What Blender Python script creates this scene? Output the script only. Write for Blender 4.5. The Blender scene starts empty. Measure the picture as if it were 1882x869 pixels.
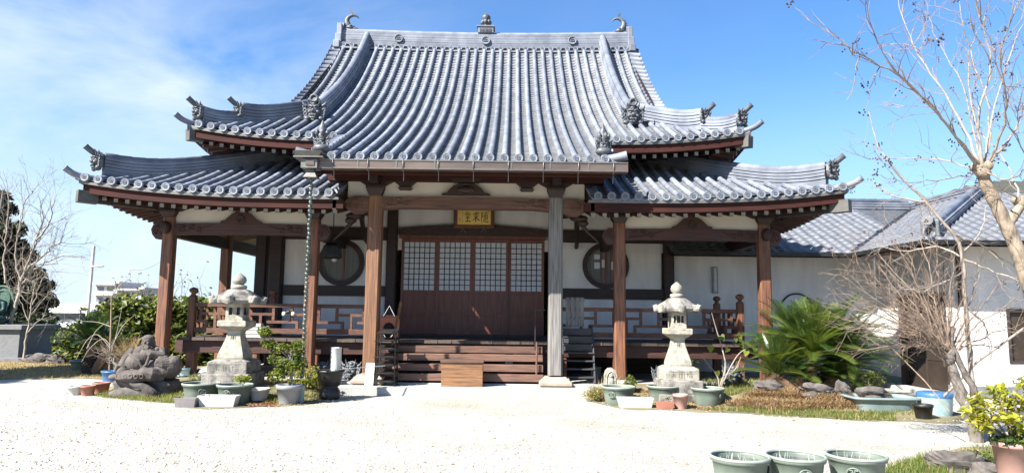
import bpy, math, random
import numpy as np
from mathutils import Vector, Matrix

random.seed(7); rng = np.random.default_rng(7)
S = bpy.context.scene
COL = S.collection
R = math.radians

# ---------------------------------------------------------------- camera
FPX, PITCH, ROLL, EYE = 1255.0, math.atan(144/1255.0), 0.0125, 1.6
ax = np.array([1, 0, 0.]); au = np.array([0, -math.sin(PITCH), math.cos(PITCH)]); aF = np.array([0, math.cos(PITCH), math.sin(PITCH)])
aR = math.cos(ROLL)*ax+math.sin(ROLL)*au; aU = -math.sin(ROLL)*ax+math.cos(ROLL)*au
cam = bpy.data.cameras.new('camera'); camo = bpy.data.objects.new('camera', cam); COL.objects.link(camo)
cam.sensor_width = 36; cam.lens = 36*FPX/1882; cam.clip_start = 0.1; cam.clip_end = 3000
camo.matrix_world = Matrix(((aR[0], aU[0], -aF[0], 0), (aR[1], aU[1], -aF[1], 0), (aR[2], aU[2], -aF[2], EYE), (0, 0, 0, 1)))
S.camera = camo

def at(px, py, Y):
    "photo pixel -> world point on the plane at depth Y"
    d = aF+(px-941)/FPX*aR+(434.5-py)/FPX*aU
    P = d*(Y/d[1]); return (P[0], Y, P[2]+EYE)
def gr(px, py, Z=0.0):
    "photo pixel -> world point on the level Z"
    d = aF+(px-941)/FPX*aR+(434.5-py)/FPX*aU
    P = d*((Z-EYE)/d[2]); return (P[0], P[1], Z)

# ---------------------------------------------------------------- light
SUNV = Vector((0.90, 0.72, -1.0)).normalized()
W = bpy.data.worlds.new('World'); S.world = W; W.use_nodes = True
wn = W.node_tree; wn.nodes.clear()
def wnode(t, **k):
    n = wn.nodes.new(t)
    for a, b in k.items(): setattr(n, a, b)
    return n
sky = wnode('ShaderNodeTexSky', sky_type='NISHITA', sun_disc=False)
sky.sun_elevation = math.asin(-SUNV.z); sky.sun_rotation = math.atan2(-SUNV.x, -SUNV.y)
sky.air_density = 1.0; sky.dust_density = 0.0; sky.ozone_density = 4.0
tc = wnode('ShaderNodeTexCoord'); mp = wnode('ShaderNodeMapping')
mp.inputs['Scale'].default_value = (1.4, 1.0, 3.2); mp.inputs['Rotation'].default_value = (0.0, 0.5, 0.3)
ns = wnode('ShaderNodeTexNoise'); ns.inputs['Scale'].default_value = 1.7; ns.inputs['Detail'].default_value = 6; ns.inputs['Roughness'].default_value = 0.58; ns.inputs['Distortion'].default_value = 0.5
cr = wnode('ShaderNodeMapRange'); cr.inputs['From Min'].default_value = 0.36; cr.inputs['From Max'].default_value = 0.70
sx = wnode('ShaderNodeSeparateXYZ')
mr = wnode('ShaderNodeMapRange'); mr.interpolation_type = 'SMOOTHSTEP'
mr.inputs['From Min'].default_value = 0.02; mr.inputs['From Max'].default_value = -0.5; mr.inputs['To Min'].default_value = 0.05; mr.inputs['To Max'].default_value = 1.0
mu = wnode('ShaderNodeMath', operation='MULTIPLY'); mu2 = wnode('ShaderNodeMath', operation='MULTIPLY'); mu2.inputs[1].default_value = 0.8
mix = wnode('ShaderNodeMixRGB'); mix.inputs['Color2'].default_value = (5.2, 5.7, 6.3, 1)
bg = wnode('ShaderNodeBackground'); bg.inputs['Strength'].default_value = 0.062
wo = wnode('ShaderNodeOutputWorld')
L = wn.links.new
L(tc.outputs['Generated'], mp.inputs['Vector']); L(mp.outputs[0], ns.inputs['Vector']); L(ns.outputs['Fac'], cr.inputs['Value'])
L(tc.outputs['Generated'], sx.inputs[0]); L(sx.outputs['X'], mr.inputs['Value'])
L(cr.outputs[0], mu.inputs[0]); L(mr.outputs[0], mu.inputs[1]); L(mu.outputs[0], mu2.inputs[0]); L(mu2.outputs[0], mix.inputs['Fac'])
tint = wnode('ShaderNodeMixRGB', blend_type='MULTIPLY'); tint.inputs['Fac'].default_value = 1.0; tint.inputs['Color2'].default_value = (0.72, 1.0, 1.22, 1)
hz_ = wnode('ShaderNodeMapRange', interpolation_type='SMOOTHSTEP'); hz_.inputs['From Min'].default_value = 0.36; hz_.inputs['From Max'].default_value = -0.02; hz_.inputs['To Min'].default_value = 0.0; hz_.inputs['To Max'].default_value = 0.85
hm = wnode('ShaderNodeMixRGB'); hm.inputs['Color2'].default_value = (3.3, 4.3, 5.5, 1)
L(sky.outputs[0], tint.inputs['Color1']); L(sx.outputs['Z'], hz_.inputs['Value']); L(hz_.outputs[0], hm.inputs['Fac']); L(tint.outputs[0], hm.inputs['Color1'])
L(hm.outputs[0], mix.inputs['Color1']); L(mix.outputs[0], bg.inputs['Color']); L(bg.outputs[0], wo.inputs[0])
sl = bpy.data.lights.new('sun', 'SUN'); sl.energy = 5.0; sl.angle = R(0.5); sl.color = (1.0, 0.955, 0.88)
so = bpy.data.objects.new('sun', sl); COL.objects.link(so); so.location = (-20, -15, 30)
so.rotation_euler = SUNV.to_track_quat('-Z', 'Y').to_euler()
S.view_settings.view_transform = 'Standard'; S.view_settings.look = 'None'; S.view_settings.gamma = 1
S.view_settings.exposure = 1.7
S.render.engine = 'CYCLES'; S.cycles.max_bounces = 6; S.cycles.diffuse_bounces = 3; S.cycles.transparent_max_bounces = 8

# ---------------------------------------------------------------- helpers
class MB:
    "collects shapes; obj() links them as ONE mesh object"
    def __init__(s): s.v = []; s.f = []; s.m = []; s.s = []
    def add(s, vs, fs, m=0, sm=False):
        b = len(s.v); s.v.extend(tuple(map(float, q)) for q in vs)
        for f in fs: s.f.append(tuple(b+i for i in f)); s.m.append(m); s.s.append(sm)
        return s
    def box(s, x0, x1, y0, y1, z0, z1, m=0):
        vs = [(x, y, z) for z in (z0, z1) for y in (y0, y1) for x in (x0, x1)]
        return s.add(vs, [(0, 2, 3, 1), (4, 5, 7, 6), (0, 1, 5, 4), (2, 6, 7, 3), (0, 4, 6, 2), (1, 3, 7, 5)], m)
    def cbox(s, c, d, m=0, rz=0.0, rx=0.0, ry=0.0):
        M = Matrix.Rotation(rz, 3, 'Z') @ Matrix.Rotation(ry, 3, 'Y') @ Matrix.Rotation(rx, 3, 'X')
        vs = [Vector(c)+M @ Vector((x*d[0]/2, y*d[1]/2, z*d[2]/2)) for z in (-1, 1) for y in (-1, 1) for x in (-1, 1)]
        return s.add(vs, [(0, 2, 3, 1), (4, 5, 7, 6), (0, 1, 5, 4), (2, 6, 7, 3), (0, 4, 6, 2), (1, 3, 7, 5)], m)
    def beam(s, a, b, w, h, m=0, up=(0, 0, 1)):
        "square bar from a to b, w across, h along up"
        a = Vector(a); b = Vector(b); d = (b-a).normalized(); sd = d.cross(Vector(up)).normalized(); u = sd.cross(d)
        vs = [p+sd*(i*w/2)+u*(j*h/2) for p in (a, b) for i, j in ((-1, -1), (1, -1), (1, 1), (-1, 1))]
        return s.add(vs, [(3, 2, 1, 0), (4, 5, 6, 7), (0, 1, 5, 4), (1, 2, 6, 5), (2, 3, 7, 6), (3, 0, 4, 7)], m)
    def tube(s, pts, rs, n=8, m=0, sm=True, caps=True):
        pts = [Vector(p) for p in pts]
        if not hasattr(rs, '__len__'): rs = [rs]*len(pts)
        vs = []; u = None
        for i, p in enumerate(pts):
            d = (pts[min(i+1, len(pts)-1)]-pts[max(i-1, 0)])
            d = d.normalized() if d.length > 1e-9 else Vector((0, 0, 1))
            if u is None:
                u = d.cross(Vector((0.13, 0.31, 0.94)))
                if u.length < 1e-3: u = d.cross(Vector((1, 0, 0)))
            u = (u-d*u.dot(d)).normalized(); w = d.cross(u)
            for k in range(n):
                a = 2*math.pi*k/n; vs.append(p+(u*math.cos(a)+w*math.sin(a))*rs[i])
        fs = [(i*n+k, i*n+(k+1) % n, (i+1)*n+(k+1) % n, (i+1)*n+k) for i in range(len(pts)-1) for k in range(n)]
        s.add(vs, fs, m, sm)
        if caps:
            s.add(vs[:n], [tuple(range(n-1, -1, -1))], m); s.add(vs[-n:], [tuple(range(n))], m)
        return s
    def lathe(s, prof, c=(0, 0, 0), n=20, m=0, sm=True, a0=0.0, sq=1.0):
        vs = []
        for r, z in prof:
            for k in range(n):
                a = a0+2*math.pi*k/n; vs.append((c[0]+r*math.cos(a), c[1]+r*math.sin(a)*sq, c[2]+z))
        fs = [(i*n+k, i*n+(k+1) % n, (i+1)*n+(k+1) % n, (i+1)*n+k) for i in range(len(prof)-1) for k in range(n)]
        s.add(vs, fs, m, sm)
        if prof[0][0] > 1e-6: s.add(vs[:n], [tuple(range(n-1, -1, -1))], m)
        if prof[-1][0] > 1e-6: s.add(vs[-n:], [tuple(range(n))], m)
        return s
    def sqlathe(s, prof, c, m=0, rz=0.0):
        "square section: prof = (half width, z)"
        return s.lathe([(r*math.sqrt(2), z) for r, z in prof], c, 4, m, False, math.pi/4+rz)
    def prism(s, poly, y0, y1, m=0, plane='xz', sm=False):
        "polygon in the given plane extruded along the third axis"
        f = {'xz': lambda a, b, t: (a, t, b), 'yz': lambda a, b, t: (t, a, b), 'xy': lambda a, b, t: (a, b, t)}[plane]
        n = len(poly); vs = [f(a, b, y0) for a, b in poly]+[f(a, b, y1) for a, b in poly]
        s.add(vs, [tuple(range(n)), tuple(range(2*n-1, n-1, -1))], m)
        s.add(vs, [(i, (i+1) % n, n+(i+1) % n, n+i)[::-1] for i in range(n)], m, sm)
        return s
    def ell(s, c, r, m=0, n=12, k=8, M=None):
        vs = []; M = M or Matrix.Identity(3); c = Vector(c)
        for i in range(k+1):
            t = math.pi*i/k
            for j in range(n):
                a = 2*math.pi*j/n
                vs.append(c+M @ Vector((r[0]*math.sin(t)*math.cos(a), r[1]*math.sin(t)*math.sin(a), r[2]*math.cos(t))))
        fs = [(i*n+j, (i+1)*n+j, (i+1)*n+(j+1) % n, i*n+(j+1) % n) for i in range(k) for j in range(n)]
        return s.add(vs, fs, m, True)
    def torus(s, c, R0, r, n=20, k=8, m=0, axis='z', arc=(0, 2*math.pi)):
        full = abs(arc[1]-arc[0]-2*math.pi) < 1e-6
        pts = []
        for i in range(n+(0 if full else 1)):
            a = arc[0]+(arc[1]-arc[0])*i/n
            q = {'z': (math.cos(a), math.sin(a), 0), 'y': (math.cos(a), 0, math.sin(a)), 'x': (0, math.cos(a), math.sin(a))}[axis]
            pts.append(Vector(c)+Vector(q)*R0)
        if full: pts.append(pts[0]); 
        return s.tube(pts, r, k, m, True, not full)
    def mesh(s, name, mats, off=(0, 0, 0)):
        me = bpy.data.meshes.new(name)
        o = off
        me.from_pydata([(x-o[0], y-o[1], z-o[2]) for x, y, z in s.v], [], s.f)
        for m in (mats if isinstance(mats, (list, tuple)) else [mats]): me.materials.append(m)
        me.polygons.foreach_set('material_index', s.m); me.polygons.foreach_set('use_smooth', s.s)
        me.update(); return me

def wloc(o):
    v = Vector((0, 0, 0))
    while o is not None: v = v+o.location; o = o.parent
    return v
def link(name, me, parent=None, loc=None, rot=None, scale=None, bevel=0, **props):
    o = bpy.data.objects.new(name, me); COL.objects.link(o)
    if parent is not None: o.parent = parent
    if loc is not None: o.location = Vector(loc)-(wloc(parent) if parent else Vector((0, 0, 0)))
    if rot is not None: o.rotation_euler = rot
    if scale is not None: o.scale = scale
    if bevel:
        b = o.modifiers.new('edge', 'BEVEL'); b.width = bevel; b.segments = 2; b.limit_method = 'ANGLE'; b.angle_limit = R(40)
    for k, v in props.items(): o[k] = v
    return o
def obj(name, mb, mats, parent=None, bevel=0, org=None, **props):
    "world-space shapes -> one object; its origin sits on the parent's (or at org)"
    o0 = wloc(parent) if parent is not None else Vector(org or (0, 0, 0))
    me = mb.mesh(name, mats, o0)
    return link(name, me, parent, None if parent is not None else o0, None, None, bevel, **props)
def thing(name, loc, label, cat, group=None):
    o = bpy.data.objects.new(name, None); COL.objects.link(o); o.location = loc; o.empty_display_size = 0.2
    o['label'] = label; o['category'] = cat
    if group: o['group'] = group
    return o
def copy_tree(o, loc=None, parent=None, rz=None, scale=None, **props):
    c = o.copy(); COL.objects.link(c)
    if parent is not None: c.parent = parent
    if loc is not None: c.location = loc
    if rz is not None: c.rotation_euler = (0, 0, rz)
    if scale is not None: c.scale = scale
    for ch in list(o.children): copy_tree(ch, parent=c)
    for k, v in props.items(): c[k] = v
    return c

# ---------------------------------------------------------------- materials
LITWOOD = ('post_wood', 'door_wood', 'weathered_red_pillar_wood', 'weathered_pillar_wood', 'weathered_beam_wood', 'stair_wood', 'box_wood')
KEEP = ('white_plaster', 'band_plaster', 'annex_plaster', 'gold_leaf', 'shoji_paper', 'pale_gravel', 'pale_steel', 'apartment_wall', 'hedge_green', 'hedge_light')
def mat(name, c1, c2=None, scale=6.0, stretch=(1, 1, 1), rough=0.7, bump=0.0, bscale=None, metal=0.0, spec=0.5, detail=5, vary=0.0, lo=0.35, hi=0.65, c3=None, sss=0):
    m = bpy.data.materials.new(name); m.use_nodes = True
    t = m.node_tree; b = t.nodes['Principled BSDF']
    b.inputs['Roughness'].default_value = rough; b.inputs['Metallic'].default_value = metal; b.inputs['Specular IOR Level'].default_value = spec
    c2 = c2 or tuple(x*0.8 for x in c1)
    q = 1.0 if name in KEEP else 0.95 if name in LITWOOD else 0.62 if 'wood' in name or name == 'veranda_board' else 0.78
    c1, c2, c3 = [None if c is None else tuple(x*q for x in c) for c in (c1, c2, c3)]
    co = t.nodes.new('ShaderNodeTexCoord'); mp = t.nodes.new('ShaderNodeMapping'); mp.inputs['Scale'].default_value = stretch
    n = t.nodes.new('ShaderNodeTexNoise'); n.inputs['Scale'].default_value = scale; n.inputs['Detail'].default_value = detail; n.inputs['Roughness'].default_value = 0.6
    r = t.nodes.new('ShaderNodeValToRGB'); e = r.color_ramp.elements
    e[0].position = lo; e[0].color = (*c1, 1); e[1].position = hi; e[1].color = (*c2, 1)
    if c3: k = e.new((lo+hi)/2); k.color = (*c3, 1)
    t.links.new(co.outputs['Object'], mp.inputs[0]); t.links.new(mp.outputs[0], n.inputs['Vector']); t.links.new(n.outputs['Fac'], r.inputs[0])
    out = r.outputs[0]
    if vary:
        oi = t.nodes.new('ShaderNodeObjectInfo'); h = t.nodes.new('ShaderNodeHueSaturation'); mm = t.nodes.new('ShaderNodeMapRange')
        mm.inputs['To Min'].default_value = 1-vary; mm.inputs['To Max'].default_value = 1+vary
        t.links.new(oi.outputs['Random'], mm.inputs['Value']); t.links.new(mm.outputs[0], h.inputs['Value']); t.links.new(out, h.inputs['Color']); out = h.outputs[0]
    t.links.new(out, b.inputs['Base Color'])
    if bump:
        n2 = t.nodes.new('ShaderNodeTexNoise'); n2.inputs['Scale'].default_value = bscale or scale*3; n2.inputs['Detail'].default_value = 4
        bp = t.nodes.new('ShaderNodeBump'); bp.inputs['Strength'].default_value = bump; bp.inputs['Distance'].default_value = 0.02
        t.links.new(mp.outputs[0], n2.inputs['Vector']); t.links.new(n2.outputs['Fac'], bp.inputs['Height']); t.links.new(bp.outputs[0], b.inputs['Normal'])
    return m
def leafmat(name, c, rough=0.5, trans=0.35, spec=0.4):
    m = mat(name, c, tuple(x*0.65 for x in c), 3.0, rough=rough, spec=spec)
    t = m.node_tree; b = t.nodes['Principled BSDF']; o = t.nodes['Material Output']
    tr = t.nodes.new('ShaderNodeBsdfTranslucent'); tr.inputs['Color'].default_value = (c[0]*1.6, c[1]*1.5, c[2]*0.8, 1)
    mx = t.nodes.new('ShaderNodeMixShader'); mx.inputs[0].default_value = trans
    t.links.new(b.outputs[0], mx.inputs[1]); t.links.new(tr.outputs[0], mx.inputs[2]); t.links.new(mx.outputs[0], o.inputs[0])
    return m

M = {}
M['tile'] = mat('smoked_tile', (0.14, 0.158, 0.20), (0.255, 0.28, 0.33), 2.2, rough=0.62, metal=0.05, bump=0.15, bscale=40, vary=0.16, spec=0.4, detail=9)
M['pan'] = mat('pan_tile', (0.16, 0.165, 0.178), (0.29, 0.295, 0.305), 3, rough=0.62, metal=0.05, detail=9, bump=0.2, bscale=30, spec=0.6)
M['oni'] = mat('ornament_tile', (0.07, 0.078, 0.09), (0.13, 0.14, 0.155), 8, rough=0.5, metal=0.1, bump=0.3, bscale=25)
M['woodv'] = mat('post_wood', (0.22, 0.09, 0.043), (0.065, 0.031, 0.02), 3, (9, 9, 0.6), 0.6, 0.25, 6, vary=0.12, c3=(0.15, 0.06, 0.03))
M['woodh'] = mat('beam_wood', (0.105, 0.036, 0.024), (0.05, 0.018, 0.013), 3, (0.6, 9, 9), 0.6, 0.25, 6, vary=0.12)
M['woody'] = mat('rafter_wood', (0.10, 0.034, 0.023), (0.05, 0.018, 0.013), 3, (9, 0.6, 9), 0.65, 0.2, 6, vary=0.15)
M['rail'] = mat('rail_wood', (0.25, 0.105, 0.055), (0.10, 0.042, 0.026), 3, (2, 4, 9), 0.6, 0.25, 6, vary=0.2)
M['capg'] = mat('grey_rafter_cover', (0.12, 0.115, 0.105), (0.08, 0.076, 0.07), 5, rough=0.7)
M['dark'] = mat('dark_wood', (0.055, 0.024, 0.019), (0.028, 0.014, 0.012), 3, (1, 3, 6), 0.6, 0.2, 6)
M['fascia'] = mat('fascia_wood', (0.085, 0.024, 0.018), (0.045, 0.016, 0.013), 2, (0.8, 5, 6), 0.75, 0.1, 6, spec=0.2)
M['oldv'] = mat('weathered_pillar_wood', (0.24, 0.225, 0.21), (0.10, 0.092, 0.086), 3, (10, 10, 0.5), 0.75, 0.4, 6, c3=(0.17, 0.158, 0.148))
M['oldred'] = mat('weathered_red_pillar_wood', (0.25, 0.115, 0.05), (0.085, 0.045, 0.028), 3, (10, 10, 0.45), 0.7, 0.4, 6, c3=(0.165, 0.08, 0.042))
M['oldh'] = mat('weathered_beam_wood', (0.17, 0.085, 0.055), (0.07, 0.037, 0.027), 3, (0.5, 9, 9), 0.7, 0.35, 6, c3=(0.12, 0.06, 0.04))
M['deck'] = mat('veranda_board', (0.16, 0.115, 0.09), (0.09, 0.062, 0.05), 4, (8, 0.7, 6), 0.7, 0.3, 6, vary=0.25)
M['step'] = mat('stair_wood', (0.17, 0.085, 0.055), (0.075, 0.045, 0.036), 3, (0.7, 8, 8), 0.65, 0.3, 6, vary=0.2)
M['boxw'] = mat('box_wood', (0.27, 0.13, 0.055), (0.12, 0.06, 0.03), 2.5, (0.7, 6, 7), 0.6, 0.3, 6)
M['doorw'] = mat('door_wood', (0.17, 0.048, 0.024), (0.09, 0.026, 0.015), 3, (6, 6, 0.6), 0.5, 0.15, 6)
M['plaster'] = mat('white_plaster', (0.67, 0.655, 0.63), (0.56, 0.545, 0.515), 1.6, (1.6, 1.6, 0.5), rough=0.85, bump=0.05, bscale=20)
M['plasterb'] = mat('band_plaster', (0.62, 0.57, 0.49), (0.54, 0.49, 0.42), 1.8, rough=0.85)
M['annexp'] = mat('annex_plaster', (0.64, 0.635, 0.625), (0.50, 0.495, 0.485), 1.5, (1.8, 1.8, 0.4), rough=0.85, detail=8, bump=0.05, bscale=20)
M['capw'] = mat('white_rafter_end', (0.40, 0.385, 0.35), (0.2, 0.19, 0.175), 12, rough=0.7)
M['paper'] = mat('shoji_paper', (0.53, 0.545, 0.57), (0.46, 0.475, 0.50), 2, rough=0.7)
M['copper'] = mat('brown_copper', (0.25, 0.185, 0.145), (0.16, 0.12, 0.10), 2, (0.6, 4, 4), 0.4, 0.05, metal=0.6)
M['copperlite'] = mat('dull_zinc', (0.23, 0.22, 0.20), (0.15, 0.145, 0.135), 6, rough=0.45, metal=0.5)
M['verdi'] = mat('green_copper', (0.20, 0.26, 0.235), (0.07, 0.10, 0.095), 14, rough=0.4, metal=0.5)
M['gold'] = mat('gold_leaf', (0.95, 0.72, 0.24), (0.88, 0.63, 0.18), 8, rough=0.42, metal=0.75)
M['ink'] = mat('black_ink', (0.012, 0.010, 0.009), (0.02, 0.016, 0.013), 8, rough=0.5)
M['black'] = mat('black_metal', (0.022, 0.022, 0.024), (0.045, 0.043, 0.042), 9, rough=0.45, metal=0.4)
M['grate'] = mat('weathered_slate_wood', (0.09, 0.09, 0.10), (0.05, 0.05, 0.056), 4, (1, 6, 8), 0.7, 0.2)
M['glass'] = mat('window_glass', (0.035, 0.026, 0.02), (0.06, 0.045, 0.035), 2, rough=0.25, spec=0.3)
M['curtain'] = mat('blind_cloth', (0.22, 0.22, 0.205), (0.11, 0.115, 0.112), 3, (30, 30, 0.3), 0.8)
M['stone'] = mat('lantern_granite', (0.50, 0.465, 0.385), (0.25, 0.235, 0.19), 7, rough=0.9, bump=0.5, bscale=45, detail=8)
M['stoned'] = mat('stained_granite', (0.36, 0.33, 0.285), (0.085, 0.08, 0.072), 6, rough=0.92, bump=0.6, bscale=40, detail=9, c3=(0.25, 0.235, 0.21))
M['rock'] = mat('garden_rock', (0.16, 0.14, 0.13), (0.06, 0.054, 0.05), 5, rough=0.92, bump=0.8, bscale=14, detail=8)
M['buddha'] = mat('brown_statue_stone', (0.155, 0.13, 0.117), (0.065, 0.055, 0.05), 5, rough=0.9, bump=0.5, bscale=30, detail=8)
M['concrete'] = mat('pale_concrete', (0.46, 0.46, 0.43), (0.37, 0.38, 0.36), 4, rough=0.9, bump=0.2, bscale=30)
M['basestone'] = mat('tan_base_stone', (0.44, 0.36, 0.28), (0.33, 0.27, 0.21), 5, rough=0.9, bump=0.3)
M['soil'] = mat('pot_soil', (0.085, 0.062, 0.045), (0.045, 0.034, 0.026), 20, rough=0.95, bump=0.8)
M['pgreen'] = mat('grey_green_plastic', (0.19, 0.235, 0.19), (0.115, 0.145, 0.12), 3, (1, 1, 0.6), rough=0.5, detail=9, bump=0.05)
M['prim'] = mat('pale_green_plastic_rim', (0.36, 0.40, 0.35), (0.27, 0.31, 0.27), 6, rough=0.45)
M['terra'] = mat('terracotta_plastic', (0.42, 0.17, 0.115), (0.34, 0.135, 0.095), 4, rough=0.6)
M['pink'] = mat('pink_terracotta', (0.50, 0.30, 0.25), (0.42, 0.245, 0.21), 4, rough=0.6)
M['whitep'] = mat('white_plastic', (0.66, 0.66, 0.62), (0.5, 0.5, 0.46), 5, rough=0.5)
M['cream'] = mat('cream_plastic', (0.60, 0.56, 0.44), (0.5, 0.46, 0.36), 5, rough=0.5)
M['greyp'] = mat('grey_plastic', (0.30, 0.31, 0.33), (0.24, 0.25, 0.26), 5, rough=0.5)
M['mauve'] = mat('mauve_grey_plastic', (0.25, 0.225, 0.225), (0.2, 0.18, 0.18), 5, rough=0.55)
M['blue'] = mat('blue_plastic', (0.06, 0.19, 0.42), (0.05, 0.15, 0.34), 4, rough=0.4)
M['tealglaze'] = mat('pale_teal_glaze', (0.24, 0.40, 0.42), (0.42, 0.52, 0.50), 9, rough=0.3)
M['teal'] = mat('teal_tub_plastic', (0.27, 0.35, 0.355), (0.20, 0.27, 0.275), 3, rough=0.35)
M['water'] = mat('dark_water', (0.035, 0.045, 0.04), (0.05, 0.06, 0.05), 3, rough=0.06)
M['bark'] = mat('smooth_bark', (0.37, 0.285, 0.21), (0.15, 0.12, 0.09), 5, (3, 3, 1.2), 0.8, 0.5, 12, c3=(0.29, 0.23, 0.17))
M['barkg'] = mat('grey_bark', (0.25, 0.215, 0.185), (0.125, 0.105, 0.09), 6, (3, 3, 1), 0.85, 0.5, 14)
M['twig'] = mat('brown_twig', (0.36, 0.27, 0.205), (0.19, 0.135, 0.10), 9, rough=0.8)
M['twigw'] = mat('pale_twig', (0.44, 0.38, 0.32), (0.27, 0.22, 0.18), 7, rough=0.8)
M['pod'] = mat('seed_pod', (0.06, 0.04, 0.035), (0.03, 0.02, 0.02), 9, rough=0.8)
M['lf1'] = leafmat('leaf_mid_green', (0.10, 0.16, 0.035)); M['lf2'] = leafmat('leaf_light_green', (0.17, 0.21, 0.04)); M['lf3'] = leafmat('leaf_dark_green', (0.035, 0.065, 0.022))
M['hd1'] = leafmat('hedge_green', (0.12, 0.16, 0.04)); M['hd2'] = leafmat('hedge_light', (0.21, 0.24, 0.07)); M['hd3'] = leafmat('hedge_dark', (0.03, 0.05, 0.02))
M['yl1'] = leafmat('yellow_leaf', (0.42, 0.40, 0.03)); M['yl2'] = leafmat('lime_leaf', (0.28, 0.32, 0.03))
M['cyc'] = leafmat('cycad_green', (0.045, 0.10, 0.022), 0.32, 0.2, 0.6); M['cyc2'] = leafmat('cycad_light', (0.14, 0.195, 0.032), 0.32, 0.25, 0.6)
M['con1'] = leafmat('conifer_dark', (0.016, 0.032, 0.016), 0.6, 0.1); M['con2'] = leafmat('conifer_brown', (0.055, 0.05, 0.024), 0.6, 0.1)
M['gr1'] = leafmat('grass_green', (0.15, 0.22, 0.045), 0.6, 0.4); M['gr2'] = leafmat('grass_olive', (0.24, 0.25, 0.075), 0.6, 0.4)
M['dry1'] = leafmat('dry_straw', (0.44, 0.33, 0.17), 0.7, 0.3); M['dry2'] = leafmat('dry_brown', (0.34, 0.215, 0.125), 0.7, 0.2); M['red'] = leafmat('red_leaf', (0.25, 0.06, 0.04), 0.6, 0.2)
M['petal'] = leafmat('pink_petal', (0.62, 0.45, 0.50), 0.6, 0.3); M['magenta'] = leafmat('magenta_petal', (0.45, 0.02, 0.16), 0.6, 0.3)
M['bronze'] = mat('green_bronze', (0.035, 0.085, 0.075), (0.02, 0.045, 0.045), 7, rough=0.45, metal=0.6)
M['halo'] = mat('verdigris_halo', (0.09, 0.19, 0.14), (0.045, 0.10, 0.08), 18, rough=0.6, metal=0.3, bump=0.8, bscale=40)
M['grey'] = mat('grey_granite_block', (0.21, 0.215, 0.22), (0.16, 0.165, 0.17), 12, rough=0.7)
M['pole'] = mat('pale_steel', (0.55, 0.54, 0.50), (0.48, 0.47, 0.44), 5, rough=0.5)
M['apt'] = mat('apartment_wall', (0.52, 0.50, 0.50), (0.46, 0.44, 0.44), 3, rough=0.8)
M['aptd'] = mat('apartment_recess', (0.21, 0.22, 0.25), (0.17, 0.18, 0.2), 3, rough=0.6)
M['whroof'] = mat('white_sheet_roof', (0.68, 0.69, 0.70), (0.6, 0.61, 0.62), 0.4, rough=0.5)
M['annext'] = mat('annex_tile', (0.12, 0.13, 0.155), (0.20, 0.212, 0.235), 5, rough=0.45, metal=0.08, bump=0.1, vary=0.15, spec=0.6)
M['bronzedoor'] = mat('dark_bronze_door', (0.085, 0.062, 0.05), (0.055, 0.042, 0.036), 4, rough=0.4, metal=0.3)

# ---------------------------------------------------------------- ground
def sheet(name, x0, x1, y0, y1, z, m, nx=1, ny=1, zf=None, **k):
    mb = MB(); vs = [(x0+(x1-x0)*i/nx, y0+(y1-y0)*j/ny) for j in range(ny+1) for i in range(nx+1)]
    mb.add([(x, y, z+(zf(x, y) if zf else 0)) for x, y in vs], [(j*(nx+1)+i, j*(nx+1)+i+1, (j+1)*(nx+1)+i+1, (j+1)*(nx+1)+i) for j in range(ny) for i in range(nx)], 0, True)
    return obj(name, mb, m, **k)
M['earth'] = mat('dry_earth', (0.27, 0.21, 0.125), (0.15, 0.14, 0.065), 1.2, rough=0.95, bump=0.4, bscale=18, detail=8)
def gravelmat():
    m = mat('pale_gravel', (0.46, 0.445, 0.40), (0.33, 0.315, 0.27), 0.55, rough=0.95)
    t = m.node_tree; b = t.nodes['Principled BSDF']; src = b.inputs['Base Color'].links[0].from_socket
    co = t.nodes['Texture Coordinate']
    v = t.nodes.new('ShaderNodeTexVoronoi'); v.inputs['Scale'].default_value = 38; t.links.new(co.outputs['Object'], v.inputs['Vector'])
    n = t.nodes.new('ShaderNodeTexNoise'); n.inputs['Scale'].default_value = 15; n.inputs['Detail'].default_value = 9; n.inputs['Roughness'].default_value = 0.75; t.links.new(co.outputs['Object'], n.inputs['Vector'])
    r = t.nodes.new('ShaderNodeMapRange'); r.inputs['From Min'].default_value = 0.30; r.inputs['From Max'].default_value = 0.47; r.inputs['To Min'].default_value = 0.25; r.inputs['To Max'].default_value = 1.0
    t.links.new(n.outputs['Fac'], r.inputs['Value'])
    x = t.nodes.new('ShaderNodeMixRGB'); x.blend_type = 'MULTIPLY'; x.inputs['Fac'].default_value = 0.7
    x2 = t.nodes.new('ShaderNodeMixRGB'); x2.blend_type = 'MULTIPLY'; x2.inputs['Fac'].default_value = 0.25
    t.links.new(src, x.inputs['Color1']); t.links.new(r.outputs[0], x.inputs['Color2'])
    t.links.new(x.outputs[0], x2.inputs['Color1']); t.links.new(v.outputs['Color'], x2.inputs['Color2']); t.links.new(x2.outputs[0], b.inputs['Base Color'])
    bp = t.nodes.new('ShaderNodeBump'); bp.inputs['Strength'].default_value = 0.7; bp.inputs['Distance'].default_value = 0.02
    t.links.new(v.outputs['Distance'], bp.inputs['Height']); t.links.new(bp.outputs[0], b.inputs['Normal'])
    return m
M['gravel'] = gravelmat()
sheet('ground', -900, 900, -300, 1500, 0.0, M['earth'], kind='structure')
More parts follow.
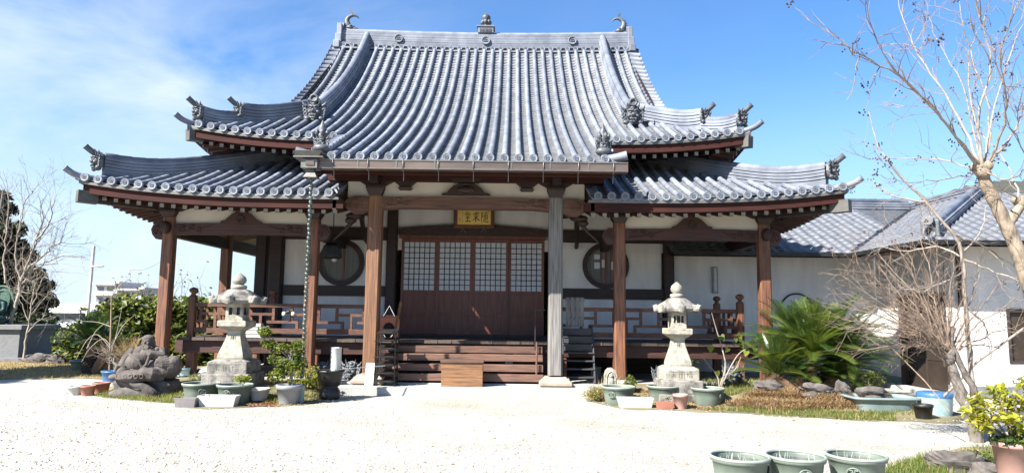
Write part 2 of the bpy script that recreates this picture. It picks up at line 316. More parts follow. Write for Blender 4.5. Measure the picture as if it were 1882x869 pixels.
# the gravel yard, its far left edge ragged against the dry lawn
mb = MB()
def smooth(a): a = max(0.0, min(1.0, a)); return a*a*(3-2*a)
FL = sorted(gr(a, b)[:2] for a, b in ((120, 722), (150, 724), (230, 734), (330, 742), (345, 750), (420, 751), (560, 744), (604, 738)))
FRT = sorted(gr(a, b)[:2] for a, b in ((1078, 738), (1150, 752), (1300, 757), (1420, 764), (1560, 772), (1760, 778), (1800, 768)))
def front(x):
    for F in (FL, FRT):
        if F[0][0] <= x <= F[-1][0]: return float(np.interp(x, [q[0] for q in F], [q[1] for q in F]))
    return None
def bedz(x, y):
    "height of the planted mounds either side of the porch"
    f = front(x)
    if f is None or y < f: return 0.0
    lo_, hi_ = (FL[0][0], FL[-1][0]) if x < 0 else (FRT[0][0], FRT[-1][0])
    e = smooth((x-lo_)/.9)*(smooth((hi_-x)/.4) if x < 0 else smooth((8.4-x)/1.6))
    return .012+.23*e*smooth((y-f-.45)/1.1)
def grb(px, py):
    z = 0.0
    for _ in range(14): x, y, _z = gr(px, py, z); z = .5*z+.5*bedz(x, y)
    return (x, y, z)
edge = [(-16, 2)] + [gr(x, y, .004)[:2] for x, y in ((-160, 705), (-60, 700), (20, 697), (60, 695), (100, 697), (128, 694), (170, 696), (215, 700))] + [(-7.2, 14.6), (-2, 16.5), (8, 16.5), (14, 16.5), (14, 2), (6, -4), (-10, -4)]
mb.add([(x, y, 0.004) for x, y in edge], [tuple(range(len(edge)))[::-1]])
obj('gravel_yard', mb, M['gravel'], kind='structure')
# loose stones lying on it
def pebbles():
    mb = MB(); N = 7000
    for i in range(N):
        y = 6.2+7.8*rng.random()**1.3; x = (rng.random()*2-1)*(0.78*y+0.6)
        if y > 13.6 and -4.3 < x < 1.9: continue
        r = 0.008+0.012*rng.random()
        c = np.array([x, y, 0.004+r*0.25]); a = rng.random()*6.28
        ca, sa = math.cos(a), math.sin(a)
        q = [(r*1.3, 0, 0), (0, r, 0), (-r*1.2, 0, 0), (0, -r*.9, 0), (0, 0, r*.7)]
        mb.add([(c[0]+p[0]*ca-p[1]*sa, c[1]+p[0]*sa+p[1]*ca, c[2]+p[2]) for p in q], [(0, 1, 4), (1, 2, 4), (2, 3, 4), (3, 0, 4)], int(rng.choice(3, p=[.80, .05, .15])))
    obj('gravel', mb, [mat('pebble_pale', (.5, .49, .45), rough=.9), mat('pebble_grey', (.34, .33, .31), rough=.9), mat('pebble_tan', (.42, .37, .29), rough=.9)], kind='stuff')
pebbles()

# ================================================================ TEMPLE HALL
X0 = -0.98
temple = thing('temple_hall', (X0, 17.2, 0), 'wooden temple hall with silver grey tiled double roof and white walls behind the gravel yard', 'temple')
SP = 0.2725
def strip(mb, pts, dy, dz, m=0, axis='y'):
    "a bar of section dy x dz swept along pts without twisting; pts give its lower outer edge"
    o = [(0, 0), (dy, 0), (dy, dz), (0, dz)]
    vs = [((p[0], p[1]+a, p[2]+b) if axis == 'y' else (p[0]+a, p[1], p[2]+b)) for p in pts for a, b in o]
    n = len(pts)
    fs = [(i*4+k, i*4+(k+1) % 4, i*4+4+(k+1) % 4, i*4+4+k) for i in range(n-1) for k in range(4)]+[(3, 2, 1, 0), (n*4-4, n*4-3, n*4-2, n*4-1)]
    if axis == 'x': fs = [f[::-1] for f in fs]
    if dy < 0: fs = [f[::-1] for f in fs]
    return mb.add(vs, fs, m)
def lin(a, b, n): return [a+(b-a)*i/n for i in range(n+1)]

class Slope:
    "front slope: s runs up from the eave; z(x, s) is the axis of the round tiles"
    def __init__(s, Y, f): s.Y = Y; s.f = f
    def p(s, x, t): return Vector((X0+x, s.Y+t, s.f(x, t)))
    def nrm(s, x, t):
        d = s.f(x, t+.02)-s.f(x, t-.02); return Vector((0, -d, .04)).normalized()
def f_up(x, s):
    b = 4.55+0.43*s+0.00258*s**3
    a = max(0, abs(x)-2.95)/3.33
    return b+0.02*(abs(x) > 2.95)+0.27*a**2.3*max(0, min(1, 1-(s-2.1)/2.4))*(1 if s > 1.9 else 0)
def f_lo(x, s):
    a = max(0, abs(x)-3.2)/4.54
    return 3.99+0.36*s+0.025*s*s+0.27*a**2.6*max(0, min(1, 1-s/2.8))
UP = Slope(12.7, f_up); LO = Slope(13.5, f_lo)

def tile_row(sl, x, s0, s1, parent, r=0.059):
    mb = MB(); n = max(1, round((s1-s0)/0.3)); K = 8; rings = []
    for i in range(n):
        a, b = s0+(s1-s0)*i/n, s0+(s1-s0)*(i+1)/n
        rings += [(a, r*1.05), ((a+b)/2, r), (b-0.005, r*0.96)]
    vs = []
    for t, rr in rings:
        c = sl.p(x, t); nn = sl.nrm(x, t)
        for k in range(K+1):
            a = R(-105+210*k/K); vs.append(c+Vector((rr*math.sin(a), 0, 0))+nn*(rr*math.cos(a)))
    W_ = K+1
    mb.add(vs, [(i*W_+k, i*W_+k+1, (i+1)*W_+k+1, (i+1)*W_+k) for i in range(len(rings)-1) for k in range(K)], 0, True)
    return obj('tile_row', mb, M['tile'], parent)
def pans(mb, sl, xa, xb, s0, s1f, step=0.15):
    "one column of overlapping pan tiles between two round rows; s1f(x) is its upper end"
    w = [0, .25, .5, .75, 1]; dep = [0.0, -.035, -.05, -.035, 0.0]
    xm = (xa+xb)/2; s1 = s1f(xm); n = max(1, int(math.ceil((s1-s0)/step)))
    for i in range(n):
        a = s0+i*step; b = min(s1, a+step+0.01)
        row = []
        for t, dz in ((a, -0.012), (a, -0.048), (b, -0.05)):
            row.append([sl.p(xa+(xb-xa)*u, t)+Vector((0, 0, d+dz-(.0 if dz > -.04 else 0))) for u, d in zip(w, dep)])
        vs = row[1]+row[0]+row[2]
        jit = 0.004*(rng.random()-.5)
        vs = [v+Vector((0, 0, jit)) for v in vs]
        mb.add(vs, [(k, k+1, 6+k, 5+k) for k in range(4)]+[(5+k, 6+k, 11+k, 10+k) for k in range(4)], 0, False)
def eave_disc_mesh():
    mb = MB()
    prof = [(0.086, 0.0), (0.086, 0.046), (0.078, 0.050), (0.068, 0.044), (0.0, 0.044)]
    vs = []; n = 18
    for r, z in prof:
        for k in range(n): a = 2*math.pi*k/n; vs.append((r*math.cos(a), -z, r*math.sin(a)))
    mb.add(vs, [(i*n+k, (i+1)*n+k, (i+1)*n+(k+1) % n, i*n+(k+1) % n)[::-1] for i in range(4) for k in range(n)], 0, True)
    for k in range(3): mb.cbox((-.03+.03*k, -.045, -.006), (.012, .014, .055-.012*(k != 1)), 1)
    mb.cbox((0, -.045, .022), (.07, .014, .012), 1); mb.cbox((0, -.045, -.034), (.05, .014, .01), 1)
    return mb.mesh('eave_disc', [M['tile'], M['oni']])
DISC = eave_disc_mesh()
def disc(x, y, z, parent, rz=0.0, sc=1.0): link('eave_disc', DISC, parent, (x, y, z), (0, 0, rz), (sc, sc, sc))

def rafter_mesh(L, rise, sec=0.075):
    "white-ended rafter, its end face at the origin, running to +Y"
    mb = MB(); h = sec/2
    mb.add([(-h, .012, -h), (h, .012, -h), (h, .012, h), (-h, .012, h), (-h, L, rise-h), (h, L, rise-h), (h, L, rise+h), (-h, L, rise+h)],
           [(4, 5, 1, 0), (5, 6, 2, 1), (6, 7, 3, 2), (7, 4, 0, 3), (4, 7, 6, 5)], 0)
    mb.box(-h-.003, h+.003, 0, .018, -h-.003, h+.003, 1)
    return mb.mesh('rafter', [M['woody'], M['capw']])

# ---- main roof (upper roof running down into the porch roof)
UW = 6.28
def hipx(s): return UW-(s-2.1)
def wid(s): return 2.95 if s < 2.1 else max(4.85, hipx(s))
mb = MB()
mb.add([UP.p(x, s)+Vector((0, 0, -.075)) for s in lin(0.02, 9.2, 30) for x in (-wid(s), -2.95, 2.95, wid(s))],
       [(i*4+k, i*4+k+1, i*4+5+k, i*4+4+k) for i in range(30) for k in range(3) if not (k != 1 and i < 7)], 0, True)
roof = obj('main_roof', mb, M['oni'], temple)
pm = MB()
def top_s(x):
    x = abs(x); return 9.15 if x < 4.85 else 2.1+UW-x
for i in range(-23, 24):
    x = i*SP; a = abs(x)
    s0 = 0.0 if abs(i) <= 10 else 2.1
    s1 = top_s(x)-(0 if a < 4.85 else .05)
    if a > UW-.03: continue
    if s1-s0 > 0.12: tile_row(UP, x, s0, s1, roof)
    p = UP.p(x, s0); disc(p.x, p.y, p.z-.005, roof)
for i in range(-23, 23):
    xa, xb = i*SP, (i+1)*SP
    s0 = 0.0 if max(abs(i), abs(i+1)) <= 10 else 2.1
    pans(pm, UP, xa, xb, s0, top_s)
# outer half columns beside the last rows
for sg in (-1, 1):
    pans(pm, UP, *(sorted((sg*10*SP, sg*(10*SP+.14)))), 0.0, lambda x: 2.1)
obj('pan_tiles', pm, M['pan'], roof, kind='stuff')
# verge tiles: of the gable (s 3.4..9.1) and of the porch sides (s 0..2.2)
def verge(sl, x, s0, s1, sg, parent, L=0.30, step=.24, dz=0.0):
    "short round tiles laid outward along an open roof edge"
    for i in range(int((s1-s0)/step)):
        s = s0+step*(i+.5); p = sl.p(x, s)+Vector((0, 0, dz)); nn = sl.nrm(x, s)
        mb = MB(); mb.tube([p-Vector((sg*.08, 0, 0)), p+Vector((sg*L*.9, 0, -.02)), p+Vector((sg*L*.9, 0, -.02)), p+Vector((sg*L, 0, -.022))], [.075, .075, .085, .085], 12)
        mb.beam(p+Vector((-sg*.05, 0, -.09)), p+Vector((sg*L*.8, 0, -.12)), step*.98, .09)
        obj('verge_tile', mb, M['tile'], parent)
for sg in (-1, 1):
    verge(UP, sg*4.78, 3.6, 9.2, sg, roof); verge(UP, sg*2.78, 0.15, 2.3, sg, roof, .2)
# side slopes and gable walls
for sg in (-1, 1):
    mb = MB(); n = 8
    vs = []
    for t in lin(0, 1.9, n):
        x = UW-t; z = f_up(3.0, 2.1+t)-.06
        up = 0.27*max(0, 1-t/2.4)
        for y, e in ((14.8+t, up), (16.4+t*.4, up*.25), (18, 0), (26, 0), (29-t, up)): vs.append((X0+sg*x, y, z+e))
    mb.add(vs, [(i*5+k, i*5+k+1, i*5+6+k, i*5+5+k)[::sg] for i in range(n) for k in range(4)], 0, True)
    obj('side_slope', mb, M['pan'], roof)
    mb = MB()
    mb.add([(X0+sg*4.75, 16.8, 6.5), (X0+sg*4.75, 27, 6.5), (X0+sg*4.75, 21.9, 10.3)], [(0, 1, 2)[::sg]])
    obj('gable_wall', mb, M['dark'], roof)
# rear slope closes the roof
mb = MB(); mb.add([Vector((X0+x, 21.9+(9.2-s), f_up(0, s)-.05)) for s in lin(2.1, 9.2, 12) for x in (-4.9, 4.9)], [(i*2, i*2+1, i*2+3, i*2+2)[::-1] for i in range(12)], 0, True)
obj('rear_slope', mb, M['pan'], roof)

# ---- ridges
def ridge_up(x): return 0.10*(x/4.86)**2
ridge = MB()
strip(ridge, [(X0+x, 21.75, 10.2+ridge_up(x)) for x in lin(-4.7, 4.7, 16)], .3, .60)
ridge = obj('main_ridge', ridge, M['tile'], temple)
for k in range(6):
    mb = MB(); z = 10.33+.08*k; d = .055 if k % 2 == 0 else .05
    strip(mb, [(X0+x, 21.75-d, z+ridge_up(x)) for x in lin(-4.72, 4.72, 16)], .3+2*d, .074)
    obj('ridge_course', mb, M['tile'], ridge)
mb = MB(); mb.tube([(X0+x, 21.9, 10.82+ridge_up(x)) for x in lin(-4.76, 4.76, 20)], .12, 12); obj('ridge_cap', mb, M['tile'], ridge)
for i in range(-17, 18):
    if abs(i*SP) < 4.7: disc(X0+i*SP, 21.62, 10.27+ridge_up(i*SP), ridge, 0, .95)
mb = MB(); strip(mb, [(X0+x, 21.55, 10.14+ridge_up(x)) for x in lin(-4.9, 4.9, 16)], .2, .05); obj('ridge_base_course', mb, M['tile'], ridge)
def crest_mesh():
    mb = MB(); mb.torus((0, -.03, 0), .125, .018, 24, 6, 0, 'y'); mb.prism([(.12*math.cos(a), .12*math.sin(a)) for a in lin(0, 2*math.pi*15/16, 15)], -.02, 0, 0)
    mb.torus((0, -.03, -.01), .06, .014, 14, 5, 1, 'y', (R(20), R(160))); mb.cbox((0, -.03, .02), (.016, .02, .1), 1); mb.cbox((-.045, -.03, -.03), (.07, .02, .014), 1); mb.cbox((.045, -.03, -.03), (.07, .02, .014), 1)
    return mb.mesh('ridge_crest', [M['tile'], M['oni']])
CREST = crest_mesh()
for px in (733, 893, 1052):
    x = at(px, 74, 21.68)[0]-X0; link('ridge_crest', CREST, ridge, (X0+x, 21.68, 10.58+ridge_up(x)))
for sg in (-1, 1):
    x = sg*4.80
    mb = MB(); mb.cbox((X0+x, 21.9, 10.70), (.16, .62, .80)); mb.cbox((X0+x+sg*.06, 21.9, 10.36), (.2, .8, .25)); mb.cbox((X0+x+sg*.03, 21.66, 10.5), (.2, .16, .5)); mb.tube([(X0+x-.1, 21.9, 11.08), (X0+x+.1, 21.9, 11.08)], .14, 12)
    obj('ridge_end_plate', mb, M['tile'], ridge, .02)
    # fish-shaped ridge ornament, tail curling up and inward
    mb = MB(); cx = X0+sg*4.48; cz = 11.03
    body = [(0.06, .03), (0.10, .10), (0.15, .19), (0.16, .28), (0.12, .37), (0.05, .43), (-.04, .465), (-.13, .455), (-.2, .41), (-.25, .345)]
    mb.tube([(cx+sg*a, 21.9, cz+b) for a, b in body], [.085, .105, .10, .085, .072, .06, .05, .04, .028, .008], 10)
    mb.prism([(cx+sg*a, cz+b) for a, b in ((.02, .44), (.04, .56), (.06, .70), (-.02, .60), (-.08, .46))][::-sg], 21.87, 21.93)
    for q in (.12, .2, .28, .36):
        mb.prism([(cx+sg*(.19-.05*(q > .3)), cz+q-.03), (cx+sg*(.30-.05*(q > .3)), cz+q+.04), (cx+sg*(.2-.05*(q > .3)), cz+q+.03)][::-sg], 21.885, 21.915)
    mb.ell((cx+sg*.02, 21.9, cz+.02), (.17, .13, .09)); mb.ell((cx-sg*.12, 21.9, cz-.02), (.14, .10, .05)); mb.ell((cx+sg*.0, 21.78, cz+.07), (.035, .03, .035))
    obj('fish_ornament', mb, M['oni'], ridge)
# jewel finial at the middle
cx, _, cz = at(893, 62, 21.9); cz = 10.88
mb = MB(); mb.cbox((cx, 21.9, cz+.09), (.52, .4, .2)); mb.cbox((cx, 21.9, cz+.21), (.6, .46, .05))
for k in range(9): mb.cbox((cx-.18+.045*k, 21.69, cz+.08), (.02, .03, .12), 1)
fin = obj('finial', mb, [M['tile'], M['oni']], ridge, .01)
mb = MB(); mb.lathe([(.12, .23), (.13, .27), (.07, .29), (.13, .33), (.16, .42), (.15, .45), (.10, .46), (.13, .5), (.155, .56), (.14, .63), (.09, .68), (.03, .71), (.012, .76), (0, .77)], (cx, 21.9, cz), 16)
for k in range(8):
    a = k*math.pi/4; mb.ell((cx+.14*math.cos(a), 21.9+.14*math.sin(a), cz+.41), (.05, .05, .075), 0, 8, 6)
obj('jewel', mb, M['oni'], ridge)

def oni_mesh():
    "grotesque roof-end mask facing -Y, about 0.5 m tall"
    mb = MB()
    mb.prism([(-.2, -.1), (-.24, .05), (-.2, .2), (-.12, .3), (0, .33), (.12, .3), (.2, .2), (.24, .05), (.2, -.1), (.1, -.16), (-.1, -.16)], -.02, .07)
    mb.ell((0, -.03, .08), (.15, .10, .17)); mb.ell((0, -.13, .06), (.045, .06, .05)); mb.ell((-.03, -.14, .045), (.03, .03, .025)); mb.ell((.03, -.14, .045), (.03, .03, .025))
    for s in (-1, 1):
        mb.ell((s*.065, -.1, .115), (.036, .036, .032)); mb.tube([(s*.02, -.13, .15), (s*.07, -.13, .175), (s*.13, -.09, .16)], [.026, .03, .018], 8)
        mb.ell((s*.10, -.08, .03), (.05, .05, .045)); mb.tube([(s*.09, -.05, .2), (s*.14, -.08, .28), (s*.15, -.13, .36)], [.035, .026, .006], 8)
        mb.tube([(s*.055, -.12, -.02), (s*.06, -.14, -.05), (s*.055, -.14, -.085)], [.016, .014, .003], 6)
        for k in range(4):
            a = R(-30+45*k); mb.torus((s*(.2+.015*k), -.02, -.08+.085*k), .038, .02, 10, 6, 0, 'y')
        mb.ell((s*.17, -.03, -.12), (.08, .06, .06)); mb.tube([(s*.2, -.03, .2), (s*.27, -.05, .24), (s*.3, -.06, .32)], [.04, .03, .006], 7)
    mb.tube([(-.09, -.10, -.03), (0, -.125, -.045), (.09, -.10, -.03)], [.02, .026, .02], 8); mb.tube([(-.08, -.08, -.1), (0, -.11, -.115), (.08, -.08, -.1)], [.022, .03, .022], 8)
    for k in range(5): mb.cbox((-.05+.025*k, -.125, -.065), (.018, .02, .026))
    mb.ell((0, -.06, .24), (.07, .06, .06)); mb.ell((0, -.09, .2), (.03, .03, .03))
    return mb.mesh('mask_tile', M['oni'])
ONI = oni_mesh()
def stack_ridge(pts, h, parent, w=0.2, name='descending_ridge', courses=5):
    "ridge of stacked flat courses along pts (base line): one swept section with recessed joints"
    pts = [Vector(p) for p in pts]
    half = [(w*.4, -.14)]
    for k in range(courses):
        z0 = h*k/courses; z1 = h*(k+.74)/courses; o = w/2+(.012 if k % 2 else 0)
        half += [(w*.4, z0), (o, z0), (o, z1), (w*.4, z1)]
    sec = half+[(-a, z) for a, z in half[::-1]]
    m = len(sec); vs = []
    for i, p in enumerate(pts):
        d = pts[min(i+1, len(pts)-1)]-pts[max(i-1, 0)]; d.z = 0; d.normalize(); sd = Vector((d.y, -d.x, 0))
        vs += [p+sd*a+Vector((0, 0, z)) for a, z in sec]
    mb = MB(); n = len(pts)
    mb.add(vs, [(i*m+k, i*m+(k+1) % m, i*m+m+(k+1) % m, i*m+m+k) for i in range(n-1) for k in range(m)]+[tuple(range(m))[::-1], tuple(range((n-1)*m, n*m))])
    return obj(name, mb, M['tile'], parent), pts
def cap_tube(pts, h, parent, r=.085):
    mb = MB(); v = []; rs = []
    for i in range(len(pts)-1):
        n = max(1, round((pts[i+1]-pts[i]).length/.32))
        for k in range(n):
            for u, q in ((k/n, 1.06), ((k+.97)/n, .95)): v.append(pts[i].lerp(pts[i+1], u)+Vector((0, 0, h))); rs.append(r*q)
    mb.tube(v, rs, 10); return obj('ridge_tile', mb, M['tile'], parent)
def arc(pts, n=4):
    P = [Vector(p) for p in pts]; out = []
    for i in range(len(P)-1):
        p0, p1, p2, p3 = P[max(i-1, 0)], P[i], P[i+1], P[min(i+2, len(P)-1)]
        for k in range(n): t = k/n; out.append(.5*((2*p1)+(p2-p0)*t+(2*p0-5*p1+4*p2-p3)*t*t+(3*p1-p0-3*p2+p3)*t**3))
    return out+[P[-1]]
def ridge_end(p, d, parent, sc=1.0, cyl=True):
    "mask ornament at p looking along d, a round tile thrust out above it"
    d = Vector(d); rz = math.atan2(d.x, -d.y)
    link('mask_tile', ONI, parent, p, (0, 0, rz), (sc, sc, sc))
    if cyl:
        d.z = 0; d.normalize(); q = Vector(p)+Vector((0, 0, .30*sc))
        mb = MB(); q = Vector(p)+Vector((0, 0, .22*sc)); mb.tube(arc([q-d*.42-Vector((0, 0, .03)), q-d*.12-Vector((0, 0, .01)), q+d*.08+Vector((0, 0, .05)), q+d*.24+Vector((0, 0, .16))]), [.058]*12+[.066]*1, 12)
        obj('bird_perch_tile', mb, M['oni'], parent)
for sg in (-1, 1):
    # descending ridge
    pts = [UP.p(sg*3.9, s)+Vector((0, 0, .03)) for s in lin(9.05, 3.75, 14)]
    rg, pp = stack_ridge(pts, .34, roof, .22); cap_tube(pp, .37, roof, .095)
    p = UP.p(sg*3.9, 3.62); ridge_end((p.x, p.y-.02, p.z+.17), (0, -1, 0), roof, 1.0, False)
    mb = MB(); mb.tube([(p.x, p.y+.1, p.z+.5), (p.x, p.y-.12, p.z+.54)], [.1, .11], 14); mb.torus((p.x, p.y-.125, p.z+.54), .085, .03, 16, 6, 0, 'y'); obj('bird_perch_tile', mb, M['oni'], roof)
    # hip ridge in two tiers
    hp = lambda s, dz=0: UP.p(sg*(hipx(s)), s)+Vector((0, 0, dz))
    rg, pp = stack_ridge([hp(s, .02+.09*max(0, (3.45-s)/.5)**2) for s in lin(4.5, 2.95, 12)], .30, roof, .2, 'hip_ridge', 4); cap_tube(pp, .32, roof, .08)
    d = Vector((sg, -1, 0)).normalized(); p = hp(2.9); ridge_end((p.x, p.y, p.z+.24), d, roof, .72)
    rg, pp = stack_ridge([hp(s, .10*max(0, (2.75-s)/.45)**2) for s in lin(2.95, 2.32, 7)], .2, roof, .2, 'hip_ridge', 3); cap_tube(pp, .22, roof, .08)
    p = hp(2.26); ridge_end((p.x, p.y, p.z+.2), d, roof, .75)
    # corner tile turned up past the eave
    p = hp(2.1); mb = MB(); mb.tube(arc([p-d*.4-Vector((0, 0, .01)), p-d*.1, p+d*.1+Vector((0, 0, .04)), p+d*.25+Vector((0, 0, .13))]), [.062]*12+[.07], 12); obj('corner_tile', mb, M['tile'], roof)
    # porch corner masks and their corner tiles
    p = UP.p(sg*10*SP, .22); ridge_end((p.x, p.y, p.z+.16), (sg*.3, -1, 0), roof, .6, False)
    mb = MB(); mb.ell((p.x, p.y-.02, p.z+.1), (.16, .12, .09)); mb.lathe([(.09, 0), (.11, .06), (.07, .12), (.09, .18), (.05, .26), (.02, .34), (0, .38)], (p.x, p.y+.02, p.z+.30), 10)
    for k in range(5): mb.ell((p.x+.1*math.cos(k*1.26), p.y+.1*math.sin(k*1.26), p.z+.40), (.04, .04, .07), 0, 8, 6)
    obj('lotus_ornament', mb, M['oni'], roof)
    p = UP.p(sg*10*SP, 0.03); mb = MB(); mb.tube([(p.x+sg*.02, p.y+.1, p.z), (p.x+sg*.22, p.y, p.z+.02), (p.x+sg*.42, p.y-.05, p.z+.06)], [.085, .085, .092], 12); mb.prism([(p.x+sg*a, p.z+b) for a, b in ((0, .02), (.3, .0), (.26, -.09), (0, -.1))][::-sg], p.y-.04, p.y+.15); obj('corner_tile', mb, M['tile'], roof)

# ---- eaves of the upper roof
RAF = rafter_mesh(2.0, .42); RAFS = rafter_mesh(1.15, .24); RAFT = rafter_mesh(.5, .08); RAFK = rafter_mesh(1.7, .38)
for sg in (-1, 1):
    xs = lin(2.95, 6.26, 12); e = lambda x: f_up(x, 2.1)
    mb = MB(); strip(mb, [(X0+sg*x, 14.79, e(x)-.13) for x in xs][::sg], .3, .05); obj('eave_board', mb, M['copperlite'], roof)
    mb = MB(); strip(mb, [(X0+sg*x, 14.84, e(x)-.30) for x in lin(2.6, 6.20, 12)][::sg], .12, .168); obj('eave_fascia', mb, M['fascia'], roof)
    # side eave
    yt = lambda y: 5.45+.27*max(0, 1-(y-14.8)/3.4)**2.3
    mb = MB(); strip(mb, [(X0+sg*6.26, y, yt(y)-.13) for y in lin(14.8, 26, 14)], -sg*.3, .05, 0, 'x'); obj('eave_board', mb, M['copperlite'], roof)
    mb = MB(); strip(mb, [(X0+sg*6.20, y, yt(y)-.30) for y in lin(14.85, 26, 14)], -sg*.12, .168, 0, 'x'); obj('eave_fascia', mb, M['fascia'], roof)
    for k in range(15):
        x = 2.98+.235*k
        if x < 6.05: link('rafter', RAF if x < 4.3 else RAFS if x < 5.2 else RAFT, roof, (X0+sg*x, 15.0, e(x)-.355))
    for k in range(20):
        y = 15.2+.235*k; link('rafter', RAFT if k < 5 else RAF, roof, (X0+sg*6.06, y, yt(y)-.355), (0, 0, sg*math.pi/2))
    mb = MB()
    mb.beam((X0+sg*4.4, 17.0, 5.75), (X0+sg*6.20, 14.9, 5.5), .2, .24); mb.beam((X0+sg*6.04, 15.06, 5.51), (X0+sg*6.26, 14.83, 5.49), .22, .26, 1)
    obj('hip_rafter', mb, [M['dark'], M['capg']], roof)
# soffit boards over the rafters and the wall head below
for sg in (-1, 1):
    mb = MB()
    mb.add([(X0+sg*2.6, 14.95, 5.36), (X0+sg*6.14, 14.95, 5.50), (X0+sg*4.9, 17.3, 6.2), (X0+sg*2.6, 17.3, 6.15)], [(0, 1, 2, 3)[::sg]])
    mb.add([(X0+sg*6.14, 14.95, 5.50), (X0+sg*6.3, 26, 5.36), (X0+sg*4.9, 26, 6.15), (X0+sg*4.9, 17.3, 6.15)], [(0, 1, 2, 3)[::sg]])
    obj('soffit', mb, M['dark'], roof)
mb = MB(); mb.box(X0-4.9, X0+4.9, 17.22, 17.4, 3.2, 6.2); mb.box(X0+4.7, X0+4.9, 17.4, 25.5, 0.3, 6.2); mb.box(X0-4.9, X0-4.7, 17.4, 25.5, 0.3, 6.2); mb.box(X0-4.7, X0+4.7, 25.3, 25.5, .3, 6.2)
obj('upper_wall', mb, M['plasterb'], temple)
mb = MB(); mb.beam((X0-5.6, 16.4, 5.55), (X0+5.6, 16.4, 5.55), .2, .22); 
for x in (-4.9, -3.3, -1.9, 1.9, 3.3, 4.9):
    mb.prism([(X0+x-.5, 5.44), (X0+x-.45, 5.3), (X0+x-.25, 5.22), (X0+x-.2, 5.05), (X0+x+.2, 5.05), (X0+x+.25, 5.22), (X0+x+.45, 5.3), (X0+x+.5, 5.44)], 16.75, 16.95); mb.box(X0+x-.1, X0+x+.1, 16.4, 17.3, 5.1, 5.44)
obj('eave_bracket', mb, M['dark'], temple, kind='stuff')

# ---- porch eave: rafters, purlin, copper gutter
for i in range(-12, 13):
    link('rafter', RAFK, roof, (X0+i*.235, 13.0, 4.31))
mb = MB(); mb.box(X0-2.95, X0+2.95, 12.72, 12.95, 4.36, 4.44); obj('eave_board', mb, M['copperlite'], roof)
mb = MB(); mb.box(X0-2.9, X0+2.9, 12.82, 12.92, 4.24, 4.358); obj('eave_fascia', mb, M['fascia'], roof)
mb = MB(); mb.add([(X0-2.9, 12.93, 4.36), (X0+2.9, 12.93, 4.36), (X0+2.9, 17.2, 5.9), (X0-2.9, 17.2, 5.9)], [(0, 1, 2, 3)]); obj('soffit', mb, M['dark'], roof)
for sg in (-1, 1):
    mb = MB(); pts = [UP.p(sg*2.97, s)+Vector((0, 0, -.36)) for s in lin(0.1, 2.6, 8)]; strip(mb, pts, -sg*.08, .2, 0, 'x'); obj('bargeboard', mb, M['dark'], roof)
g0, g1 = at(588, 300, 12.55)[0], at(1152, 300, 12.55)[0]
gz = 4.36
mb = MB(); n = 7
mb.box(g0, g1, 12.52, 12.54, gz-.075, gz+.085); mb.box(g0, g1, 12.50, 12.70, gz-.09, gz-.075, 0); mb.box(g0, g1, 12.68, 12.70, gz-.075, gz+.06); mb.box(g0-.02, g0, 12.5, 12.7, gz-.1, gz+.1); mb.box(g1, g1+.015, 12.5, 12.7, gz-.1, gz+.1)
for k in range(1, 8): x = g0+(g1-g0)*k/8; mb.box(x-.012, x+.012, 12.512, 12.52, gz-.1, gz+.102, 1)
mb.box(g0, g1, 12.506, 12.52, gz+.07, gz+.093, 1)
mb.box(g0, g1, 12.504, 12.519, gz-.092, gz-.06, 1)
gut = obj('gutter', mb, [M['copper'], M['copperlite']], temple)
for k in range(9):
    x = g0+.25+(g1-g0-.5)*k/8; mb = MB(); mb.tube([(x, 12.6, gz+.1), (x, 12.505, gz+.11), (x, 12.50, gz-.11), (x, 12.62, gz-.12), (x, 12.64, gz-.28)], .009, 6); obj('gutter_hanger', mb, M['copperlite'], gut)
hx, hy, hz = at(573, 300, 12.55)
mb = MB(); mb.box(hx-.17, g0-.021, 12.44, 12.74, gz-.1, gz+.07); mb.box(hx-.3, hx+.25, 12.38, 12.78, gz+.09, gz+.115); mb.sqlathe([(.2, .115), (.26, .2)], (hx-.02, 12.58, gz)); mb.box(hx-.08, hx+.08, 12.425, 12.44, gz-.05, gz+.03, 1)
mb.sqlathe([(.06, -.1), (.07, -.16), (.13, -.27), (.125, -.27), (.05, -.15)], (hx, 12.58, gz))
obj('rain_hopper', mb, M['copperlite'] and [M['copperlite'], M['copper']], gut, .006)
chain = thing('rain_chain', (hx, 12.58, .3), 'long greenish rain chain of small metal cups hanging from the porch gutter corner', 'rain chain')
def cup_mesh():
    mb = MB(); mb.lathe([(.012, -.035), (.022, -.03), (.034, .02), (.042, .04), (.036, .04), (.028, .02), (.0, -.02)], (0, 0, 0), 8)
    mb.torus((0, 0, .058), .02, .005, 8, 4, 0, 'x'); return mb.mesh('cup', M['verdi'])
CUP = cup_mesh()
nz = 44
for k in range(nz):
    z = gz-.33-(gz-.33-.45)*k/(nz-1); link('cup', CUP, chain, (hx+.008*math.sin(k*1.7), 12.58, z), (0, 0, k*.7))

LW = 7.74
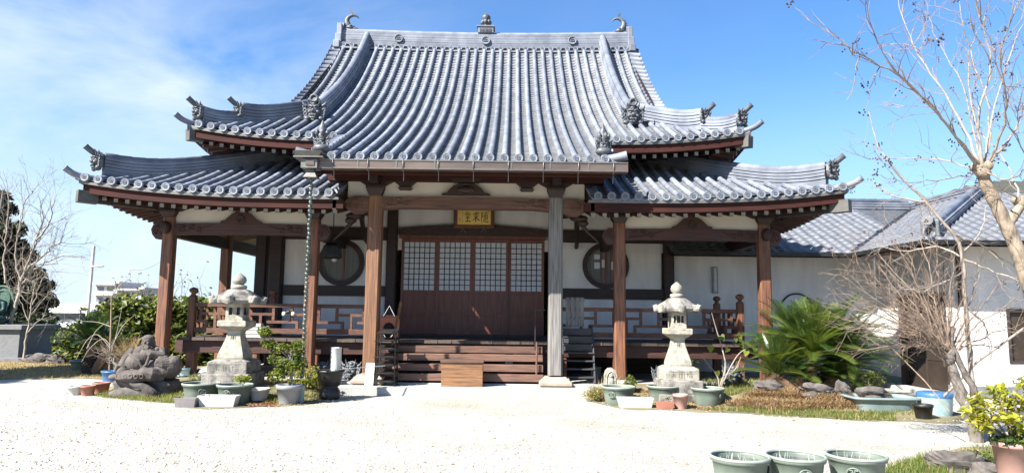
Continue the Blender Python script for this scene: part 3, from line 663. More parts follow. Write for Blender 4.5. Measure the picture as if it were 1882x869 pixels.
# ---- lower roof: two wings either side of the porch
mb = MB()
mb.add([LO.p(sg*x, s)+Vector((0, 0, -.075)) for s in lin(0.02, 3.7, 12) for sg, x in ((-1, LW-s), (-1, 4.2), (-1, 2.55), (1, 2.55), (1, 4.2), (1, LW-s))],
       [(i*6+k, i*6+k+1, i*6+7+k, i*6+6+k) for i in range(12) for k in (0, 1, 3, 4)]+[(12*6+2, 12*6+3, 11*6+3, 11*6+2)], 0, True)
lroof = obj('lower_roof', mb, M['oni'], temple)
RAF2 = rafter_mesh(2.1, .45)
pm = MB(); lrows = [2.55+.14+SP*k for k in range(20)]
for sg in (-1, 1):
    for x in lrows:
        if x > LW-.06: continue
        s1 = min(3.7, LW-x)-.05
        if s1 > .12: tile_row(LO, sg*x, 0, s1, lroof)
        p = LO.p(sg*x, 0); disc(p.x, p.y, p.z-.005, lroof)
    for k in range(-1, 19):
        xa, xb = (lrows[k] if k >= 0 else 2.56), lrows[k+1]
        a, b = sorted((sg*xa, sg*xb)); pans(pm, LO, a, b, 0, lambda x: min(3.7, LW-abs(x)))
obj('pan_tiles', pm, M['pan'], lroof, kind='stuff')
for sg in (-1, 1):
    # open inner verge: stepped verge tiles and a curved bargeboard
    verge(LO, sg*2.62, .1, 3.3, -sg, lroof, .06, .24, -.03)
    mb = MB(); strip(mb, [LO.p(sg*2.56, s)+Vector((0, 0, -.36)) for s in lin(0.05, 3.4, 10)], sg*.07, .25, 0, 'x'); obj('bargeboard', mb, M['dark'], lroof)
    hp = lambda s, dz=0: LO.p(sg*(LW-s), s)+Vector((0, 0, dz))
    rg, pp = stack_ridge([hp(s, .02+.13*max(0, (1.3-s)/1.0)**2) for s in lin(3.6, .3, 18)], .27, lroof, .2, 'hip_ridge', 4); cap_tube(pp, .29, lroof, .08)
    d = Vector((sg, -1, 0)).normalized(); p = hp(.22); ridge_end((p.x, p.y, p.z+.27), d, lroof, .78)
    p = hp(0); mb = MB(); mb.tube([p-d*.35, p+d*.05], [.08, .08], 12); mb = MB(); mb.tube(arc([p-d*.4-Vector((0, 0, .01)), p-d*.1, p+d*.1+Vector((0, 0, .04)), p+d*.25+Vector((0, 0, .13))]), [.062]*12+[.07], 12); obj('corner_tile', mb, M['tile'], lroof)
    # top flashing course against the wall
    mb = MB(); mb.beam((X0+sg*2.6, 17.1, 5.58), (X0+sg*4.4, 17.1, 5.58), .2, .16); obj('wall_ridge', mb, M['tile'], lroof)
    # side slope
    mb = MB(); n = 6; vs = []
    for t in lin(0.02, 3.1, n):
        z = 3.99+.36*t+.025*t*t-.06; up = .27*max(0, 1-t/2.8)
        for y, e in ((13.5+t, up), (15.6+t*.3, up*.15), (18, 0), (24, 0)): vs.append((X0+sg*(LW-t), y, z+e))
    mb.add(vs, [(i*4+k, i*4+k+1, i*4+5+k, i*4+4+k)[::sg] for i in range(n) for k in range(3)], 0, True); obj('side_slope', mb, M['pan'], lroof)
    # eaves
    e = lambda x: f_lo(x, 0)
    xs = lin(2.5, LW-.02, 16)
    mb = MB(); strip(mb, [(X0+sg*x, 13.49, e(x)-.14) for x in xs][::sg], .3, .05); obj('eave_board', mb, M['copperlite'], lroof)
    mb = MB(); strip(mb, [(X0+sg*x, 13.55, e(x)-.31) for x in lin(2.42, LW-.08, 16)][::sg], .12, .168); obj('eave_fascia', mb, M['fascia'], lroof)
    yt = lambda y: 3.99+.27*max(0, 1-(y-13.5)/4.7)**2.6
    mb = MB(); strip(mb, [(X0+sg*(LW-.02), y, yt(y)-.14) for y in lin(13.5, 24, 16)], -sg*.3, .05, 0, 'x'); obj('eave_board', mb, M['copperlite'], lroof)
    mb = MB(); strip(mb, [(X0+sg*(LW-.08), y, yt(y)-.31) for y in lin(13.56, 24, 16)], -sg*.12, .168, 0, 'x'); obj('eave_fascia', mb, M['fascia'], lroof)
    for k in range(22):
        x = 2.62+.235*k
        if x < LW-.3: link('rafter', RAF2 if x < 5.4 else RAFS if x < 6.5 else RAFT, lroof, (X0+sg*x, 13.72, e(x)-.355))
    for k in range(28):
        y = 13.95+.235*k; link('rafter', RAFT if k < 6 else RAF2, lroof, (X0+sg*(LW-.22), y, yt(y)-.355), (0, 0, sg*math.pi/2))
    mb = MB(); mb.beam((X0+sg*6.2, 15.1, 3.86), (X0+sg*(LW-.06), 13.56, 3.86), .19, .22); mb.beam((X0+sg*(LW-.26), 13.75, 3.85), (X0+sg*LW, 13.5, 3.855), .21, .24, 1); obj('hip_rafter', mb, [M['dark'], M['capg']], lroof)
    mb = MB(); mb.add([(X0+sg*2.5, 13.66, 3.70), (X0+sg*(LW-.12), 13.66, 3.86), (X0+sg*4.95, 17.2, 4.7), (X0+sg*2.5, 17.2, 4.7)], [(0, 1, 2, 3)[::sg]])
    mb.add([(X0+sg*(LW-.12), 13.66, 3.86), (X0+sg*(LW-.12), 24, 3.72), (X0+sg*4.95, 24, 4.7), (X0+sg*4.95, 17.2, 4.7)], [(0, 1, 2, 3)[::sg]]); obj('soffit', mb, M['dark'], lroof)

# ---- podium, posts and beams
mb = MB(); mb.box(X0-6.75, X0+6.75, 14.2, 26, -.05, .20); obj('stone_podium', mb, M['concrete'], bevel=.012, kind='structure')
mb = MB(); mb.box(X0-2.68, X0+2.55, 13.62, 14.197, -.05, .17); obj('porch_step', mb, M['concrete'], bevel=.012, kind='structure')
PB = .20
post_xy = [(-6.39, 14.62), (-3.29, 14.62), (3.29, 14.62), (6.39, 14.62), (-6.39, 17.6), (-6.39, 20.4)]
def post(x, y, w, z0, z1, m, name='post'):
    mb = MB(); h = w/2; c = w*.12
    sec = [(-h+c, -h), (h-c, -h), (h, -h+c), (h, h-c), (h-c, h), (-h+c, h), (-h, h-c), (-h, -h+c)]
    mb.prism([(X0+x+a, y+b) for a, b in sec], z0, z1, 0, 'xy'); return obj(name, mb, m, temple)
for i, (x, y) in enumerate(post_xy):
    post(x, y, .24, PB+.08, 3.62, M['woodv'])
    mb = MB(); mb.sqlathe([(.24, 0), (.24, .04), (.19, .08)], (X0+x, y, PB)); obj('base_stone', mb, M['concrete'], temple)
for sg in (-1, 1):
    post(sg*1.895, 14.25, .29, PB+.19, 4.05, M['oldred'] if sg < 0 else M['oldv'], 'porch_pillar')
    mb = MB(); mb.sqlathe([(.27, 0), (.33, .03), (.33, .09), (.22, .19)], (X0+sg*1.895, 14.25, .17)); obj('base_stone', mb, M['basestone'], temple, .01)
def arched_beam(xa, xb, y, z0, z1, rise, th, m, name, nose=0.5, carve=True):
    "rainbow beam: lower edge arched, upper edge bowed, carved noses past the posts"
    mb = MB(); top = []; bot = []
    for u in lin(0, 1, 16):
        x = xa+(xb-xa)*u; k = 1-(2*u-1)**2
        top.append((X0+x, z1+rise*.6*k)); bot.append((X0+x, z0+rise*min(1, k*2.2)))
    mb.prism(bot+top[::-1], y-th/2, y+th/2)
    o = obj(name, mb, m, temple, .012)
    for x, sg in ((xa, -1), (xb, 1)):
        if carve:
            cm = MB(); s2 = -sg
            for q, (dx, dz, r) in enumerate(((.28, .0, .075), (.46, .03, .055), (.6, -.02, .05))):
                cx = X0+x+s2*dx*1.1; cz = (z0+z1)/2+rise*.4+dz
                cm.torus((cx, y-th/2-.004, cz), r, .02, 14, 5, 0, 'y', (R(30 if s2 > 0 else -150), R(330 if s2 > 0 else 150))); cm.torus((cx, y-th/2-.004, cz), r*.45, .012, 10, 5, 0, 'y')
            cm.tube([(X0+x+s2*.2, y-th/2-.004, z0+.06), (X0+x+s2*.45, y-th/2-.004, z0+.07+rise*.5), (X0+x+s2*.75, y-th/2-.004, z0+.12+rise), (X0+x+s2*.95, y-th/2-.004, z0+.2+rise)], [.018, .022, .018, .006], 5)
            obj('carving', cm, m, o)
        if nose:
            h = z1-z0; nm = MB()
            prof = [(.10, -.02), (.25, -.10), (.42, -.10), (.55, .02), (.60, .16), (.54, .28), (.40, .36), (.22, .36), (.10, .33)]
            nm.prism([(X0+x+sg*a*nose, z0+b*h/.33) for a, b in prof][::-1 if sg < 0 else 1], y-th*.42, y+th*.42, 0)
            for r in (.12, .075, .035): nm.torus((X0+x+sg*.36*nose, y-th*.42-.006, z0+.14*h/.33), r*h/.33, .022, 16, 5, 0, 'y', (R(-60), R(250)))
            nm.tube([(X0+x+sg*.14*nose, y-th*.43, z0+.28*h/.33), (X0+x+sg*.34*nose, y-th*.43, z0+.31*h/.33), (X0+x+sg*.52*nose, y-th*.43, z0+.22*h/.33)], [.008, .014, .008], 5)
            obj('beam_nose', nm, m, temple, .015)
    return o
for sg in (-1, 1):
    xa, xb = (-6.39, -3.29) if sg < 0 else (3.29, 6.39)
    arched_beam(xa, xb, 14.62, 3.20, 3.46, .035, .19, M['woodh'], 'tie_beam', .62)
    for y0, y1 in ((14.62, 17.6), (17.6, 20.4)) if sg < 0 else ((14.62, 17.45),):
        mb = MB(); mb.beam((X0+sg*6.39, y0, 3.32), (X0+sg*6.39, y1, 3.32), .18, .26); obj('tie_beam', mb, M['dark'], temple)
    mb = MB(); mb.ell((X0+sg*6.39, 14.42, 3.36), (.10, .12, .14)); mb.torus((X0+sg*6.39, 14.32, 3.38), .06, .018, 12, 5, 0, 'y'); obj('beam_nose', mb, M['dark'], temple)
    # plaster band above the beam with its frog-leg strut
    mb = MB(); mb.box(X0+xa, X0+xb, 14.60, 14.66, 3.40, 3.92); obj('plaster_band', mb, M['plasterb'], temple)
    mb = MB(); mb.beam((X0+xa-.9, 14.60, 3.97), (X0+xb+.6, 14.60, 3.97), .16, .14); obj('purlin', mb, M['woodh'], temple)
    fx = (xa+xb)/2; fr = MB(); q = [(-.44, 0), (-.42, .05), (-.34, .065), (-.27, .13), (-.19, .21), (-.1, .25), (0, .26)]
    outl = q+[(-a, b) for a, b in q[::-1][1:]]; hole = [(.13, 0), (.1, .06), (.05, .1), (0, .12), (-.05, .1), (-.1, .06), (-.13, 0)]
    fr.prism([(X0+fx+a, 3.475+b) for a, b in outl], 14.5, 14.64); fr.box(X0+fx-.12, X0+fx+.12, 14.47, 14.6, 3.73, 3.86); fr.prism([(X0+fx-.32, 3.91), (X0+fx-.27, 3.83), (X0+fx+.27, 3.83), (X0+fx+.32, 3.91)], 14.48, 14.62)
    fr.torus((X0+fx, 14.49, 3.56), .07, .022, 12, 6, 0, 'y'); fr.prism([(X0+fx+a, 3.5+b*.7) for a, b in hole], 14.495, 14.5, 1)
    obj('frog_leg_strut', fr, [M['woodh'], M['black']], temple, .008)
    for x in (xa, xb):
        bk = MB(); bk.sqlathe([(.11, 0), (.13, .04), (.17, .12), (.17, .16)], (X0+x, 14.6, 3.58)); bk.prism([(X0+x-.42, 3.86), (X0+x-.38, 3.78), (X0+x-.22, 3.72), (X0+x+.22, 3.72), (X0+x+.38, 3.78), (X0+x+.42, 3.86)], 14.52, 14.68); obj('bracket', bk, M['dark'], temple)
    # curved tie from the porch pillar back to the wall post and a carved bracket
    mb = MB(); pts = [(X0+sg*2.0, 14.4, 3.72), (X0+sg*2.3, 14.9, 3.80), (X0+sg*2.45, 15.4, 3.74), (X0+sg*2.5, 15.9, 3.5), (X0+sg*2.55, 16.4, 3.35), (X0+sg*2.6, 17.1, 3.3)]
    mb.tube(pts, [.09, .06, .06, .055, .05, .05], 8); obj('curved_tie', mb, M['dark'], temple)
    mb = MB(); mb.tube([(X0+sg*2.42, 14.6, 3.62), (X0+sg*2.52, 14.62, 3.5), (X0+sg*2.62, 14.62, 3.38), (X0+sg*2.75, 14.62, 3.26), (X0+sg*2.86, 14.62, 3.15)][::1], [.07, .045, .038, .03, .015], 7); mb.ell((X0+sg*2.5, 14.6, 3.58), (.13, .08, .08)); mb.ell((X0+sg*2.42, 14.6, 3.68), (.2, .09, .08))
    obj('cloud_bracket', mb, M['dark'], temple)
    mb = MB(); mb.beam((X0+sg*3.29, 14.62, 3.32), (X0+sg*3.29, 17.2, 3.32), .16, .24); obj('tie_beam', mb, M['dark'], temple)
# the porch's rainbow beam, kaerumata, brackets and plaster band
arched_beam(-1.895, 1.895, 14.25, 3.75, 4.02, .045, .24, M['oldh'], 'porch_beam', 1.1)
mb = MB(); mb.box(X0-2.5, X0+2.5, 14.24, 14.30, 4.02, 4.40); obj('plaster_band', mb, M['plasterb'], temple)
mb = MB(); mb.beam((X0-2.9, 14.22, 4.46), (X0+2.9, 14.22, 4.46), .22, .2); obj('purlin', mb, M['fascia'], temple)
fr = MB(); q = [(-.52, 0), (-.46, .04), (-.4, .045), (-.34, .12), (-.25, .2), (-.13, .245), (0, .25)]; fr.prism([(X0+a, 4.09+b) for a, b in q+[(-a, b) for a, b in q[::-1][1:]]], 14.12, 14.26)
fr.ell((X0, 14.12, 4.2), (.2, .04, .08)); fr.torus((X0, 14.11, 4.2), .12, .02, 14, 5, 0, 'y'); fr.prism([(X0-.34, 4.44), (X0-.27, 4.35), (X0+.27, 4.35), (X0+.34, 4.44)], 14.1, 14.25)
obj('frog_leg_strut', fr, [M['dark']], temple, .008)
for sg in (-1, 1):
    for x, d in ((1.895, .34), (1.28, .2)):
        bk = MB(); c = X0+sg*x
        bk.sqlathe([(.12, -.26 if d > .3 else -.12), (.15, -.2 if d > .3 else -.08), (.19 if d > .3 else .12, -.1), (.19 if d > .3 else .12, -.05)], (c, 14.22, 4.3))
        bk.prism([(c-d-.08, 4.47), (c-d-.06, 4.38), (c-d*.5, 4.25), (c+d*.5, 4.25), (c+d+.06, 4.38), (c+d+.08, 4.47)], 14.12, 14.34)
        if d > .3:
            bk.box(c-.09, c+.09, 13.85, 14.5, 4.28, 4.42)
        obj('bracket', bk, M['dark'], temple)

# ---- the hall's front wall
WY = 17.2
wall = obj('front_wall', (lambda mb: mb)(MB().prism([(X0-4.75, 2.25), (X0-1.98, 2.25), (X0-1.98, 3.5), (X0+1.98, 3.5), (X0+1.98, 2.25), (X0+4.75, 2.25), (X0+4.75, 4.45), (X0-4.75, 4.45)], WY, WY+.12)), M['plaster'], temple)
for sg in (-1, 1): mb = MB(); mb.box(*sorted((X0+sg*4.75, X0+sg*1.98)), WY+.003, WY+.12, 1.0, 2.03); obj('lower_wall', mb, M['annexp'], wall)
mb = MB(); mb.box(X0-4.9, X0+4.9, WY-.05, WY+.15, 4.45, 5.3); obj('upper_boards', mb, M['dark'], wall)
for sg in (-1, 1):
    mb = MB(); mb.box(*sorted((X0+sg*1.98, X0+sg*4.8)), WY-.06, WY+.1, 2.02, 2.28); obj('waist_rail', mb, M['dark'], wall)
    mb = MB(); mb.box(*sorted((X0+sg*1.98, X0+sg*4.8)), WY-.07, WY+.1, 3.43, 3.75); obj('head_rail', mb, M['dark'], wall)
    post(sg*4.93, WY, .34 if sg < 0 else .26, .3, 4.5, M['dark'], 'wall_post'); post(sg*2.04, WY-.02, .26, .3, 4.5, M['dark'], 'wall_post')
    post(sg*5.45, WY+.4, .3, .3, 3.9, M['dark'], 'wall_post') if sg < 0 else None
    # round window
    cx = X0+sg*3.33+.02; cz = 2.86
    n = 40; fr = MB(); vs = []
    for r, y in ((.585, WY-.002), (.585, WY-.07), (.47, WY-.07), (.465, WY-.02)):
        for k in range(n): a = 2*math.pi*k/n; vs.append((cx+r*math.cos(a), y, cz+r*math.sin(a)))
    fr.add(vs, [(i*n+k, i*n+(k+1) % n, (i+1)*n+(k+1) % n, (i+1)*n+k) for i in range(3) for k in range(n)], 0, False)
    win = obj('round_window', fr, M['dark'], temple)
    g = MB(); g.prism([(cx+.466*math.cos(a), cz+.466*math.sin(a)) for a in lin(0, 2*math.pi*39/40, 39)], WY-.03, WY-.02); obj('blind', g, M['curtain'], win)
    g = MB(); g.torus((cx, WY-.06, cz), .455, .012, 40, 6, 0, 'y'); obj('inner_rim', g, M['copperlite'], win)
    for dx, w in (((.0, .06), (-.12, .025), (.12, .02)) if sg > 0 else ((.06, .05),)):
        h = math.sqrt(.45**2-dx**2); g = MB(); g.box(cx+dx-w/2, cx+dx+w/2, WY-.05, WY-.031, cz-h, cz+h); obj('mullion', g, M['doorw'], win)
    if sg > 0:
        for dx, z0, w, h in ((-.22, .0, .14, .16), (-.05, .05, .1, .2), (.2, .0, .13, .2), (.33, -.05, .08, .16), (-.22, .22, .14, .12)):
            g = MB(); g.box(cx+dx-w/2, cx+dx+w/2, WY-.036, WY-.0305, cz+z0-h/2, cz+z0+h/2); obj('paper_panel', g, M['paper'], win)
# lintel with carved cloud lines over the doors
mb = MB(); t = []; b = []
for u in lin(0, 1, 14): k = 1-(2*u-1)**2; t.append((X0-1.88+3.76*u, 3.73+.11*k)); b.append((X0-1.88+3.76*u, 3.57))
mb.prism(b+t[::-1], WY-.14, WY+.05); lint = obj('lintel', mb, M['dark'], temple, .01)
mb = MB(); mb.box(X0-1.86, X0+1.86, WY-.1, WY+.05, 3.49, 3.567); obj('door_head', mb, M['doorw'], temple)
for sg in (-1, 1):
    for p in ([(1.7, 3.76), (1.6, 3.7), (1.45, 3.63), (1.35, 3.62)], [(1.3, 3.75), (1.1, 3.71), (.95, 3.76), (.85, 3.73)], [(1.75, 3.66), (1.6, 3.6), (1.42, 3.68), (1.2, 3.66)]):
        mb = MB(); mb.tube([(X0+sg*a, WY-.145, c) for a, c in p], [.006, .012, .01, .005], 5); obj('carved_line', mb, M['doorw'], lint)
# four sliding doors: lattice above, boards below
dz0, dz1, dm = 1.10, 3.487, 2.17
for k in range(4):
    xa = X0-1.80+.9*k; xb = xa+.9; y = WY-.02 if k in (0, 3) else WY-.065
    dr = MB(); st = .065
    dr.box(xa, xa+st, y, y+.04, dz0, dz1); dr.box(xb-st, xb, y, y+.04, dz0, dz1)
    dr.box(xa+st, xb-st, y+.001, y+.039, dz1-.09, dz1); dr.box(xa+st, xb-st, y+.001, y+.039, dm-.06, dm+.02); dr.box(xa+st, xb-st, y+.001, y+.039, dz0, dz0+.12); dr.box(xa+st, xb-st, y+.001, y+.039, 1.56, 1.63)
    door = obj('sliding_door', dr, M['doorw'], temple, .004)
    p = MB(); p.box(xa+st, xb-st, y+.026, y+.030, dm+.02, dz1-.09); obj('paper', p, M['paper'], door)
    nx, nzz = 6, 9; w = (xb-xa-2*st); h = dz1-.09-dm-.02
    for i in range(1, nx): q = MB(); x = xa+st+w*i/nx; q.box(x-.009, x+.009, y+.006, y+.024, dm+.02, dz1-.09); obj('lattice_bar', q, M['dark'], door)
    for i in range(1, nzz): q = MB(); z = dm+.02+h*i/nzz; q.box(xa+st, xb-st, y+.008, y+.022, z-.009, z+.009); obj('lattice_bar', q, M['dark'], door)
    for z0, z1 in ((dz0+.12, 1.56), (1.63, dm-.06)):
        q = MB(); q.box(xa+st, xb-st, y+.018, y+.03, z0, z1); q.box(xa+st+.09, xb-st-.09, y+.008, y+.018, z0+.07, z1-.07) if z1 > 2 else None; obj('door_panel', q, M['doorw'], door)
mb = MB(); mb.box(X0-1.9, X0+1.9, WY-.12, WY+.1, 1.0, 1.098); obj('door_sill', mb, M['dark'], temple)

# ---- veranda: floor boards, edge beams, stumps
FZ = 1.04; VY = 14.95
nb = 42; bw = 12.4/nb
for i in range(nb):
    x = X0-6.2+bw*i; mb = MB(); mb.box(x+.004, x+bw-.004, VY-.12+.012*((i*7) % 3), WY-.12, FZ-.065+.004*((i*5) % 3)/3, FZ+.003*((i*11) % 4)/4); obj('floorboard', mb, M['deck'], temple)
for sg in (-1, 1):
    mb = MB(); mb.box(*sorted((X0+sg*4.95, X0+sg*6.2)), WY-.11, 23, FZ-.06, FZ); obj('side_floor', mb, M['deck'], temple)
mb = MB(); mb.box(X0-6.12, X0+6.12, VY, VY+.14, FZ-.33, FZ-.068); obj('floor_beam', mb, M['woodh'], temple, .008)
for sg in (-1, 1):
    mb = MB(); mb.box(*sorted((X0+sg*5.98, X0+sg*6.12)), VY+.141, 23, FZ-.33, FZ-.068); obj('floor_beam', mb, M['woodh'], temple)
    mb = MB(); mb.box(*sorted((X0+sg*6.125, X0+sg*6.5)), 15.4, 15.6, FZ-.36, FZ-.06); obj('floor_beam', mb, M['woodh'], temple)
    for x in (5.95, 4.6, 3.29, 2.1):
        mb = MB(); mb.box(X0+sg*x-.09, X0+sg*x+.09, VY+.02, VY+.2, PB+.06, FZ-.33); obj('stump', mb, M['woodv'], temple)
        mb = MB(); mb.sqlathe([(.17, 0), (.14, .06)], (X0+sg*x, VY+.11, PB)); obj('base_stone', mb, M['concrete'], temple)
    for y in (17, 19.5, 22):
        mb = MB(); mb.box(X0+sg*6.05-.09, X0+sg*6.05+.09, y-.09, y+.09, PB, FZ-.33); obj('stump', mb, M['woodv'], temple)
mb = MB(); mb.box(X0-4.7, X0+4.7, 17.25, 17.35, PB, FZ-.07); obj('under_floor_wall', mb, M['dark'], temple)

# ---- railing with key-fret infill
rail = {}
def railing(a, b, posts, parent_posts=True):
    "a, b: end points (x, y) of one run"
    a = Vector((X0+a[0], a[1], 0)); b = Vector((X0+b[0], b[1], 0)); L_ = (b-a).length; d = (b-a)/L_
    P = lambda u, z: a+d*u+Vector((0, 0, z))
    mb = MB(); mb.beam(P(0, FZ+.70), P(L_, FZ+.70), .09, .085); r = obj('railing', mb, M['rail'], temple, .006)
    def bar(u0, z0, u1, z1, w=.058, t=.055):
        q = MB(); q.beam(P(u0, z0), P(u1, z1), t, w, 0, (0, 0, 1) if abs(z1-z0) < .01 else tuple(d)); obj('fret_bar', q, M['rail'], r)
    q = MB(); q.beam(P(0, FZ+.15), P(L_, FZ+.15), .085, .11); obj('bottom_rail', q, M['rail'], r)
    zT, zB = FZ+.655, FZ+.205; zu, zl = FZ+.51, FZ+.345
    n = max(1, round(L_/1.02)); w = L_/n
    for k in range(n):
        o = k*w
        bar(o+.20*w, zT, o+.20*w, zl+.03); bar(o+.20*w+.03, zu, o+.78*w, zu); bar(o+.52*w, zu-.03, o+.52*w, zB)
        bar(o, zl, o+.36*w, zl); bar(o+.36*w-.03, zl-.03, o+.36*w-.03, zB); bar(o+.66*w, zl, o+w, zl); bar(o+.80*w, zT, o+.80*w, zl+.03)
    return r
def newel(x, y):
    mb = MB(); mb.prism([(X0+x-.07, y-.07), (X0+x+.07, y-.07), (X0+x+.07, y+.07), (X0+x-.07, y+.07)], FZ, FZ+.86, 0, 'xy')
    nw = obj('newel_post', mb, M['woodv'], temple, .008)
    mb = MB(); mb.lathe([(.085, .86), (.09, .88), (.06, .905), (.04, .93), (.045, .95), (.085, .98), (.095, 1.015), (.08, 1.05), (.03, 1.075), (0, 1.08)], (X0+x, y, FZ), 14); obj('finial_cap', mb, M['woodv'], nw)
RY = 15.06
for sg in (-1, 1):
    r1 = railing((sg*6.0, RY), (sg*2.04, RY), 0); r2 = railing((sg*6.0, RY), (sg*6.0, 19.9), 0)
    newel(sg*6.0, RY); newel(sg*2.02, RY); newel(sg*6.0, 16.75); newel(sg*6.0, 18.5)
    if sg < 0: newel(-4.65, 16.2)

# ---- stairs
st = []
tr = [(.93, 14.70), (.77, 14.52), (.57, 14.36), (.385, 14.2)]
sw = 1.66
for z, y in tr:
    mb = MB(); mb.box(X0-sw, X0+sw, y, y+.30, z-.14, z); s_ = obj('stair_tread', mb, M['step'], temple, .008)
for sx in (-1.5, .95, 0.0):
    mb = MB(); mb.box(X0+sx-.08, X0+sx+.08, 14.62, 14.86, PB, .77); obj('stair_support', mb, M['oldv'], temple)
for x in (sw-.02,):
    mb = MB(); mb.tube([(X0+x-.12, 14.30, .36), (X0+x-.12, 14.30, 1.05)], .022, 8); obj('handrail_pole', mb, M['oldh'], temple)
    mb = MB(); mb.tube([(X0+x-.14, 14.62, .86), (X0+x-.14, 14.62, 1.72)], .018, 8); mb.box(X0+x-.15, X0+x+.08, 14.60, 14.64, 1.70, 1.725); obj('handrail_pole', mb, M['black'], temple)
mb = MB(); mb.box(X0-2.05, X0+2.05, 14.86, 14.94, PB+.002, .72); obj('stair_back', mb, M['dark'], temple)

# ================================================================ things hung on or standing by the hall
def brush(mb, pts, y, m=0):
    "brush stroke: flat ribbon of varying width lying on the plane at depth y; pts = (x, z, w)"
    for (x0, z0, w0), (x1, z1, w1) in zip(pts, pts[1:]):
        d = Vector((x1-x0, z1-z0)); L_ = max(d.length, 1e-6); n = Vector((-d.y, d.x))/L_
        mb.add([(x0+n.x*w0/2, y, z0+n.y*w0/2), (x0-n.x*w0/2, y, z0-n.y*w0/2), (x1-n.x*w1/2, y, z1-n.y*w1/2), (x1+n.x*w1/2, y, z1+n.y*w1/2)], [(0, 1, 2, 3)[::-1]], m)
        mb.prism([(x1+w1/2*math.cos(k*math.pi/3), z1+w1/2*math.sin(k*math.pi/3)) for k in range(6)], y-.0005, y+.0005, m)
# strokes on a unit square (0..1), written right to left on the board
DO = [[(.42, .98, .07), (.40, .86, .07)], [(.22, .90, .05), (.28, .80, .06)], [(.68, .94, .05), (.58, .82, .05)], [(.12, .66, .08), (.2, .78, .05), (.5, .80, .06), (.82, .76, .05), (.74, .62, .03)], [(.30, .66, .05), (.66, .66, .06), (.62, .54, .05), (.32, .53, .05), (.3, .66, .04)], [(.22, .40, .07), (.5, .43, .06), (.72, .42, .07)], [(.48, .53, .07), (.46, .1, .07)], [(.18, .06, .10), (.5, .09, .09), (.84, .05, .10)]]
KYU = [[(.12, .78, .08), (.5, .82, .08), (.84, .84, .07)], [(.52, .98, .06), (.50, .6, .10), (.48, .12, .11), (.40, .06, .05)], [(.26, .64, .07), (.32, .54, .08)], [(.40, .46, .07), (.28, .30, .07), (.12, .18, .09)], [(.80, .66, .07), (.66, .52, .07)], [(.56, .50, .06), (.72, .32, .09), (.92, .18, .11)], [(.74, .98, .05), (.82, .92, .06)]]
ZUI = [[(.1, .92, .06), (.1, .05, .06)], [(.1, .92, .05), (.26, .90, .06), (.2, .70, .04), (.28, .58, .06), (.14, .46, .05)], [(.42, .90, .05), (.47, .82, .06)], [(.36, .62, .05), (.46, .62, .06), (.42, .40, .05), (.46, .24, .06), (.32, .12, .05)], [(.34, .12, .06), (.6, .06, .08), (.96, .04, .09)], [(.54, .86, .05), (.92, .88, .06)], [(.72, .99, .06), (.62, .72, .05), (.52, .60, .05)], [(.6, .70, .05), (.86, .70, .06), (.86, .24, .06)], [(.6, .70, .05), (.58, .22, .05)], [(.6, .55, .05), (.84, .55, .05)], [(.6, .42, .05), (.84, .42, .05)], [(.66, .28, .05), (.84, .28, .05)]]
px0, _, pz1 = at(841, 384, 16.95); px1, _, pz0 = at(902, 414, 16.95)
pcx, pcz = (px0+px1)/2, (pz0+pz1)/2; pw, ph = (px1-px0), (pz1-pz0)
plq = thing('name_plaque', (pcx, 16.95, pcz-ph/2), 'gold name plaque with black brush characters in dark frame above the doors', 'plaque')
mb = MB()
for a in (-1, 1): mb.box(*sorted((pcx+a*pw/2, pcx+a*(pw/2+.09))), 16.89, 17.0, pcz-ph/2-.09, pcz+ph/2+.06)
mb.box(pcx-pw/2, pcx+pw/2, 16.891, 17.0, pcz-ph/2-.09, pcz-ph/2).box(pcx-pw/2, pcx+pw/2, 16.891, 17.0, pcz+ph/2, pcz+ph/2+.06)
obj('frame', mb, M['doorw'], plq, .006)
mb = MB(); mb.box(pcx-pw/2, pcx+pw/2, 16.95, 16.99, pcz-ph/2, pcz+ph/2); obj('board', mb, M['gold'], plq)
for ch, u in ((DO, .20), (KYU, .44), (ZUI, .70)):
    mb = MB(); s = pw*.225
    for st_ in ch: brush(mb, [(pcx-pw/2+pw*u+(a*s), pcz-ph*.32+b*ph*.66, w*s*1.35) for a, b, w in st_], 16.9485)
    obj('character', mb, M['ink'], plq, kind='stuff')
mb = MB()
for k in range(8): brush(mb, [(pcx-pw*.35, pcz+ph*(.42-.10*k), .012), (pcx-pw*.345, pcz+ph*(.38-.10*k), .009)], 16.9485)
for k in range(5): brush(mb, [(pcx-pw*(.46-.01*(k % 2)), pcz-ph*(.05+.055*k), .006), (pcx-pw*.40, pcz-ph*(.055+.055*k), .006)], 16.9485)
for k in range(3): brush(mb, [(pcx+pw*.42, pcz+ph*(.44-.05*k), .01), (pcx+pw*.435, pcz+ph*(.42-.05*k), .01)], 16.9485)
mb.torus((pcx+pw*.13, 16.9485, pcz+ph*.22), .014, .003, 10, 4, 0, 'y')
obj('small_writing', mb, M['ink'], plq, kind='stuff')
for px in (851, 889):
    x, _, z = at(px, 420, 16.9); mb = MB(); mb.ell((x, 16.9, z), (.025, .02, .022)); mb.tube([(x, 16.9, z), (x-.07, 16.92, z-.1)], .007, 5); mb.tube([(x, 16.9, z), (x+.07, 16.92, z-.1)], .007, 5); obj('fitting', mb, M['copperlite'], plq)
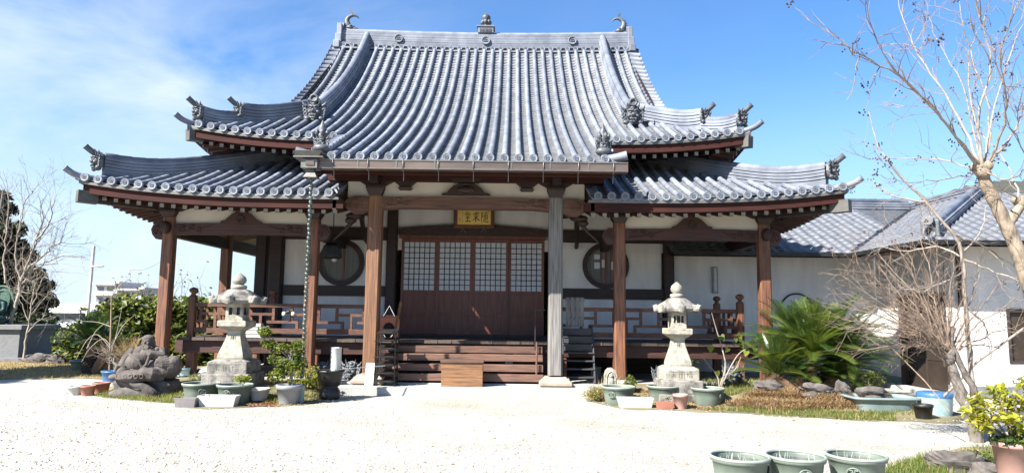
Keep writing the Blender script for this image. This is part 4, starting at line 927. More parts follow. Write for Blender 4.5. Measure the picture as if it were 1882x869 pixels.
# black shaded lamp by the round window
x, _, z = at(611, 462, 15.6)
t = thing('hanging_lamp', (x, 15.6, z), 'black hooded lamp hanging in front of the round window beside the rain chain', 'lamp')
mb = MB(); mb.sqlathe([(.14, -.17), (.19, -.13), (.17, .12), (.10, .19)], (x, 15.6, z)); obj('hood', mb, M['black'], t, .02)
mb = MB(); mb.tube([(x, 15.6, z+.18), (x, 15.6, 4.0)], .012, 6); obj('hanging_rod', mb, M['black'], t)
mb = MB(); mb.lathe([(.0, -.24), (.05, -.22), (.07, -.15)], (x+.05, 15.6, z), 10); obj('bulb', mb, M['paper'], t)

# --- wooden step box before the stairs
bx0, _, bz1 = at(812, 662, 13.9); bx1 = at(887, 700, 13.9)[0]
t = thing('wooden_box', ((bx0+bx1)/2, 13.98, .17), 'weathered wooden step box standing before the stairs', 'box')
bz1 = .69
mb = MB(); mb.box(bx0-.02, bx1+.02, 13.82, 14.16, bz1-.05, bz1); obj('lid', mb, M['step'], t, .006)
for z0, z1 in ((.172, .34), (.345, .51), (.515, bz1-.052)):
    mb = MB(); mb.box(bx0, bx1, 13.85, 13.88, z0, z1); obj('front_board', mb, M['boxw'], t, .004)
for a, b in ((bx0, bx0+.03), (bx1-.03, bx1)):
    mb = MB(); mb.box(a, b, 13.881, 14.13, .172, bz1-.052); obj('side_board', mb, M['boxw'], t)
# --- metal slipper rack beside the left pillar
rx0, rx1 = at(697, 640, 13.95)[0], at(729, 640, 13.95)[0]
t = thing('slipper_rack', ((rx0+rx1)/2, 14.0, .17), 'narrow black metal slipper rack beside the brown porch pillar', 'rack')
for x in (rx0, rx1):
    for y in (13.8, 14.12): mb = MB(); mb.tube([(x, y, .17), (x, y, 1.32+(.0 if y > 14 else -.12))], .013, 6); obj('upright', mb, M['black'], t)
for k in range(7):
    z = .28+.16*k; mb = MB(); mb.cbox(((rx0+rx1)/2, 13.96, z), (rx1-rx0+.02, .36, .02), 0, 0, R(10)); obj('shelf', mb, M['black'], t)
    mb = MB(); mb.tube([(rx0-.02-.05*(k % 2), 13.74, z-.03), (rx1, 13.76, z+.0)], .009, 5); obj('bar', mb, M['black'], t)
# --- wooden stand with arched opening behind the rack, and a striking stick
x, _, z = at(713, 600, 14.75)
t = thing('arched_stand', (x, 14.8, FZ), 'reddish wooden board with an arched opening and white cord on the veranda edge', 'stand')
mb = MB(); outer = [(-.23, 0), (.23, 0), (.23, .44), (.13, .52), (-.13, .52), (-.23, .44)]
zb = FZ+.003
q = [(-.23, 0), (-.23, .44), (-.13, .52), (.13, .52), (.23, .44), (.23, 0), (.12, 0), (.12, .26), (.08, .34), (0, .37), (-.08, .34), (-.12, .26), (-.12, 0)]
mb.prism([(x+a, zb+b) for a, b in q], 14.86, 14.92); obj('board', mb, M['fascia'], t, .005)
mb = MB(); mb.tube([(x-.12, 14.85, zb+.5), (x, 14.85, zb+.72), (x+.12, 14.85, zb+.5)], .007, 5); obj('cord', mb, M['whitep'], t); mb = MB(); mb.tube([(x-.1, 14.85, zb+.1), (x-.05, 14.84, zb+.02), (x+.03, 14.84, zb+.03), (x+.09, 14.85, zb+.1)], .008, 5); obj('cord', mb, M['whitep'], t)
p0, p1 = at(724, 600, 14.5), at(734, 560, 14.5)
mb = MB(); mb.beam((p0[0]-.02, 14.45, .95), (p1[0], 14.7, 1.85), .05, .03); obj('stick', mb, M['boxw'], None, .004, (p0[0], 14.45, .9), label='slim wooden stick leaning against the slipper rack', category='stick')
# --- inscribed white board leaning at the pillar foot
a, b, c, d = at(668, 704, 13.7), at(684, 705, 13.7), at(671, 669, 13.95), at(687, 669, 13.95)
x = (a[0]+d[0])/2-.02; t = thing('notice_board', (x, 13.8, .17), 'narrow whitish notice board with faint columns of writing leaning on the pillar', 'sign')
mb = MB(); vs = [Vector((a[0], 13.78, .172)), Vector((b[0], 13.78, .172)), Vector((d[0], 14.05, .60)), Vector((c[0], 14.05, .60))]
nn = (vs[1]-vs[0]).cross(vs[3]-vs[0]).normalized(); mb.add(vs+[v-nn*.02 for v in vs], [(0, 1, 2, 3), (7, 6, 5, 4), (0, 4, 5, 1), (1, 5, 6, 2), (2, 6, 7, 3), (3, 7, 4, 0)]); obj('board', mb, M['whitep'], t)
mb = MB()
for c_ in range(3):
    for k in range(7):
        u = .22+.28*c_+.03*math.sin(k*2.3+c_); v = .88-.115*k
        P = vs[0].lerp(vs[1], u).lerp(vs[3].lerp(vs[2], u), v)+nn*.002; e1 = (vs[1]-vs[0])*.05; e2 = (vs[3]-vs[0])*.03
        mb.add([P-e1, P+e1*(.4+.6*rng.random()), P+e2], [(0, 1, 2)]); mb.add([P-e2, P+e2+e1*.3, P+e2*.6-e1*.2], [(0, 1, 2)])
obj('writing', mb, M['ink'], t, kind='stuff')
# --- dark slatted steps (a stepped rack) right of the grey pillar
sx0, sx1 = at(1036, 640, 14.6)[0], at(1090, 640, 14.6)[0]
t = thing('side_steps', ((sx0+sx1)/2, 14.6, .2), 'dark slate coloured wooden steps with open treads beside the grey pillar', 'steps')
for k in range(7):
    z = .34+.165*k; y = 14.42+.06*k; mb = MB(); mb.box(sx0, sx1, y, y+.26, z-.025, z); obj('tread', mb, M['grate'], t)
    if k > 3: mb = MB(); mb.box(sx0+.01, sx1-.01, y+.02, y+.05, z-.14, z-.026); obj('riser', mb, M['grate'], t)
for x in (sx0-.03, sx1): mb = MB(); mb.beam((x+.015, 14.45, .2), (x+.015, 14.95, 1.38), .03, .12); obj('stringer', mb, M['grate'], t)
x0, _, z1 = at(1040, 546, 14.85); x1, _, z0 = at(1074, 592, 14.85)
t = thing('plank_panel', ((x0+x1)/2, 14.85, z0), 'small grey plank panel with battens leaning on the railing above the dark steps', 'panel')
for k in range(4): mb = MB(); mb.box(x0+(x1-x0)*k/4+.004, x0+(x1-x0)*(k+1)/4-.004, 14.90, 14.925, z0-.1, z1); obj('plank', mb, M['oldv'], t)
for z in (z1-.07, z0+.06): mb = MB(); mb.box(x0-.01, x1+.01, 14.88, 14.899, z-.02, z+.02); obj('batten', mb, M['oldv'], t)
# --- white stack on the veranda, pale ornament on the rail
x0, _, z = at(441, 612, 14.87); x1 = at(482, 612, 14.87)[0]
for k, lab in enumerate(('lowest flat white slab of the stack on the veranda edge', 'second flat white slab from below in the veranda stack', 'third flat white slab from below in the veranda stack', 'topmost flat white slab of the stack on the veranda edge')):
    mb = MB(); mb.box(x0-.03+.015*(k % 2), x1-.01*k, 14.84, 15.0, FZ+.006+.078*k, FZ+.006+.078*k+.066); obj('white_slab', mb, M['whitep'], None, .006, ((x0+x1)/2, 14.9, FZ+.02+.085*k), label=lab, category='slab', group='white slabs stacked on the veranda')
x, _, z = at(531, 574, 14.98)
t = thing('rail_ornament', (x, 14.98, z-.08), 'small dark ornament with two cream discs on the railing', 'ornament')
mb = MB(); mb.ell((x, 14.98, z+.01), (.055, .04, .04)); mb.tube([(x-.1, 14.98, z-.02), (x, 14.97, z+.03), (x+.1, 14.98, z-.02)], .02, 8); obj('body', mb, M['black'], t)
for a in (-1, 1): mb = MB(); mb.ell((x+a*.10, 14.95, z-.03), (.045, .02, .05)); obj('disc', mb, M['cream'], t)
# --- old roof masks stored under the veranda
for (px, py, Y, sc, rz, lab) in ((592, 686, 14.75, .75, .3, 'old grey roof mask tile beside the corner post under the veranda'), (645, 688, 14.7, .8, -.3, 'old dark roof mask tile under the veranda between urn and pillar'), (1348, 693, 14.6, .85, .2, 'pale roof mask tile under the veranda corner by the heart leaved vine'), (1215, 690, 14.8, .7, 0, 'roof mask tile in shadow under the veranda behind the lantern')):
    x, y, z = at(px, py, Y); o = link('mask_tile', ONI, None, (x, Y, .20+.16*sc), (R(-12), 0, rz), (sc, sc, sc)); o['label'] = lab; o['category'] = 'roof ornament'; o['group'] = 'old roof ornaments stored under the veranda'
x, y, z = at(392, 676, 14.5)
mb = MB(); mb.tube([(x-.28, 14.5, .25), (x-.05, 14.5, .27), (x+.15, 14.55, .42), (x+.22, 14.6, .52)], [.06, .09, .11, .05], 9); mb.ell((x+.05, 14.45, .36), (.14, .1, .12)); mb.ell((x+.18, 14.45, .42), (.06, .06, .1)); mb.ell((x-.1, 14.45, .28), (.16, .08, .07)); mb.tube([(x+.1, 14.42, .45), (x+.05, 14.4, .56), (x+.12, 14.4, .6)], [.03, .025, .006], 6)
obj('dragon_tile', mb, M['oni'], None, 0, (x, 14.5, .2), label='long dark dragon shaped roof tile lying behind the stone lantern by the railing corner', category='roof ornament', group='old roof ornaments stored under the veranda')

# ================================================================ stone lanterns
def lantern(px, py, Y, name_label, k, zb, kz=.92):
    x = at(px, py, Y)[0]; t = thing('stone_lantern', (x, Y, 0), name_label, 'lantern', 'stone lanterns before the hall')
    B = lambda nm, f, m, bv=.012: obj(nm, (lambda mb: (f(mb), mb)[1])(MB()), m, t, bv)
    KZ = lambda pr: [(r, z*kz) for r, z in pr]
    B('foundation_slab', lambda m: m.box(x-.52*k, x+.52*k, Y-.52*k, Y+.52*k, 0, zb), M['stoned'])
    B('base_slab', lambda m: m.box(x-.44*k, x+.44*k, Y-.44*k, Y+.44*k, zb+kz*.002, zb+kz*.27), M['stoned'], .02)
    B('base_block', lambda m: m.sqlathe(KZ([(.375*k, .272), (.375*k, .47), (.36*k, .50), (.27*k, .545)]), (x, Y, zb)), M['stoned'] if k > .95 else M['stone'], .015)
    B('shaft', lambda m: m.sqlathe(KZ([(.245*k, .547), (.25*k, .58), (.235*k, .66), (.185*k, .82), (.145*k, .96), (.13*k, 1.06), (.14*k, 1.10), (.165*k, 1.13)]), (x, Y, zb)), M['stone'])
    B('platform', lambda m: m.sqlathe(KZ([(.18*k, 1.132), (.27*k, 1.20), (.275*k, 1.21), (.275*k, 1.31), (.26*k, 1.32)]), (x, Y, zb)), M['stone'])
    w = .165*k; z0, z1 = zb+kz*1.322, zb+kz*1.66; fb = MB(); p = .055*k
    for sx in (-1, 1):
        for sy in (-1, 1): fb.box(*sorted((x+sx*w, x+sx*(w-p))), *sorted((Y+sy*w, Y+sy*(w-p))), z0, z1)
    for a, b in ((z0, z0+.10), (z1-.07, z1)):
        for s in (-1, 1):
            fb.box(x-w+p, x+w-p, *sorted((Y+s*w, Y+s*(w-.04))), a, b); fb.box(*sorted((x+s*w, x+s*(w-.04))), Y-w+p, Y+w-p, a, b)
    o = obj('firebox', fb, M['stone'], t)
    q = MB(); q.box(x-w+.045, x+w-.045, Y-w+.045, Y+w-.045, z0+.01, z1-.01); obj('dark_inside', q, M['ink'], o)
    for s in ((-.35, 0, .35) if k > .95 else (-.55, .45)):
        q = MB(); q.box(x+s*.08-.009, x+s*.08+.009, Y-w+.008, Y-w+.03, z0+.10, z1-.07); obj('window_bar', q, M['stone'], o)
    rf = MB(); rf.lathe(KZ([(.34*k, 1.655), (.43*k, 1.675), (.445*k, 1.73), (.40*k, 1.80), (.31*k, 1.88), (.21*k, 1.94), (.13*k, 1.962)]), (x, Y, zb), 6, 0, False, math.pi/6)
    for j in range(6):
        a = math.pi/6+j*math.pi/3; c, s_ = math.cos(a), math.sin(a)
        rf.tube([(x+c*.17*k, Y+s_*.17*k, zb+kz*1.91), (x+c*.28*k, Y+s_*.28*k, zb+kz*1.82), (x+c*.40*k, Y+s_*.40*k, zb+kz*1.72), (x+c*.465*k, Y+s_*.465*k, zb+kz*1.72), (x+c*.48*k, Y+s_*.48*k, zb+kz*1.775), (x+c*.44*k, Y+s_*.44*k, zb+kz*1.80)], [.04, .06, .085, .085, .065, .035], 8)
    obj('lantern_roof', rf, M['stoned'], t, .012)
    B('neck', lambda m: m.lathe(KZ([(.12*k, 1.957), (.15*k, 1.98), (.15*k, 2.03), (.09*k, 2.05)]), (x, Y, zb), 12), M['stone'], 0)
    B('jewel', lambda m: m.lathe(KZ([(.08*k, 2.052), (.125*k, 2.10), (.135*k, 2.15), (.115*k, 2.21), (.06*k, 2.26), (.02*k, 2.29), (0, 2.305)]), (x, Y, zb), 16), M['stoned'] if k > .95 else M['stone'], 0)
    # carved characters: three on the block, a column on the shaft
    glyphs = [[[(.1, .9), (.9, .9)], [(.5, 1), (.5, .1)], [(.2, .65), (.8, .65)], [(.1, .4), (.9, .4)], [(.3, .3), (.2, .05)], [(.7, .3), (.85, .05)]],
              [[(.15, .95), (.15, .1)], [(.15, .95), (.45, .95), (.45, .1)], [(.15, .6), (.45, .6)], [(.6, .95), (.6, .1)], [(.6, .95), (.92, .95), (.92, .08)], [(.6, .6), (.92, .6)]],
              [[(.2, .9), (.2, .1)], [(.05, .6), (.12, .7)], [(.38, .7), (.3, .6)], [(.45, .9), (.95, .9)], [(.7, 1), (.55, .7)], [(.5, .62), (.9, .62)], [(.5, .4), (.9, .4), (.9, .15), (.5, .15), (.5, .4)]]]
    mb = MB(); yb = Y-.375*k-.002
    for i, g in enumerate(glyphs):
        for st_ in g: brush(mb, [(x-.25*k+.17*k*i+a*.14*k, zb+kz*(.31+b*.14), .009) for a, b in st_], yb)
    obj('carved_characters', mb, M['rock'], t, kind='stuff')
    mb = MB(); yb = Y-.19*k
    for i in range(3):
        for st_ in glyphs[(i+1) % 3]:
            q = [(x-.05*k+a*.1*k, zb+kz*(1.02-.13*i+b*.1-.1), .008) for a, b in st_]
            for u, v in zip(q, q[1:]):
                f = lambda z: -(.13+.105*max(0, min(1, (1.06-(z-zb)/kz)/.48))**1.25)*k-.004
                mb.add([(u[0]-.004, Y+f(u[1]), u[1]), (u[0]+.004, Y+f(u[1]), u[1]+.004), (v[0]+.004, Y+f(v[1]), v[1]), (v[0]-.004, Y+f(v[1]), v[1]-.004)], [(0, 1, 2, 3), (3, 2, 1, 0)])
    obj('carved_characters', mb, M['rock'], t, kind='stuff')
lantern(430, 690, 13.05, 'stained stone lantern with dark inscribed base near the stone monk statue', .98, .22)
lantern(1246, 695, 13.1, 'pale stone lantern behind the row of green basins near the cycad', .86, .20, .90)

# ================================================================ laughing monk statue on its rock
def rock(name, c, r, seed, m, label=None, cat='rock', parent=None, group=None, n=26, k=18, amp=.22):
    g = np.random.default_rng(seed); ph = g.random((6, 4))*6.28; fr = 1.2+3.2*g.random((6, 3))
    mb = MB(); vs = []
    for i in range(k+1):
        t = math.pi*i/k
        for j in range(n):
            a = 2*math.pi*j/n; d = np.array([math.sin(t)*math.cos(a), math.sin(t)*math.sin(a), math.cos(t)])
            q = 1+amp*sum(math.sin(fr[e]@d*1.7+ph[e, 0])/(1+.5*e) for e in range(6))*.5+amp*.14*sum(abs(math.sin(fr[e]@d*3.1+ph[e, 1]))-.6 for e in range(3))
            d2 = np.sign(d)*np.abs(d)**.8
            vs.append((c[0]+r[0]*d2[0]*q, c[1]+r[1]*d2[1]*q, c[2]+r[2]*max(d2[2]*q, -.35)))
    mb.add(vs, [(i*n+j, (i+1)*n+j, (i+1)*n+(j+1) % n, i*n+(j+1) % n) for i in range(k) for j in range(n)], 0, name == 'statue_rock')
    kw = {}
    if label: kw = dict(label=label, category=cat)
    if group: kw['group'] = group
    return obj(name, mb, m, parent, 0, (c[0], c[1], c[2]), **kw)
mx, my, _ = at(270, 700, 13.1)
rock('statue_rock', (mx-.01, 13.1, .10), (.56, .32, .23), 5, M['rock'], 'broad flat dark rock carrying the seated monk statue', 'rock', amp=.3)
t = thing('monk_statue', (mx, 13.1, .30), 'brown stone statue of a laughing big bellied monk seated with a sack', 'statue')
def ebody():
    mb = MB(); E = lambda x, y, z, a, b, c, rx=0, ry=0, rz=0: mb.ell((mx+x, 13.1+y, .30+z), (a, b, c), 0, 16, 12, Matrix.Rotation(rz, 3, 'Z') @ Matrix.Rotation(ry, 3, 'Y') @ Matrix.Rotation(rx, 3, 'X'))
    T = lambda p, r, n=8: mb.tube([(mx+a, 13.1+b, .30+c) for a, b, c in p], r, n)
    E(0, .04, .22, .42, .28, .22); E(-.02, .06, .46, .27, .22, .20); E(-.1, .05, .40, .26, .2, .26, 0, R(18)); E(.14, .04, .46, .2, .18, .16)      # seat, trunk, shoulders
    E(-.13, -.13, .34, .21, .17, .18); E(-.13, -.285, .33, .02, .02, .02)                                                                     # bare belly, navel
    E(.02, -.12, .50, .12, .08, .10); E(-.13, -.10, .53, .10, .08, .09)                                                                         # chest
    T([(.02, .0, .55), (.0, -.01, .64)], [.10, .09])
    E(-.02, -.02, .70, .105, .115, .125); E(-.02, -.01, .77, .112, .12, .075); E(-.02, -.09, .655, .075, .06, .06)                            # head, cap, jaw
    E(-.02, -.135, .70, .02, .028, .028)                                                                                                       # nose
    for s in (-1, 1): E(-.02+s*.05, -.115, .685, .03, .025, .03); E(-.02+s*.11, .0, .68, .02, .035, .06); T([(-.02+s*.02, -.125, .735), (-.02+s*.05, -.12, .745), (-.02+s*.085, -.09, .73)], [.01, .014, .008])
    T([(-.075, -.12, .655), (-.04, -.14, .635), (0, -.14, .635), (.035, -.12, .655)], [.01, .012, .012, .01])
    T([(-.24, .0, .55), (-.36, -.06, .38), (-.40, -.16, .22)], [.12, .115, .10]); E(-.36, -.2, .16, .10, .1, .09)                               # arm and sleeve
    for k, L in enumerate((.09, .105, .1, .085)): T([(-.40+.03*k, -.24, .15-.005*k), (-.42+.034*k, -.31, .13), (-.41+.034*k, -.31-.0*L, .075)], [.017, .016, .012], 6)
    T([(-.31, -.26, .17), (-.27, -.30, .15), (-.26, -.31, .12)], [.02, .018, .012], 6)
    T([(.22, .0, .54), (.30, -.10, .44), (.14, -.20, .50), (.06, -.18, .57)], [.11, .10, .075, .06]); E(.05, -.17, .60, .06, .055, .055)       # raised arm, hand at chin
    for k in range(4): T([(.015+.026*k, -.20, .62), (.01+.026*k, -.235, .60), (.015+.026*k, -.225, .565)], [.015, .014, .011], 6)
    T([(.09, -.19, .58), (.1, -.215, .62), (.085, -.22, .65)], [.017, .015, .01], 6)
    E(.19, -.06, .57, .055, .055, .06)                                                                                                          # sack knot
    T([(-.42, -.2, .07), (-.2, -.3, .10), (.02, -.28, .09), (.15, -.2, .08)], [.085, .12, .11, .085]); E(-.50, -.2, .065, .11, .09, .06)          # leg and foot
    T([(.32, -.1, .10), (.2, -.27, .13), (.06, -.3, .15)], [.14, .13, .1]); E(.1, -.29, .17, .09, .08, .09)
    for k in range(5): T([(-.52-.012*k, -.25+.03*k, .05), (-.585, -.25+.03*k, .045)], [.022, .014], 6)
    E(.40, -.02, .24, .24, .22, .21); E(.48, -.03, .33, .16, .17, .13)                                                                          # sack
    for k in range(6):
        a = R(5+17*k); T([(.22, -.16, .30), (.30+.10*math.cos(a), -.24, .28+.10*math.sin(a)), (.34+.26*math.cos(a), -.12, .24+.22*math.sin(a))], [.03, .045, .022], 7)
    T([(-.30, -.12, .50), (-.2, -.24, .46), (-.02, -.29, .38), (.05, -.27, .22), (-.05, -.29, .17)], [.03, .03, .032, .03, .02], 7)              # robe hem round the belly
    T([(.1, -.12, .62), (.12, -.2, .45), (.1, -.26, .3), (.0, -.3, .2)], [.03, .035, .03, .02], 7)
    for k in range(4): mb.torus((mx-.2+.1*k, 13.1-.40, .30+.10), .035, .012, 10, 5, 0, 'y')
    return mb
o = obj('body', ebody(), M['buddha'], t)
rm = o.modifiers.new('merge', 'REMESH'); rm.mode = 'VOXEL'; rm.voxel_size = .0085; rm.use_smooth_shade = True
sm = o.modifiers.new('soften', 'SMOOTH'); sm.factor = .5; sm.iterations = 1

# ================================================================ pots and tubs
def basin(px, py, w_px, label, group='grey green basins', h=.33, mat1='pgreen', rim='prim', fill='soil', name='basin', emblem=0.0, loc=None, ribs=2):
    if loc is None: x, y, _ = gr(px, py); r = w_px/1255*math.hypot(y, 0)/2; y += r*.85
    else: x, y, r = loc
    t = thing(name, (x, y, 0), label, 'tub', group)
    mb = MB(); mb.lathe([(r*.74, 0), (r*.76, .01), (r*.86, h*.55), (r*.92, h*.86), (r*.985, h*.88), (r*1.0, h*.93), (r*1.0, h*.985), (r*.985, h), (r*.95, h*.99), (r*.925, h*.9), (r*.78, h*.25)], (x, y, 0), 40)
    b = obj('shell', mb, M[mat1], t)
    mb = MB(); mb.torus((x, y, h*.985), r*.975, .015, 44, 8); obj('rim', mb, M[rim], b)
    mb = MB(); mb.lathe([(0, h*.84), (r*.5, h*.845), (r*.915, h*.835)], (x, y, 0), 30); obj('water' if fill == 'water' else 'soil', mb, M[fill], t)
    if emblem is not None:
        a = -math.pi/2+emblem; mb = MB(); c = Vector((x+r*.90*math.cos(a), y+r*.90*math.sin(a), h*.62)); u = Vector((-math.sin(a), math.cos(a), 0)); nrm = Vector((math.cos(a), math.sin(a), .1))
        P = lambda p, q, o=.012: c+u*p+Vector((0, 0, q))+nrm*o
        s = min(.062, r*.22)
        mb.tube([P(s*math.cos(k*math.pi/8), s*.8*math.sin(k*math.pi/8)) for k in range(17)], .008, 6)
        for pts in ([(-.6, .4), (-.1, .45), (-.35, -.1), (-.3, -.55)], [(.6, .4), (.2, .5), (.1, .15), (.5, -.1), (.4, -.5), (.0, -.45)], [(-.05, .2), (0, -.3)]): mb.tube([P(a_*s, b_*s) for a_, b_ in pts], .008, 6)
        obj('emblem', mb, M[mat1], b)
    return t, x, y, r, h
GB = 'grey green basins'
basin(355, 742, 66, 'grey green basin with dark water, nearest the monk statue rock', GB, fill='water', emblem=.5)
basin(419, 745, 64, 'grey green basin behind the white trough by the stained lantern', GB, fill='water', emblem=-.1)
basin(1141, 747, 62, 'grey green basin with dry stems, at the porch end of the basin row', GB, emblem=-.6)
basin(1226, 745, 62, 'grey green basin directly in front of the pale stone lantern', GB, fill='water', emblem=.9)
basin(1309, 750, 60, 'grey green basin with ring emblem, near the dry straw heap', GB, emblem=.75)
basin(140, 681, 44, 'far grey green basin standing on the dry lawn by the clipped hedge', GB, h=.26, emblem=None)
bz = [basin(0, 0, 0, 'large green basin in front, with drips down its pale rim, farthest from the grass', GB, h=.335, loc=(2.13, 6.50, .268), emblem=1.4, fill='water'),
      basin(0, 0, 0, 'large green basin in front, with the ring emblem facing out, middle of three', GB, h=.335, loc=(2.665, 6.55, .268), emblem=-.05, fill='water'),
      basin(0, 0, 0, 'large green basin in front, beside the fresh grass and rocks', GB, h=.335, loc=(3.265, 6.62, .268), emblem=-.55, fill='water')]
for t, x, y, r, h in bz:
    mb = MB()
    for k in range(14):
        a, q = rng.random()*6.28, r*.8*math.sqrt(rng.random()); p = Vector((x+q*math.cos(a), y+q*math.sin(a), h*.82)); d = Vector((rng.normal()*.02, rng.normal()*.02, .03+.08*rng.random())); mb.tube([p, p+d], [.0025, .0015], 4)
    obj('dry_stems', mb, M['whitep'], t, kind='stuff')
def pot(px, py, w_px, h, label, m, name='flower_pot', cat='pot', taper=.74, z=0.0, rimh=.18, fill='soil', group=None):
    x, y, _ = gr(px, py, z); r = w_px/1255*y/2; y += r*.8; z = max(z, bedz(x, y)-.01)
    t = thing(name, (x, y, z), label, cat, group)
    mb = MB(); mb.lathe([(r*taper, 0), (r*.93, h*(1-rimh)), (r*.94, h*(1-rimh)), (r, h*(1-rimh)+.004), (r, h), (r*.88, h), (r*.84, h*.8)], (x, y, z), 26); obj('shell', mb, M[m], t)
    mb = MB(); mb.lathe([(0, h*.86), (r*.87, h*.85)], (x, y, z), 22); obj('soil', mb, M[fill], t)
    return t, x, y, r
def trough(x0p, x1p, py, h, d, label, m, name='planter_trough'):
    x0, y, _ = gr(x0p, py); x1, _, _ = gr(x1p, py); t = thing(name, ((x0+x1)/2, y+d/2, 0), label, 'planter', 'long planter troughs')
    c = ((x0+x1)/2, y+d/2); w = (x1-x0)/2; mb = MB(); vs = []; 
    for k, z in ((.86, 0), (.97, h*.86), (1.0, h*.865), (1.0, h), (.93, h), (.9, h*.7)):
        q = k if k < 1 else 1
        vs += [(c[0]-w*k, c[1]-d/2*k, z), (c[0]+w*k, c[1]-d/2*k, z), (c[0]+w*k, c[1]+d/2*k, z), (c[0]-w*k, c[1]+d/2*k, z)]
    mb.add(vs, [(3, 2, 1, 0)]+[(i*4+j, i*4+(j+1) % 4, i*4+4+(j+1) % 4, i*4+4+j) for i in range(5) for j in range(4)]); obj('shell', mb, M[m], t, .008)
    mb = MB(); mb.box(c[0]-w*.91, c[0]+w*.91, c[1]-d*.455, c[1]+d*.455, h*.69, h*.82); obj('soil', mb, M['soil'], t)
    return t, c[0], c[1], w
pot(131, 727, 25, .17, 'small white pot at the outer end of the row by the monk rock', 'whitep')
pot(154, 728, 26, .19, 'terracotta pot standing beside the small white pot', 'terra')
pot(178, 723, 30, .20, 'terracotta pot nearest the blue tub', 'terra')
blue_tub = pot(198, 703, 42, .25, 'bright blue tub with a bare bonsai trunk left of the monk statue', 'blue', 'blue_tub', 'tub', .8, rimh=.14)
basin(181, 680, 36, 'grey basin on the dry lawn behind the blue tub', None, h=.24, mat1='greyp', rim='greyp', emblem=None)
pot(333, 711, 21, .16, 'small pale blue glazed pot between monk statue and lantern', 'tealglaze', taper=.8)
pot(351, 706, 22, .10, 'low dark bowl with a small plant by the pale blue pot', 'black', 'plant_bowl', 'bowl', .6)
trough(318, 360, 749, .16, .20, 'mauve grey plant trough with pink flowers', 'mauve')
trough(361, 435, 748, .19, .22, 'white plant trough in front of two green basins', 'whitep')
pot(463, 724, 28, .15, 'yellowish cream pot behind the round cream pot by the lantern', 'cream')
pot(470, 741, 38, .20, 'round cream pot at the end of the white trough', 'whitep')
shp = pot(524, 745, 47, .34, 'grey pot holding the leafy green shrub before the corner post', 'greyp', taper=.7, rimh=.22)
pot(549, 741, 16, .30, 'slim blue glazed jar half hidden behind the grey shrub pot', 'tealglaze', 'glazed_jar', 'jar', .9)
trough(1136, 1201, 750, .18, .22, 'long white trough leaning against the basin with dry stems', 'whitep')
ter = trough(1208, 1239, 753, .13, .16, 'small terracotta trough with a magenta flower', 'terra')
pot(1254, 753, 28, .26, 'pink terracotta pot with brown plant before the lantern', 'pink')
pot(1096, 696, 21, .26, 'pale green bucket beside the dark slatted steps', 'prim', 'bucket', 'bucket', .8, .2, .1)
pot(1706, 772, 34, .24, 'black plastic pot against the blue and green tub', 'black')
pkp = pot(1886, 898, 68, .42, 'large pink pot holding the yellow leaved flowering shrub', 'pink', taper=.68, rimh=.12)
x, y, _ = gr(1738, 767); r = 58/1255*y/2; y += r
t = thing('round_tub', (x, y, 0), 'blue topped round tub with mottled green glaze by the bare bush', 'tub')
mb = MB(); mb.lathe([(r*.9, 0), (r*.98, .2), (r*1.0, .31)], (x, y, 0), 32); obj('shell', mb, M['tealglaze'], t)
mb = MB(); mb.lathe([(r*1.02, .312), (r*1.03, .37), (r*.96, .39), (0, .38)], (x, y, 0), 32); obj('lid', mb, M['blue'], t)
# old bathtub full of water
x0, y0, _ = gr(1596, 763); x1, y1, _ = gr(1690, 763)
t = thing('bathtub', ((x0+x1)/2, y0+.3, 0), 'old pale teal bathtub filled with water on the grass edge', 'bathtub')
def tub_ring(cx, cy, a, b, z, n=36): return [(cx+a*(abs(math.cos(q))**.45)*(1 if math.cos(q) >= 0 else -1), cy+b*(abs(math.sin(q))**.45)*(1 if math.sin(q) >= 0 else -1), z) for q in [2*math.pi*i/n for i in range(n)]]
cx, cy, a, b = (x0+x1)/2-.05, y0+.36, .56, .36; mb = MB(); vs = []
for k, z in ((.80, 0), (.88, .18), (.94, .245), (1.04, .25), (1.05, .285), (.95, .29), (.9, .2)): vs += tub_ring(cx, cy, a*k, b*k, z)
mb.add(vs, [(i*36+j, i*36+(j+1) % 36, i*36+36+(j+1) % 36, i*36+36+j) for i in range(6) for j in range(36)], 0, True); obj('shell', mb, M['teal'], t)
mb = MB(); mb.add(tub_ring(cx, cy, a*.92, b*.92, .24), [tuple(range(36))]); obj('water', mb, M['water'], t)
# black urn with a white cylinder on it
ux, uy, _ = gr(600, 736); uy += .2
t = thing('stone_urn', (ux, uy, 0), 'black waisted urn standing at the corner of the porch step', 'urn')
mb = MB(); mb.lathe([(.17, 0), (.19, .03), (.19, .16), (.15, .22), (.145, .235), (.20, .27), (.225, .42), (.25, .50), (.26, .51), (.26, .54), (.22, .54), (.2, .5)], (ux, uy, 0), 30); obj('shell', mb, M['black'], t)
mb = MB(); mb.lathe([(0, .505), (.21, .50)], (ux, uy, 0), 24); obj('ash', mb, M['greyp'], t)
mb = MB(); mb.lathe([(.1, .507), (.1, .94), (.104, .945), (.104, .955), (.09, .955), (.085, .93), (0, .93)], (ux+.09, uy, 0), 24); obj('white_cylinder', mb, M['whitep'], None, 0, (ux+.09, uy, .51), label='tall white cylinder standing on the black urn', category='cylinder')
# slim rod resting across the urn rim
mb = MB(); mb.tube([(ux+.1, uy-.1, .55), (ux+.95, uy+.35, .60)], .008, 5); obj('thin_rod', mb, M['greyp'], None, 0, (ux+.1, uy, .55), label='thin grey rod reaching from the urn rim to the podium edge', category='rod')
